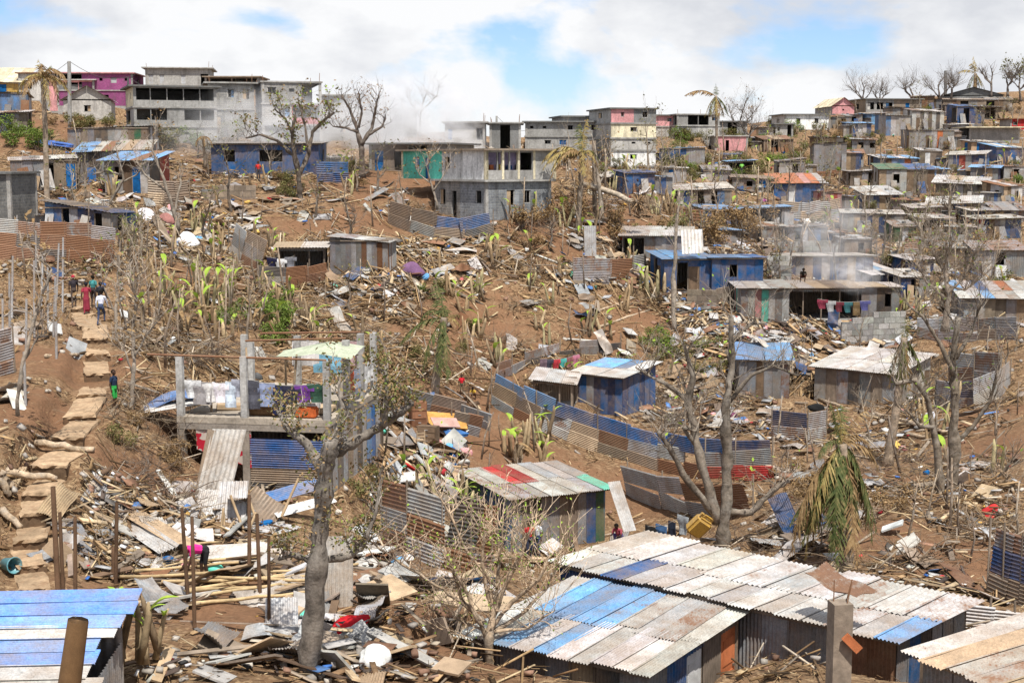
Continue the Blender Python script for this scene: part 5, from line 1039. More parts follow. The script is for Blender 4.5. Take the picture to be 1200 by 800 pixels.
for rect, n, kinds, s0, s1 in (((790, 1010, 148, 215), 80, 'GGOOOD', .7, 1.4), ((1010, 1200, 120, 260), 55, 'GOOD', .6, 1.2), ((700, 830, 180, 215), 20, 'GOOD', .8, 1.4), ((55, 130, 142, 155), 8, 'OOD', .8, 1.3), ((150, 300, 150, 180), 14, 'OGD', 1.1, 1.9), ((10, 60, 150, 180), 6, 'GO', 1, 1.6),
                               ((255, 330, 365, 402), 9, 'G', .8, 1.2), ((600, 800, 250, 300), 10, 'DDO', 1.2, 2.0), ((820, 900, 270, 300), 5, 'DD', 1.6, 2.4), ((380, 560, 340, 440), 9, 'OG', .6, 1.0), ((700, 860, 400, 440), 7, 'GO', .7, 1.1), ((100, 220, 480, 640), 7, 'DDO', .4, .7), ((420, 470, 560, 620), 4, 'OG', .6, .9), ((940, 1180, 240, 340), 22, 'DOO', .9, 1.6), ((900, 1060, 560, 640), 6, 'D', .7, 1.0), ((300, 420, 200, 240), 6, 'DO', .9, 1.5)):
    for p_ in pick(rect, n, q): shrub(p_, q, q.uniform(s0, s1), {'G': 'leaf_green', 'O': 'leaf_dull', 'D': 'leaf_dry'}[q.choice(kinds)])
# dead upright stems left by the storm
SN = []
for s in range(7):
    qq = random.Random(s + 80); h = 1.0; pa = [[(Vector((0, 0, -.12)), .028), (Vector((qq.gauss(0, .02), qq.gauss(0, .02), .5)), .021), (Vector((qq.gauss(0, .05), qq.gauss(0, .05), 1)), .012)]]; tt = []
    for k in range(qq.randint(2, 5)): sprout(Vector((0, 0, qq.uniform(.45, .95))), Vector((qq.uniform(-1, 1), qq.uniform(-1, 1), .6)), qq.uniform(.12, .3), .007, 0, qq, pa, tt)
    V, Fc = tubes(pa, 5); SN.append(new_mesh('snag', V, Fc, 'bark', True))
for rect, n, h0, h1 in (((140, 340, 250, 440), 34, 1.6, 3.6), ((340, 720, 240, 440), 34, 1.2, 3.2), ((600, 900, 180, 300), 40, 2, 4.5), ((900, 1200, 130, 340), 70, 1.8, 4.2), ((900, 1200, 400, 660), 26, 1.2, 3), ((440, 640, 440, 660), 22, 1.2, 2.8), ((0, 200, 160, 330), 22, 1.2, 3)):
    for p_ in pick(rect, n, q):
        h = q.uniform(h0, h1); lmk = near_lm(p_); o = ob('dead_stem', q.choice(SN), None, Matrix.Translation(p_) @ Euler((q.gauss(0, .12), q.gauss(0, .12), q.uniform(0, 6))).to_matrix().to_4x4() @ Matrix.Diagonal((h * .9, h * .9, h, 1)), q.choice(((.24, .18, .13), (.32, .25, .18), (.16, .12, .09))))
        tag(o, f'thin dead stem standing upright near {lmk}', 'dead stem', 'dead stems near ' + lmk)

# small stripped trees
ST = []
for s in range(6):
    qq = random.Random(s + 240); pa, tt = [], []; cur = Vector((0, 0, -.4)); tr = [(cur, .12)]
    for k in range(6): cur = cur + Vector((qq.gauss(0, .12), qq.gauss(0, .12), .62)); tr.append((cur, .11 * (1 - k / 7.5)))
    for k, (p__, r__) in enumerate(tr[3:]):
        for _ in range(2): sprout(p__, Vector((qq.uniform(-1, 1), qq.uniform(-1, 1), qq.uniform(.1, .9))), qq.uniform(.8, 1.7), r__ * .55, 2, qq, pa, tt)
    V, Fc = tubes([tr], 7); t_me = new_mesh('trunk', V, Fc, 'bark', True); V, Fc = tubes(pa, 4); ST.append((t_me, new_mesh('branches', V, Fc, 'bark'), quads('foliage', [tuple(v) for v in leaves_at(tt, 70, .2, qq, .15)[0]], leaves_at(tt, 70, .2, random.Random(1), .15)[1], 'leaf_dull')))
for rect, n, s0, s1 in (((900, 1200, 135, 350), 44, .7, 1.25), ((640, 900, 170, 300), 20, .8, 1.3), ((60, 480, 170, 260), 16, .7, 1.2), ((140, 420, 280, 420), 12, .6, 1.0), ((1000, 1190, 380, 560), 8, .6, .9)):
    for p_ in pick(rect, n, q):
        lmk = near_lm(p_); r = root('stripped_tree', f'small storm stripped tree standing near {lmk}', 'tree', p_, q.uniform(0, 6.3), 'stripped trees near ' + lmk); sc_ = q.uniform(s0, s1); r.scale = (sc_, sc_, sc_ * q.uniform(.8, 1.25)); a, b, c = q.choice(ST); cl = q.choice(((.20, .155, .115), (.27, .22, .165), (.13, .10, .075)))
        ob('trunk', a, r, None, cl); ob('branches', b, r, None, cl)['kind'] = 'stuff'
        if q.random() < .5: ob('foliage', c, r)['kind'] = 'stuff'
# tangled brush left by the storm
BR = []
for s in range(6):
    qq = random.Random(s + 140); pa, tt = [], []
    for k in range(16):
        a = qq.uniform(0, 6.3); sprout(Vector((qq.gauss(0, .5), qq.gauss(0, .5), qq.uniform(-.05, .25))), Vector((math.cos(a), math.sin(a), qq.uniform(-.05, .55))), qq.uniform(.8, 1.9), qq.uniform(.015, .04), 2, qq, pa, tt, .06, .6)
    V, Fc = tubes(pa, 4); BR.append(new_mesh('branches', V, Fc, 'bark'))
for rect, n, s0, s1 in (((140, 250, 470, 600), 13, .6, 1.1), ((150, 480, 270, 430), 26, .7, 1.3), ((640, 800, 230, 300), 14, .9, 1.6), ((780, 960, 440, 520), 8, .8, 1.3), ((900, 1190, 480, 680), 22, .7, 1.3), ((820, 960, 260, 300), 6, 1, 1.6), ((1040, 1200, 290, 350), 12, .9, 1.5), ((60, 240, 200, 260), 10, .8, 1.3), ((420, 600, 560, 700), 8, .6, 1.0), ((1000, 1200, 130, 280), 16, 1.0, 1.7), ((480, 800, 300, 470), 26, .5, 1.0), ((420, 640, 230, 300), 8, .6, 1.0), ((100, 200, 600, 690), 6, .5, .9)):
    for p_ in pick(rect, n, q):
        lmk = near_lm(p_); sc_ = q.uniform(s0, s1); o = ob('brush_heap', q.choice(BR), None, Matrix.Translation(p_) @ Matrix.Rotation(q.uniform(0, 6.3), 4, 'Z') @ Matrix.Diagonal((sc_, sc_, sc_ * q.uniform(.6, 1.0), 1)), q.choice(((.20, .14, .09), (.28, .21, .14), (.13, .09, .065)))); tag(o, f'tangled heap of dry branches near {lmk}', 'brush heap', 'brush heaps near ' + lmk)

# ------------------------------------------------------------------ posts and poles
for i, (x, y, y1, dx) in enumerate(((6, 300, 265, -3), (13, 395, 300, 2), (18, 298, 252, 2), (30, 415, 350, 1), (40, 400, 305, 0), (42, 320, 270, 0), (48, 375, 300, 2), (56, 385, 310, 0), (62, 395, 325, 3), (66, 350, 285, 3), (66, 420, 338, -1), (73, 365, 278, 1), (30, 475, 412, -2), (11, 390, 320, 0), (3, 400, 350, 0))):
    p_ = P(x, y); t_ = at(x + dx, y1, p_.y); pole_o = pole('fence_post', None, p_ - Vector((0, 0, .3)), t_, .055, 'metal', 's'); tag(pole_o, 'thin grey metal pipe post beside the top of the steps', 'post', 'grey pipe posts beside the steps')
for i, (x, y, y1, dx, w) in enumerate(((135, 690, 588, 2, 5), (68, 690, 570, -6, 7), (88, 700, 605, 0, 5), (228, 735, 605, -3, 5), (221, 705, 595, -8, 5), (315, 742, 628, 0, 4.5), (292, 670, 580, 0, 5), (305, 700, 602, -4, 5), (218, 700, 640, 0, 4), (74, 690, 600, -4, 5), (133, 680, 640, 0, 6))):
    p_ = P(x, y); t_ = at(x + dx, y1, p_.y); o = pole('wooden_post', None, p_ - Vector((0, 0, .3)), t_, w / 2 / (F / p_.y), 'wood', (.15, .09, .055)); tag(o, 'dark brown wooden stake in the cleared ground near the bamboo poles', 'post', 'wooden stakes of the cleared plot')
p_ = at(985, 705, 19); b_ = Vector((p_.x, p_.y, float(H(p_.x, p_.y)) - .3)); pr = root('concrete_post', 'grey concrete post with bent reinforcing bars beside the big white roof', 'post', (p_.x, p_.y, b_.z), R(8)); hh_ = p_.z - b_.z
box('shaft', pr, (0, 0, hh_ / 2), (.27, .27, hh_), 'cement', (.22, .175, .135)); [pole('rebar', pr, (x, y, hh_ - .1), (x * 1.6 + .05, y, hh_ + .3), .009, 'metal', 'r') for x, y in ((-.08, .05), (.08, .05), (.05, -.07))]
beam('bracket', pr, (.0, -.2, hh_ - .42), (.2, -.22, hh_ - .62), .06, .12, 'wood', 'o')
a_ = at(92, 726, 21); b_ = at(62, 812, 21); tag(pole('timber_post', None, b_ - Vector((0, 0, 2.2)) - (a_ - b_) * .6, a_, .19, 'wood', (.20, .115, .055)), 'thick brown leaning timber in front of the striped roof', 'post')
def utility(label, base, top, dep, r_=.16, arm=True, col='c'):
    a, b = at(*base, dep), at(*top, dep); a.z = min(a.z, float(H(a.x, a.y)) - .2); r = root('utility_pole', label, 'utility pole', a); pole('shaft', r, (0, 0, 0), b - a, r_, 'cement', col)
    if arm: beam('crossarm', r, b - a + Vector((-1.1, 0, -.3)), b - a + Vector((.3, 0, -.15)), .08, .08, 'metal', 'd'); box('lamp_head', r, b - a + Vector((-1.25, 0, -.3)), (.5, .16, .12), 'metal', 's')
    return b
u1 = utility('concrete utility pole among the houses below the magenta house', (81, 128), (81, 72), 138, .2, False)
u2 = utility('white concrete utility pole standing in the smoke', (451, 165), (450, 111), 148, .2)
u3 = utility('grey lamp post behind the smoke', (471, 165), (471, 115), 160, .12)
u4 = utility('thin dark pole beside the cream side wall', (150, 140), (150, 91), 142, .12, False, 'k')
u5 = utility('short pole rising between the grey houses', (582, 165), (582, 136), 160, .13, False)
u6 = utility('tall mast on the hill crest', (1108, 122), (1108, 83), 258, .3, False, 'd')
u7 = utility('old wooden pole among the dead trunks', (697, 252), (696, 165), 119, .2, False, 'a')
for nm, a, b in (('cable from the concrete pole to the magenta house', u1, at(158, 88, 145)), ('cable running off the concrete pole towards the ridge edge', u1, at(0, 96, 130)), ('cable from the white pole into the smoke', u2, at(400, 128, 150)), ('cable between the white pole and the lamp post', u2, u3), ('cable from the short pole over the grey houses', u5, at(625, 150, 160)), ('cable from the thin dark pole to the veranda house', u4, at(235, 108, 140))):
    n = 12; pts = [(a.lerp(b, i / n) - Vector((0, 0, .9 * math.sin(math.pi * i / n))) - a, .022) for i in range(n + 1)]; V, Fc = tubes([pts], 4); tag(ob('cable', new_mesh('cable', V, Fc, 'plastic'), None, Matrix.Translation(a), 'k'), nm, 'cable')
box_m = clutter('air_conditioner', 'white air conditioner box on the magenta wall', at(97, 86, 0.1 + (110 and 140.0)), (1.0, .5, .8), 'plastic', 'h', cat='air conditioner', m=Matrix.Identity(4)) if False else None

# ------------------------------------------------------------------ people
def person(label, px, py, h, shirt, pants, face=0, pose='stand', hair=(.01, .008, .006), skin=(.055, .03, .02), dep=None, wrap=False, z=None, hat=None, bare_arms=True):
    b = anchor(px, py, dep) if z is None else z; s = h / 1.7; q = random.Random(int(px * 13 + py)); J = {}
    lean = {'bend': 1.35, 'walk': .12, 'climb': .25, 'stand': 0.03, 'sit': .2, 'crouch': .7}[pose]; hip = {'bend': .86, 'sit': .45, 'crouch': .38}.get(pose, .9)
    hipv = Vector((0, .05 if pose == 'bend' else 0, hip)); up = Vector((0, -math.sin(lean), math.cos(lean))); fw = Vector((0, -math.cos(lean), -math.sin(lean)))
    chest = hipv + up * .38; neck = hipv + up * .56; hd = neck + (up * .8 + Vector((0, 0, .2)) if pose != 'bend' else up).normalized() * .16
    st = {'walk': .22, 'climb': .2, 'stand': .03, 'bend': .06, 'sit': 0, 'crouch': .1}[pose]; segs = []
    def seg(a, bb, ra, rb, k): segs.append((Vector(a), Vector(bb), ra, rb, k))
    seg(hipv, hipv + up * .2, .15, .135, 'p' if not wrap else 's'); seg(hipv + up * .12, chest, .135, .16, 's'); seg(chest, neck - up * .04, .16, .09, 's'); seg(neck - up * .05, neck + (hd - neck) * .4, .055, .05, 'k'); seg(hd - up * .02, hd + up * .06, .092, .098, 'k'); seg(hd - up * .05 + fw * .03, hd + fw * .05, .06, .07, 'k'); seg(hd + fw * .09 - up * .02, hd + fw * .115 - up * .03, .018, .02, 'k')
    for sx in (-1, 1):
        seg(hd + Vector((sx * .09, 0, 0)), hd + Vector((sx * .105, .01, .01)), .022, .02, 'k')
        sh = neck + Vector((sx * .185, 0, 0)) - up * .07; seg(neck - up * .06, sh, .075, .07, 's')
        if pose == 'bend': el = sh + Vector((sx * .04, -.05, -.27)); wr = el + Vector((-sx * .02, -.08, -.24))
        elif pose in ('walk', 'climb'): el = sh + Vector((sx * .05, sx * .1, -.27)); wr = el + Vector((0, -.1 + sx * .06, -.23))
        elif pose in ('sit', 'crouch'): el = sh + Vector((sx * .05, -.12, -.24)); wr = el + Vector((-sx * .04, -.22, .02))
        else: el = sh + Vector((sx * .06, .03, -.28)); wr = el + Vector((0, -.06, -.24))
        seg(sh, sh.lerp(el, .55), .065, .06, 's'); seg(sh.lerp(el, .5), el, .045, .042, 'k' if bare_arms else 's'); seg(el, wr, .042, .032, 'k' if bare_arms else 's')
        hv = (wr - el).normalized(); seg(wr, wr + hv * .07, .033, .036, 'k')
        for f_ in range(4): o = Vector((0, (f_ - 1.5) * .017, 0)); seg(wr + hv * .07 + o, wr + hv * (.14 + .015 * (f_ in (1, 2))) + o + Vector((-sx * .012, 0, 0)), .011, .008, 'k')
        seg(wr + hv * .02 + Vector((0, -.03, 0)), wr + hv * .08 + Vector((0, -.06, 0)), .012, .01, 'k')
        hp = hipv + Vector((sx * .09, 0, -.02))
        if pose == 'sit': kn = hp + Vector((sx * .03, -.42, .0)); an = kn + Vector((0, .03, -.4))
        elif pose == 'crouch': kn = hp + Vector((sx * .08, -.36, .16)); an = kn + Vector((0, .26, -.42)); an.z = .08
        else: an = Vector((sx * .1, sx * st, .08 + (.17 if pose == 'climb' and sx < 0 else 0))); kn = hp.lerp(an, .5) + Vector((0, -.06 - (.08 if pose == 'climb' and sx < 0 else 0), .02))
        pk = 'p'; seg(hp, kn, .095, .062, pk); long_ = 'p' if (pants[3] if len(pants) > 3 else 1) else 'k'
        seg(kn, kn.lerp(an, .5), .058, .052, long_); seg(kn.lerp(an, .5), an, .05, .038, long_); seg(an + Vector((0, .04, -.04)), an + Vector((0, -.15, -.055)), .038, .034, 'f')
    if wrap: seg(hipv + Vector((0, 0, -.05)), Vector((0, 0, .25)), .17, .2, 'p')
    bm = bmesh.new()
    for a, bb, ra, rb, k in segs:
        d = bb - a; n = 4; path = [(a - d.normalized() * ra * .6, ra * .55), (a, ra), (a.lerp(bb, .5), (ra + rb) / 2), (bb, rb), (bb + d.normalized() * rb * .6, rb * .55)]; V, Fc = tubes([path], 8); vs = [bm.verts.new(v) for v in V]
        for f_ in Fc: bm.faces.new([vs[i] for i in f_])
    me = bpy.data.meshes.new('person_raw'); bm.to_mesh(me); bm.free(); tmp = bpy.data.objects.new('tmp', me); COL.objects.link(tmp); md = tmp.modifiers.new('r', 'REMESH'); md.mode = 'VOXEL'; md.voxel_size = .016; md.use_smooth_shade = True
    dg = bpy.context.evaluated_depsgraph_get(); m2 = bpy.data.meshes.new_from_object(tmp.evaluated_get(dg)); bpy.data.objects.remove(tmp); bpy.data.meshes.remove(me); m2.name = 'person'
    mats = []
    for k, c in (('k', skin), ('s', shirt), ('p', pants[:3]), ('f', (.05, .035, .03))):
        nm_ = 'wear_%s_%d_%d_%d' % (k, c[0] * 255, c[1] * 255, c[2] * 255)
        if nm_ not in MATS:
            m_, nt_, p__ = base_nodes(nm_); pos_, _ = world_pos(nt_, False); L(nt_, mixc(nt_, 1.0, tuple(c), ramp(nt_, noise(nt_, pos_, 6, 3), (.3, .75), (.7, 1.15)), 'MULTIPLY'), p__.inputs['Base Color']); p__.inputs['Roughness'].default_value = .55 if k == 'k' else .9
        mats.append(MATS[nm_])
    m2.materials.clear(); [m2.materials.append(m_) for m_ in mats]; n = len(m2.polygons); C = np.zeros(n * 3); m2.polygons.foreach_get('center', C); C = C.reshape(-1, 3); best = np.full(n, 9.0); idx = np.zeros(n, int)
    for a, bb, ra, rb, k in segs:
        a_, d_ = np.array(a), np.array(bb - a); t_ = np.clip(((C - a_) @ d_) / (d_ @ d_), 0, 1); ds = np.linalg.norm(C - a_ - t_[:, None] * d_, axis=1) - (ra + (rb - ra) * t_); m_ = ds < best; best[m_] = ds[m_]; idx[m_] = 'kspf'.index(k)
    m2.polygons.foreach_set('material_index', idx.astype(np.int32)); m2.polygons.foreach_set('use_smooth', np.ones(n, bool))
    r = tag(ob('person', m2, None, Matrix.Translation(b) @ Matrix.Rotation(R(face), 4, 'Z') @ Matrix.Scale(s, 4)), label, 'person'); qh = random.Random(5); V, Fc = [], []
    bmh = bmesh.new(); bmesh.ops.create_icosphere(bmh, subdivisions=2, radius=.108); hc = hd + up * .045 - fw * .02
    for v in list(bmh.verts):
        if (v.co.dot(fw) > .055 and v.co.dot(up) < .05) or v.co.dot(up) < -.075: bmh.verts.remove(v)
        else: v.co = hc + v.co * qh.uniform(.97, 1.05)
    mh = bpy.data.meshes.new('hair'); bmh.to_mesh(mh); bmh.free(); mh.materials.append(MATS['cloth']); ob('headscarf' if hat else 'hair', mh, r, None, hat or hair); return r
def on_step(i, dx=0.0, dy=.35): return SP[i] + Vector((dx, dy, .0))
person('person in white shirt and blue jeans climbing the steps', 0, 0, 1.72, (.52, .53, .60), (.045, .06, .11), 175, 'climb', z=on_step(2, .45, .3), bare_arms=False)
person('person in red and dark wrap carrying a load up the steps', 0, 0, 1.62, (.25, .03, .05), (.22, .03, .05), 190, 'walk', z=on_step(1, -.1, .6), wrap=True, hat=(.02, .02, .03))
person('person in black top and yellow wrap near the top of the steps', 0, 0, 1.62, (.02, .02, .025), (.35, .26, .05), 170, 'walk', z=on_step(1, .55, .9), wrap=True, hat=(.015, .015, .02))
person('person in dark clothes and red scarf at the top of the steps', 0, 0, 1.65, (.03, .025, .03), (.08, .06, .05), 200, 'walk', z=on_step(0, -.55, .3), hat=(.35, .03, .05))
person('person with turquoise bag at the top of the steps', 0, 0, 1.6, (.05, .20, .20), (.05, .04, .04), 160, 'stand', z=on_step(0, .35, .8))
person('child in navy shirt and green shorts standing beside the steps', 134, 478, 1.45, (.018, .03, .06), (.03, .30, .06, 0), 70, 'stand', dep=None)
person('person in bright pink shirt bending over bamboo poles', 240, 677, 1.66, (.62, .03, .22), (.02, .02, .022, 0), -60, 'bend')
person('child in red shirt standing on the path above the wreckage', 541, 463, 1.15, (.50, .02, .03), (.10, .08, .05, 0), 10, 'stand')
person('child in yellow shirt sitting on the path above the wreckage', 556, 467, 1.1, (.50, .32, .05), (.15, .05, .03, 0), -20, 'crouch')
person('small child in white shirt on the red dirt path', 757, 546, 1.0, (.62, .62, .62), (.15, .12, .10, 0), 60, 'walk')
person('person in red shirt behind the shrub by the green shack', 620, 655, 1.65, (.45, .02, .03), (.03, .035, .06), 20, 'stand')
person('person in pale shirt talking behind the green shack', 630, 652, 1.6, (.50, .52, .55), (.04, .05, .10), -40, 'stand')
person('person in patterned wrap crouching beside the white board', 727, 637, 1.6, (.30, .06, .08), (.10, .08, .20), -30, 'crouch', wrap=False)
person('person in red shirt outside the blue shop house', 303, 212, 1.65, (.50, .03, .03), (.04, .04, .05), 0, 'stand')
person('person in bright green shirt under the light blue shelter', 869, 207, 1.65, (.20, .50, .10), (.05, .05, .06), 0, 'stand')
person('person in dark clothes leaning over the white porch roof', 940, 330, 1.65, (.03, .025, .02), (.10, .04, .03), 0, 'crouch', dep=106)
person('person in blue standing by the fallen palm trunk', 747, 232, 1.7, (.06, .09, .15), (.04, .04, .05), 30, 'stand')

# ------------------------------------------------------------------ loose sheets, planks and household things
def lie(name, shape, mat, p_, yaw, w, l, col, rust, label, cat, group=None, pitch=0.0, roll=0.0, lift=.08):
    n = slope_n(p_.x, p_.y); base_r = n.to_track_quat('Z', 'Y').to_matrix().to_4x4() @ Matrix.Rotation(yaw, 4, 'Z') @ Matrix.Rotation(pitch, 4, 'X') @ Matrix.Rotation(roll, 4, 'Y')
    M = Matrix.Translation(p_ + n * lift) @ base_r @ (Matrix.Translation((0, -l / 2, 0)) if shape.startswith('sheet') and abs(pitch) < .35 else Matrix.Identity(4)) @ Matrix.Diagonal((w, l, 1 if shape.startswith('sheet') else .04, 1))
    o = ob(name, unit(shape, mat), None, M, col, rust); return tag(o, label, cat, group)
q = random.Random(21)
SHC = 'wwwhhhsssssgggggrrrttaab'
def scatter(rect, ns, npl, nb=0, tilt=.22, sizes=(1.2, 2.6)):
    for p_ in pick(rect, ns, q):
        ch = q.choice(SHC); lmk = near_lm(p_); far = p_.y > 120
        lie('metal_sheet', 'sheetC%d' % q.randrange(7) if q.random() < .75 else 'sheetM', 'metal', p_, q.uniform(0, 6.3), q.uniform(.65, .9), q.uniform(*sizes), shade_of(ch, q, .8, 1.1), RUST[ch] * q.uniform(.5, 1.4),
            f'{CNAME[ch]} roofing sheet lying loose near {lmk}', 'metal sheet', f'loose roofing sheets near {lmk}', q.gauss(0, tilt), q.gauss(0, tilt), q.uniform(.08, .35))
    for p_ in pick(rect, int(npl * .68), q):
        lmk = near_lm(p_); ch = q.choice('tttaanh'); ln = q.uniform(.9, 3.2); n = slope_n(p_.x, p_.y); yw = q.uniform(0, 6.3); d = Vector((math.cos(yw), math.sin(yw), q.gauss(0, .22))); d = (d - n * d.dot(n) + n * q.uniform(0, .3)).normalized()
        c = p_ + n * q.uniform(.06, .3); o = beam('plank', None, c - d * ln / 2, c + d * ln / 2, q.uniform(.1, .26), q.uniform(.03, .06), 'wood', shade_of(ch, q, .7, 1.25), q.uniform(-.5, .5)); tag(o, f'{CNAME[ch]} wooden plank lying among debris near {lmk}', 'plank', f'loose planks near {lmk}')
    for p_ in pick(rect, nb, q):
        lmk = near_lm(p_); ch = q.choice('thhawts'); s = (q.uniform(.6, 1.3), q.uniform(.5, 1.1), q.uniform(.03, .07)); n = slope_n(p_.x, p_.y)
        M = Matrix.Translation(p_ + n * q.uniform(.1, .35)) @ n.to_track_quat('Z', 'Y').to_matrix().to_4x4() @ Euler((q.gauss(0, .35), q.gauss(0, .35), q.uniform(0, 6.3))).to_matrix().to_4x4() @ Matrix.Diagonal((*s, 1)); tag(ob('board', unit('box', 'wood'), None, M, shade_of(ch, q, .75, 1.15)), f'{CNAME[ch]} broken board dropped near {lmk}', 'board', f'broken boards near {lmk}')
for args in (((440, 560, 480, 590), 16, 22, 18), ((860, 1060, 385, 440), 34, 30, 22), ((790, 880, 350, 410), 12, 12, 10), ((140, 330, 570, 690), 14, 34, 8), ((320, 470, 650, 790), 12, 18, 10), ((670, 760, 280, 335), 12, 12, 8), ((850, 960, 262, 300), 18, 12, 10), ((440, 560, 285, 340), 10, 12, 8),
             ((750, 900, 430, 510), 14, 14, 10), ((920, 1180, 490, 700), 22, 26, 12), ((190, 300, 235, 305), 12, 14, 10), ((60, 240, 220, 262), 12, 12, 8), ((1000, 1200, 180, 340), 34, 24, 18), ((140, 560, 330, 470), 10, 26, 8), ((560, 800, 300, 440), 12, 20, 8), ((880, 960, 600, 650), 8, 8, 4), ((260, 480, 205, 262), 12, 16, 10), ((0, 90, 300, 480), 8, 6, 4), ((640, 800, 225, 300), 10, 14, 8), ((370, 470, 320, 370), 6, 8, 8), ((730, 1000, 190, 270), 12, 8, 8), ((1060, 1200, 320, 400), 10, 10, 6), ((0, 140, 560, 680), 4, 12, 2), ((170, 560, 700, 800), 7, 26, 14), ((420, 560, 620, 720), 5, 10, 6), ((560, 760, 640, 660), 2, 6, 3)):
    scatter(*args)
# the collapsed roof below the platform
def raise_sheet(label, px, py, Y, l, w, yaw, pitch, roll, ch, kind='N', rust=None, dz=0):
    p_ = at(px, py, Y); M = Matrix.Translation(p_ + Vector((0, 0, dz))) @ Matrix.Rotation(R(yaw), 4, 'Z') @ Matrix.Rotation(R(pitch), 4, 'X') @ Matrix.Rotation(R(roll), 4, 'Y') @ Matrix.Diagonal((w, l, 1, 1)); tag(ob('metal_sheet', unit('sheet' + kind, 'metal'), None, M, ch, rust), label, 'metal sheet')
raise_sheet('tall grey sheet leaning upright against the collapsed roof', 246, 595, 48.6, 2.9, 1.6, -22, 62, -10, 'h', rust=.5)
raise_sheet('narrow brown sheet propped behind the tall grey sheet', 238, 588, 49.2, 2.6, .7, -20, 66, 20, 'a')
raise_sheet('wide silver sheet sliding off the collapsed roof', 318, 612, 47.5, 2.6, 2.2, 62, 12, 8, 's', 'C3')
raise_sheet('flat silver sheet at the foot of the collapsed roof', 340, 622, 46.5, 2.3, 1.6, 70, 4, 4, 's')
raise_sheet('white ribbed sheet standing in the collapsed roof', 236, 640, 46.3, 2.2, 1.0, -6, 46, 4, 'w', rust=.15)
raise_sheet('silver ribbed sheet standing in the collapsed roof', 268, 640, 46.3, 2.4, 1.0, 2, 52, -4, 's', rust=.2)
raise_sheet('bright blue ribbed sheet resting on rubble below the platform', 300, 588, 49.0, 2.4, .9, -62, 10, 12, 'b', rust=.05)
raise_sheet('white sheet under the bright blue ribbed sheet', 322, 602, 48.0, 2.2, .7, -62, 8, 10, 'w', rust=.1)
raise_sheet('long white sheet sliding down beside the dirt bank', 142, 606, 45, 3.4, .75, -140, -6, 10, 'w', rust=.2)
raise_sheet('long tan sheet sliding down beside the dirt bank', 150, 598, 45.4, 3.8, .9, -135, -8, -6, 't')
raise_sheet('low white sheet lying behind the bending person', 170, 652, 43.3, 3.8, .8, -88, 3, 18, 'w', rust=.5)
raise_sheet('grey sheet lying behind the bending person', 218, 655, 43.2, 3.0, .7, -86, 2, 16, 'h', rust=.3)
raise_sheet('curled tan sheet under the tall grey sheet', 285, 625, 47.2, 1.7, 1.3, -30, 30, 30, 'a', 'C2')
raise_sheet('blue ribbed sheet folded beside the platform floor', 168, 474, 55, 2.6, 1.0, -78, 14, 14, 'b', 'C1', .05)
raise_sheet('white ribbed sheet under the folded blue sheet', 170, 480, 54.6, 2.8, .9, -82, 8, 10, 'w', rust=.1)
raise_sheet('rusty curled sheet resting on the big white roof', 955, 668, 34.6, 1.7, .75, 215, -10, 8, 'h', 'C4', 1.0)
raise_sheet('white panel propped against the green and blue shack', 738, 622, 57.6, 2.3, .6, 25, 52, 0, 'w', 'F', .1)
raise_sheet('tan ribbed sheet standing behind the old grey tree', 397, 712, 36.5, 1.9, .75, 4, 68, 0, 'h', rust=.4)
raise_sheet('silver flashing folded on the rubble beside the old grey tree', 350, 698, 37.5, 1.5, .5, -85, 3, 4, 's', 'C5')
raise_sheet('pale corrugated scrap leaning by the old grey tree', 330, 745, 33.4, 1.1, .8, 8, 40, 0, 's')
raise_sheet('grey ribbed sheet lying under the red plastic scrap', 446, 750, 33.6, 1.9, 1.1, 60, 6, 6, 's')
raise_sheet('curved sheet leaning in the porch shelter wreckage', 885, 372, 105, 2.6, 1.1, -20, 55, 14, 'h', 'C3')
raise_sheet('tall pale panel leaning beside the porch shelter', 918, 378, 106, 2.7, 1.0, 6, 76, 6, 's', 'F')
raise_sheet('upright pale panel standing beside the open metal shed', 692, 300, 108, 2.3, .9, 4, 82, -6, 's', 'F')
raise_sheet('leaning white panel against the open metal shed', 812, 297, 107, 2.0, 1.6, 0, 60, -8, 'w', 'F')
raise_sheet('bent pale roofing sheet in the valley wreckage', 905, 410, 96, 2.4, 1.2, 40, 28, 12, 'h', 'C6')
raise_sheet('torn silver sheet with blue edge on the red bank', 1068, 585, 60, 2.4, 1.0, 150, 10, 20, 's', 'C2')
raise_sheet('silver sheet scrap under the branching tree', 1040, 565, 62, 2.2, .9, 120, 8, -10, 's', 'C5')
raise_sheet('long pale sheet sliding behind the forked bare tree', 888, 640, 52.5, 2.2, .8, 70, 6, 10, 's', 'C1')
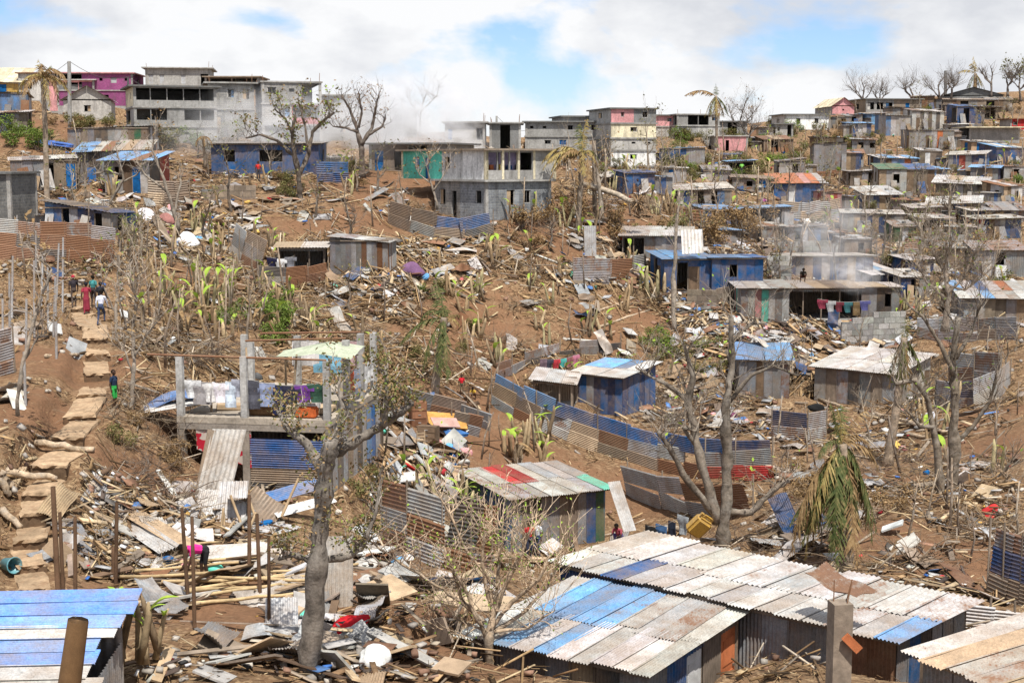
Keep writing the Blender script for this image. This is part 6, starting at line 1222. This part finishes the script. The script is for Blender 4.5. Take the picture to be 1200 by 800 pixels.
# bamboo poles and beams around the bending person
for i, (x0, y0, x1, y1) in enumerate(((150, 668, 330, 655), (140, 682, 350, 676), (190, 690, 390, 684), (205, 698, 420, 672), (180, 702, 360, 690), (170, 660, 300, 648), (200, 706, 330, 694), (150, 676, 280, 670), (160, 653, 260, 640), (225, 712, 380, 700), (130, 650, 215, 655), (250, 685, 395, 694))):
    a, b = P(x0, y0) + Vector((0, 0, .12 + .05 * (i % 3))), P(x1, y1) + Vector((0, 0, .15 + .05 * (i % 4))); log_thing('bamboo_pole', 'long pale bamboo pole laid on the ground by the bending person', a, b, .055, (.45, .33, .18), 'pole', 'stalk', 'bamboo poles on the ground')
for nm, x0, y0, x1, y1, r_ in (('pale log lying across the lower steps', 42, 524, 110, 531, .14), ('brown log rolled beside the lower steps', 8, 556, 66, 566, .14), ('log wedged next to the lower steps', 0, 560, 14, 578, .16), ('second log wedged next to the lower steps', -4, 568, 12, 586, .14), ('broken log tip beside the striped roof', 4, 602, 24, 622, .13), ('thin log on the dirt bank', 54, 420, 92, 418, .1), ('pale trunk lying on the valley floor', 1020, 485, 1110, 510, .14), ('grey branch across the valley yard', 960, 470, 1020, 490, .12), ('split trunk on the valley debris', 1035, 510, 1088, 514, .13), ('fallen limb below the porch shelter', 870, 450, 960, 440, .1), ('stripped branch beside the yellow drum', 440, 775, 480, 772, .06), ('brown log next to the yellow jerrycan', 755, 628, 810, 622, .16), ('crooked pale branch on the open slope', 690, 370, 745, 350, .09), ('long stripped trunk on the cleared slope', 700, 385, 770, 362, .1)):
    log_thing('log', nm, P(x0, y0) + Vector((0, 0, r_)), P(x1, y1) + Vector((0, 0, r_)), r_, (.38, .29, .20))
for x0, y0, x1, y1, Y in ((298, 655, 270, 580, 46), (312, 640, 288, 575, 47), (280, 650, 300, 600, 46), (240, 655, 275, 610, 45.6), (255, 650, 262, 595, 46), (265, 655, 262, 600, 46), (330, 605, 350, 560, 47)):
    o = pole('rafter_pole', None, at(x0, y0, Y), at(x1, y1, Y + .6), .05, 'wood', (.42, .30, .18)); tag(o, 'split rafter pole leaning on the collapsed roof below the platform', 'pole', 'rafter poles of the collapsed roof')
# rounded household things
def lathe(name, prof, mat, n=14):
    V = [(r_ * math.cos(k * math.tau / n), r_ * math.sin(k * math.tau / n), z) for r_, z in prof for k in range(n)]; Fc = [(j * n + k, j * n + (k + 1) % n, (j + 1) * n + (k + 1) % n, (j + 1) * n + k) for j in range(len(prof) - 1) for k in range(n)]
    Fc += [tuple(range(n - 1, -1, -1)), tuple(range((len(prof) - 1) * n, len(prof) * n))]; return new_mesh(name, V, Fc, mat, True)
BUCK = lathe('bucket', [(.11, 0), (.15, .3), (.165, .31), (.165, .33), (.14, .32), (.105, .03)], 'plastic'); DRUM = lathe('drum', [(.22, 0), (.27, .04), (.27, .26), (.285, .28), (.27, .3), (.27, .56), (.285, .58), (.27, .6), (.27, .86), (.2, .92)], 'plastic', 20); BASIN = lathe('basin', [(.18, 0), (.28, .14), (.3, .15), (.26, .13), (.16, .02)], 'plastic')
def soft(name, s, seed, mat):
    qq = random.Random(seed); bm = bmesh.new(); bmesh.ops.create_icosphere(bm, subdivisions=3, radius=.5)
    ph = [qq.uniform(0, 6) for _ in range(6)]
    for v in bm.verts: c = v.co; k = 1 + .18 * math.sin(5 * c.x + ph[0]) + .16 * math.sin(7 * c.y + ph[1]) + .1 * math.sin(11 * c.z + ph[2] + 3 * c.x); v.co = Vector((c.x * s[0] * k, c.y * s[1] * k, max(-.3, c.z) * s[2] * k))
    me = bpy.data.meshes.new(name); bm.to_mesh(me); bm.free(); me.materials.append(MATS[mat]); me.polygons.foreach_set('use_smooth', [True] * len(me.polygons)); return me
BAGS = [soft('bag', (.6, .45, .4), s, 'cloth') for s in range(4)]; RAGS = [soft('rag', (.9, .7, .16), s + 9, 'cloth') for s in range(4)]
def jerry():
    bm = bmesh.new(); bmesh.ops.create_cube(bm, size=1); bmesh.ops.scale(bm, vec=(.42, .28, .5), verts=bm.verts[:]); bmesh.ops.bevel(bm, geom=bm.edges[:], offset=.06, segments=3, affect='EDGES')
    for s, c, sz in (((.05, .05, .2), (-.05, 0, .31), 1), ((.24, .05, .05), (.03, 0, .31), 1), ((.05, .05, .1), (.13, 0, .27), 1), ((.07, .07, .08), (-.16, 0, .29), 1)):
        g = bmesh.ops.create_cube(bm, size=1); bmesh.ops.scale(bm, vec=s if s[2] < .2 else (.05, .05, .1), verts=g['verts']); bmesh.ops.translate(bm, vec=(c[0], c[1], c[2] - (.03 if s[2] >= .2 else 0)), verts=g['verts'])
    me = bpy.data.meshes.new('jerrycan'); bm.to_mesh(me); bm.free(); me.materials.append(MATS['plastic']); return me
JC = jerry()
def put(name, me, label, cat, p_, col, e=(0, 0, 0), sc=1.0, group=None): return tag(ob(name, me, None, Matrix.Translation(p_) @ Euler(e).to_matrix().to_4x4() @ Matrix.Scale(sc, 4), col), label, cat, group)
put('jerrycan', JC, 'dirty yellow jerrycan hanging tilted in the forked bare tree', 'jerrycan', at(819, 616, 52), (.50, .30, .06), (.5, .6, .3), 1.65)
put('drum', DRUM, 'yellow plastic drum lying on its side under the old grey tree', 'drum', at(388, 777, 32.4), (.55, .30, .04), (R(90), 0, R(82)), 1.05)
put('white_sack', BAGS[1], 'torn white sack beside the yellow drum', 'sack', P(437, 785) + Vector((0, 0, .25)), (.55, .55, .53), (.5, .4, 0), 1.3)
put('yellow_can', JC, 'small ochre canister near the red plastic scrap', 'canister', P(440, 756) + Vector((0, 0, .18)), (.45, .24, .05), (1.4, .2, .5), .9)
put('red_scrap', RAGS[0], 'crumpled bright red plastic scrap beside the yellow drum', 'plastic', P(410, 748) + Vector((0, 0, .3)), (.48, .015, .02), (.4, -.5, .3), 1.15)
def ball():
    bm = bmesh.new(); bmesh.ops.create_icosphere(bm, subdivisions=3, radius=.135); me = bpy.data.meshes.new('football'); bm.to_mesh(me); bm.free(); m_, nt_, p__ = base_nodes('football'); tcn = N(nt_, 'ShaderNodeTexCoord'); vo_ = N(nt_, 'ShaderNodeTexVoronoi', i_Scale=6.0); L(nt_, tcn.outputs['Object'], vo_.inputs['Vector']); L(nt_, mixc(nt_, ramp(nt_, vo_.outputs['Distance'], (.26, 0.0), (.3, 1.0)), (.03, .03, .03), (.75, .75, .73)), p__.inputs['Base Color']); me.materials.append(m_); me.polygons.foreach_set('use_smooth', [True] * len(me.polygons)); return me
put('football', ball(), 'white and black football on the bare soil', 'ball', P(311, 775) + Vector((0, 0, .12)), (1, 1, 1))
put('teal_bucket', BUCK, 'teal bucket lying beside the lower steps', 'bucket', P(6, 668) + Vector((0, 0, .2)), (.10, .28, .32), (1.5, .2, .9), 1.5)
put('foam_block', BAGS[2], 'pale foam block lying in the valley debris', 'foam', P(919, 506) + Vector((0, 0, .3)), (.62, .52, .40), (.2, .1, 0), 2.0)
put('black_bag', BAGS[0], 'black torn bag beside the white roofed valley house', 'bag', P(956, 482) + Vector((0, 0, .2)), (.015, .015, .015), (0, .1, 0), 1.8)
put('blue_tarp', RAGS[1], 'crumpled blue tarpaulin beside the striped lean slope', 'tarpaulin', P(66, 172) + Vector((0, 0, .2)), (.08, .16, .45), (0, .1, 0), 3.6)
put('white_cloth', RAGS[2], 'white cloth caught on the broken stems', 'cloth', P(222, 288) + Vector((0, 0, .4)), (.62, .61, .60), (.8, .2, .4), 1.7)
put('white_cloth', RAGS[3], 'white cloth hung over a bush beside the red rug', 'cloth', P(172, 262) + Vector((0, 0, .5)), (.62, .60, .62), (.9, .1, 0), 1.8)
put('red_rug', RAGS[0], 'speckled red rug hung on a bush', 'rug', P(196, 266) + Vector((0, 0, .5)), (.34, .16, .14), (1.2, .1, 0), 1.4)
put('purple_cloth', RAGS[1], 'purple cloth draped on stumps beside the grey shed', 'cloth', P(487, 326) + Vector((0, 0, .6)), (.17, .09, .17), (1.1, .3, .2), 1.6)
put('blue_hanging_tarp', RAGS[3], 'blue tarpaulin over broken furniture in the wreckage heap', 'tarpaulin', P(536, 516) + Vector((0, 0, .4)), (.05, .14, .34), (.1, .1, .5), 1.5)
put('orange_panel', unit('box', 'wood'), 'orange brown wardrobe panel in the wreckage heap', 'panel', P(524, 506) + Vector((0, 0, .7)), (.45, .24, .07), (.5, .15, .3), .01).matrix_basis = Matrix.Translation(P(524, 506) + Vector((0, 0, .6))) @ Euler((.5, .12, .25)).to_matrix().to_4x4() @ Matrix.Diagonal((2.0, 1.2, .06, 1))
put('pink_panel', unit('box', 'wood'), 'dusty pink board resting on the orange brown panel', 'panel', P(524, 512), (.42, .26, .22)).matrix_basis = Matrix.Translation(P(522, 512) + Vector((0, 0, .75))) @ Euler((.45, .1, .4)).to_matrix().to_4x4() @ Matrix.Diagonal((1.4, .8, .05, 1))
def chair(label, p_, yaw, col):
    r = root('wooden_chair', label, 'chair', p_, yaw); box('seat', r, (0, 0, .43), (.44, .42, .04), 'wood', col)
    for x in (-.19, .19):
        for y in (-.18, .18): box('leg', r, (x, y, .21 if y < 0 else .45), (.045, .045, .42 if y < 0 else .9), 'wood', col)
    for z in (.62, .78): box('slat', r, (0, .18, z), (.34, .025, .07), 'wood', col)
chair('pale wooden chair standing in the wreckage heap', P(492, 528) + Vector((0, 0, .1)), R(200), 't'); chair('brown wooden chair near the sitting child', P(548, 470), R(150), 'n')
def dresser(label, p_, yaw, s, col):
    r = root('dresser', label, 'dresser', p_, yaw); box('carcass', r, (0, 0, s[2] / 2), s, 'wood', col)
    for k in range(3): d_ = box('drawer', r, (0, -s[1] / 2 - .012, s[2] * (.2 + .3 * k)), (s[0] * .9, .03, s[2] * .26), 'wood', tuple(min(1, v * 1.2) for v in CODE[col])); ob('handle', unit('box', 'metal'), d_, Matrix.Translation((0, -.9, 0)) @ Matrix.Diagonal((.2, .8, .12, 1)), 's')
dresser('brown chest of drawers tipped in the wreckage heap', P(502, 522) + Vector((0, 0, .1)), R(-20), (1.0, .5, .9), 'n'); dresser('rusty red cabinet standing behind the wreckage heap', P(490, 500), R(20), (.8, .5, 1.3), 'r'); dresser('white broken fridge box beside the patchwork roof shack', P(1170, 332), R(10), (1.0, .7, 1.5), 'w')
MIX = [('rag', RAGS, 'cloth scrap', 'cloth'), ('bag', BAGS, 'stuffed bag', 'bag'), ('bucket', [BUCK], 'plastic bucket', 'bucket'), ('basin', [BASIN], 'plastic basin', 'basin'), ('jerrycan', [JC], 'plastic jerrycan', 'jerrycan')]
MC = [('w', 5), ('h', 4), ('R', 3), ('b', 3), ('l', 3), ('p', 2), ('k', 3), ('y', 2), ('m', 2), ('G', 1), ('u', 1), ('s', 2)]; MCL = [c for c, k in MC for _ in range(k)]
for rect, n in (((440, 560, 480, 590), 26), ((870, 1060, 350, 430), 34), ((790, 880, 350, 420), 10), ((200, 330, 440, 470), 8), ((320, 480, 650, 790), 12), ((430, 560, 290, 340), 10), ((1000, 1200, 160, 330), 40), ((800, 1000, 180, 300), 24), ((180, 320, 195, 290), 20), ((300, 450, 190, 235), 14), ((640, 780, 270, 340), 10), ((760, 900, 430, 500), 12), ((140, 330, 560, 690), 10), ((940, 1180, 440, 650), 14), ((150, 480, 320, 420), 10), ((20, 130, 160, 250), 10)):
    for p_ in pick(rect, n, q):
        nm, ms, wd, cat = q.choice(MIX[:2] * 3 + MIX[2:]); ch = q.choice(MCL); lmk = near_lm(p_)
        put(nm, q.choice(ms), f'{CNAME[ch]} {wd} among the debris near {lmk}', cat, p_ + Vector((0, 0, .1)), ch, (q.gauss(0, .5), q.gauss(0, .5), q.uniform(0, 6.3)), q.uniform(.5, 1.05), f'household scraps near {lmk}')
line('washing line on the low grey fence', P(632, 442) + Vector((0, 0, 1.2)), P(678, 436) + Vector((0, 0, 1.2)), [('towel', (.15, .10, .12), 'dark plum'), ('shirt', (.05, .05, .07), 'black'), ('shirt', (.40, .04, .05), 'red'), ('shirt', (.10, .45, .42), 'turquoise'), ('shirt', (.30, .12, .12), 'brown red'), ('shirt', (.55, .20, .28), 'pink')], where='above the blue cabin')
line('washing line under the porch shelter roof', at(958, 350, 106), at(1018, 352, 106), [('shirt', (.18, .03, .05), 'crimson'), ('shirt', (.32, .32, .32), 'pale'), ('shirt', (.14, .03, .04), 'red'), ('shirt', (.04, .12, .13), 'teal'), ('trousers', (.15, .10, .05), 'ochre'), ('shirt', (.10, .10, .25), 'navy')], where='under the porch shelter')
line('washing line beside the forked tree', P(755, 640) + Vector((0, 0, .9)), P(805, 634) + Vector((0, 0, 1.2)), [('shirt', (.03, .03, .03), 'black'), ('towel', (.10, .22, .45), 'blue'), ('trousers', (.04, .05, .08), 'dark'), ('shirt', (.35, .38, .40), 'grey')], where='beside the forked tree')
line('washing line in the lean-to kitchen', at(312, 300, 93), at(345, 300, 93), [('shirt', (.02, .02, .05), 'navy'), ('shirt', (.70, .70, .70), 'white'), ('shirt', (.20, .20, .22), 'grey')], where='of the lean-to kitchen')
line('washing line by the valley fence', at(1060, 463, 94), at(1100, 466, 94), [('shirt', (.50, .50, .50), 'pale grey'), ('towel', (.30, .03, .10), 'maroon'), ('shirt', (.55, .08, .05), 'red'), ('towel', (.05, .12, .35), 'blue')], where='by the valley house')

# ------------------------------------------------------------------ what nobody could count
def mass(name, label, n, rects, size, cols, flat=False, seed=0, lift=.03):
    g = np.random.default_rng(seed); w = np.array([r_[4] for r_ in rects], float); w /= w.sum(); P3 = []
    for r_, k in zip(rects, (w * n).astype(int)):
        pp, ok = PP(g.uniform(r_[0], r_[1], k), g.uniform(r_[2], r_[3], k)); ok &= ~in_pads(pp[:, 0], pp[:, 1], .05); ok &= g.uniform(0, 1, k) < np.clip((vnoise(pp[:, 0], pp[:, 1], 4.5, 21) + vnoise(pp[:, 0], pp[:, 1], 1.8, 22) * .6 + .5 - .28) * 2.4, .22, 1); ok &= g.uniform(0, 1, k) > bare_at(pp[:, 0], pp[:, 1]) * .85; P3.append(pp[ok])
    p3 = np.concatenate(P3); n = len(p3); e = .3; x, y = p3[:, 0], p3[:, 1]
    nn = np.c_[-(H(x + e, y) - H(x - e, y)) / (2 * e), -(H(x, y + e) - H(x, y - e)) / (2 * e), np.ones(n)]; nn += g.normal(0, .16, nn.shape); nn /= np.linalg.norm(nn, axis=1)[:, None]
    a = g.uniform(0, 6.283, n); t_ = np.c_[np.cos(a), np.sin(a), np.zeros(n)]; t_ -= nn * (t_ * nn).sum(1)[:, None]; t_ /= np.linalg.norm(t_, axis=1)[:, None]
    if not flat: t_ = t_ + nn * np.abs(g.normal(0, .25, n))[:, None]; t_ /= np.linalg.norm(t_, axis=1)[:, None]
    b = np.cross(nn, t_); b /= np.linalg.norm(b, axis=1)[:, None]; c3 = np.cross(t_, b)
    far = np.clip(p3[:, 1] / 75, .7, 1.15)
    ln = g.uniform(*size[0], n) * far; wd = g.uniform(*size[1], n) * far; th = g.uniform(*size[2], n) * far
    hp = np.clip(vnoise(x, y, 4.5, 21) + .15, 0, .5) * (.9 if flat else .5); c = p3 + nn * (lift + (g.uniform(0, 1, n) * (.1 + hp))[:, None]); sg = np.array([(i, j, k) for i in (-.5, .5) for j in (-.5, .5) for k in (-.5, .5)])
    V = c[:, None, :] + sg[None, :, 0:1] * (t_ * ln[:, None])[:, None] + sg[None, :, 1:2] * (b * wd[:, None])[:, None] + sg[None, :, 2:3] * (c3 * th[:, None])[:, None]
    fq = np.array([(0, 1, 3, 2), (4, 6, 7, 5), (0, 4, 5, 1), (2, 3, 7, 6), (0, 2, 6, 4), (1, 5, 7, 3)]); Fq = (np.arange(n) * 8)[:, None, None] + fq[None]
    cc = np.array(cols)[g.integers(0, len(cols), n)] * g.uniform(.65, 1.25, (n, 1)); tint = np.repeat(np.c_[cc, np.ones(n)], 6, axis=0)
    o = ob(name, quads(name, V, Fq, 'scrap', tint)); o['kind'] = 'stuff'; o['label'] = label; o['category'] = name.replace('_', ' '); return o
WIDE = [(0, 1200, 125, 230, .16), (0, 1200, 200, 330, .28), (0, 1200, 300, 480, .32), (0, 1200, 450, 800, .34)]
STRAW = [(.33, .22, .115), (.22, .14, .07), (.12, .075, .04), (.42, .32, .19), (.07, .045, .025), (.17, .10, .05)]
mass('straw', 'dry straw and leaf litter over the hillside', 85000, WIDE + [(450, 800, 300, 480, .2)], ((.1, .42), (.015, .045), (.008, .02)), STRAW, seed=1)
mass('fallen_sticks', 'broken sticks and branches strewn over the hillside', 11500, WIDE[:2] + [(450, 860, 290, 480, .2)] + [(140, 500, 250, 480, .5), (100, 330, 480, 700, .16), (500, 1200, 300, 800, .25), (940, 1190, 460, 680, .12)], ((.7, 2.6), (.025, .07), (.025, .07)), STRAW + [(.26, .21, .16), (.40, .33, .25)], seed=2, lift=.08)
mass('dry_leaf_scraps', 'curled dry banana leaves over the hillside', 5500, WIDE + [(140, 700, 240, 440, .4)], ((.3, 1.1), (.08, .2), (.01, .03)), STRAW, seed=3, lift=.06)
DEB = [(160, 560, 690, 800, .07), (930, 1150, 600, 700, .04), (430, 570, 470, 600, .10), (850, 1070, 360, 445, .18), (780, 900, 340, 420, .07), (100, 340, 560, 700, .10), (300, 520, 640, 800, .07), (650, 770, 270, 340, .05), (840, 970, 255, 305, .06), (740, 920, 430, 520, .06), (920, 1190, 480, 700, .08), (180, 320, 225, 310, .05), (40, 250, 180, 260, .06), (960, 1200, 130, 340, .22), (420, 570, 280, 350, .05), (250, 480, 190, 265, .05), (560, 900, 180, 300, .1), (0, 1200, 120, 520, .10)]
mass('splintered_wood', 'splintered boards and planks among the wreckage', 9000, DEB, ((.4, 1.6), (.06, .22), (.02, .05)), [(.36, .24, .13), (.46, .35, .22), (.20, .125, .07), (.30, .24, .18), (.11, .07, .045), (.08, .06, .05)], True, 4, .06)
mass('litter', 'small coloured rubbish among the wreckage', 4000, DEB, ((.08, .34), (.06, .26), (.02, .1)), [(.62, .60, .57), (.55, .53, .50), (.60, .60, .62), (.35, .33, .31), (.45, .04, .05), (.05, .14, .4), (.5, .45, .38), (.4, .34, .27), (.5, .3, .08), (.04, .04, .04), (.5, .42, .32), (.3, .2, .15), (.6, .58, .5)], True, 5, .06)
mass('rubble', 'stones and broken concrete on the soil', 3500, WIDE + DEB[:1] + DEB[5:8], ((.1, .4), (.1, .3), (.08, .2)), [(.30, .27, .24), (.40, .36, .31), (.22, .13, .09)], True, 6, .02)
mass('metal_scraps', 'crumpled scraps of sheet metal among the wreckage', 1400, DEB, ((.4, 1.1), (.2, .6), (.01, .03)), [(.46, .45, .43), (.30, .30, .30), (.12, .11, .10), (.20, .11, .07), (.25, .14, .09), (.42, .36, .28), (.3, .3, .3), (.2, .16, .13), (.1, .2, .42), (.4, .38, .36)], True, 7, .1)

# ------------------------------------------------------------------ smoke
def smoke(label, px, py, Y, s, dens, seed, rot=0):
    c = at(px, py, Y); bm = bmesh.new(); bmesh.ops.create_icosphere(bm, subdivisions=3, radius=1.0); me = bpy.data.meshes.new('smoke'); bm.to_mesh(me); bm.free()
    m_ = bpy.data.materials.new('smoke'); m_.use_nodes = True; nt_ = m_.node_tree; nt_.nodes.clear(); o_ = N(nt_, 'ShaderNodeOutputMaterial'); v_ = N(nt_, 'ShaderNodeVolumePrincipled', i_Anisotropy=.2); v_.inputs['Color'].default_value = (.98, .985, 1.0, 1)
    tcn = N(nt_, 'ShaderNodeTexCoord'); ln_ = N(nt_, 'ShaderNodeVectorMath', operation='LENGTH'); L(nt_, tcn.outputs['Object'], ln_.inputs[0]); va = N(nt_, 'ShaderNodeVectorMath', operation='ADD'); va.inputs[1].default_value = (seed, seed * 2, 0); L(nt_, tcn.outputs['Object'], va.inputs[0])
    nz = N(nt_, 'ShaderNodeTexNoise', i_Scale=2.3, i_Detail=5.0, i_Roughness=.6, i_Distortion=1.0); L(nt_, va.outputs[0], nz.inputs['Vector'])
    fall = math_n(nt_, 'SUBTRACT', 1.0, ln_.outputs['Value'], clamp=True); nn_ = math_n(nt_, 'MULTIPLY', math_n(nt_, 'SUBTRACT', nz.outputs[0], .43), 5.0, clamp=True); d_ = math_n(nt_, 'MULTIPLY', math_n(nt_, 'MULTIPLY', fall, nn_), dens * 2.2); L(nt_, d_, v_.inputs['Density']); L(nt_, v_.outputs[0], o_.inputs['Volume'])
    me.materials.append(m_); o = ob('smoke', me, None, Matrix.Translation(c) @ Matrix.Rotation(R(rot), 4, 'Y') @ Matrix.Diagonal((*s, 1))); o['kind'] = 'stuff'; o['label'] = label; o['category'] = 'smoke'
smoke('white smoke drifting behind the concrete house with blue door', 482, 148, 143, (8.6, 4, 6.0), 1.0, 3, 20)
smoke('thin pale smoke over the grey ridge houses', 345, 160, 132, (14, 5, 5.2), .24, 8)
smoke('bluish smoke rising from the smoky shed', 975, 292, 112, (4.8, 3, 4.4), .16, 5, -25)
smoke('dense white smoke puff beside the striped lean-to', 1003, 322, 108, (2.2, 1.5, 1.7), .6, 9)
smoke('faint smoke above the patchwork shed', 945, 262, 122, (6, 3, 3.8), .05, 12)
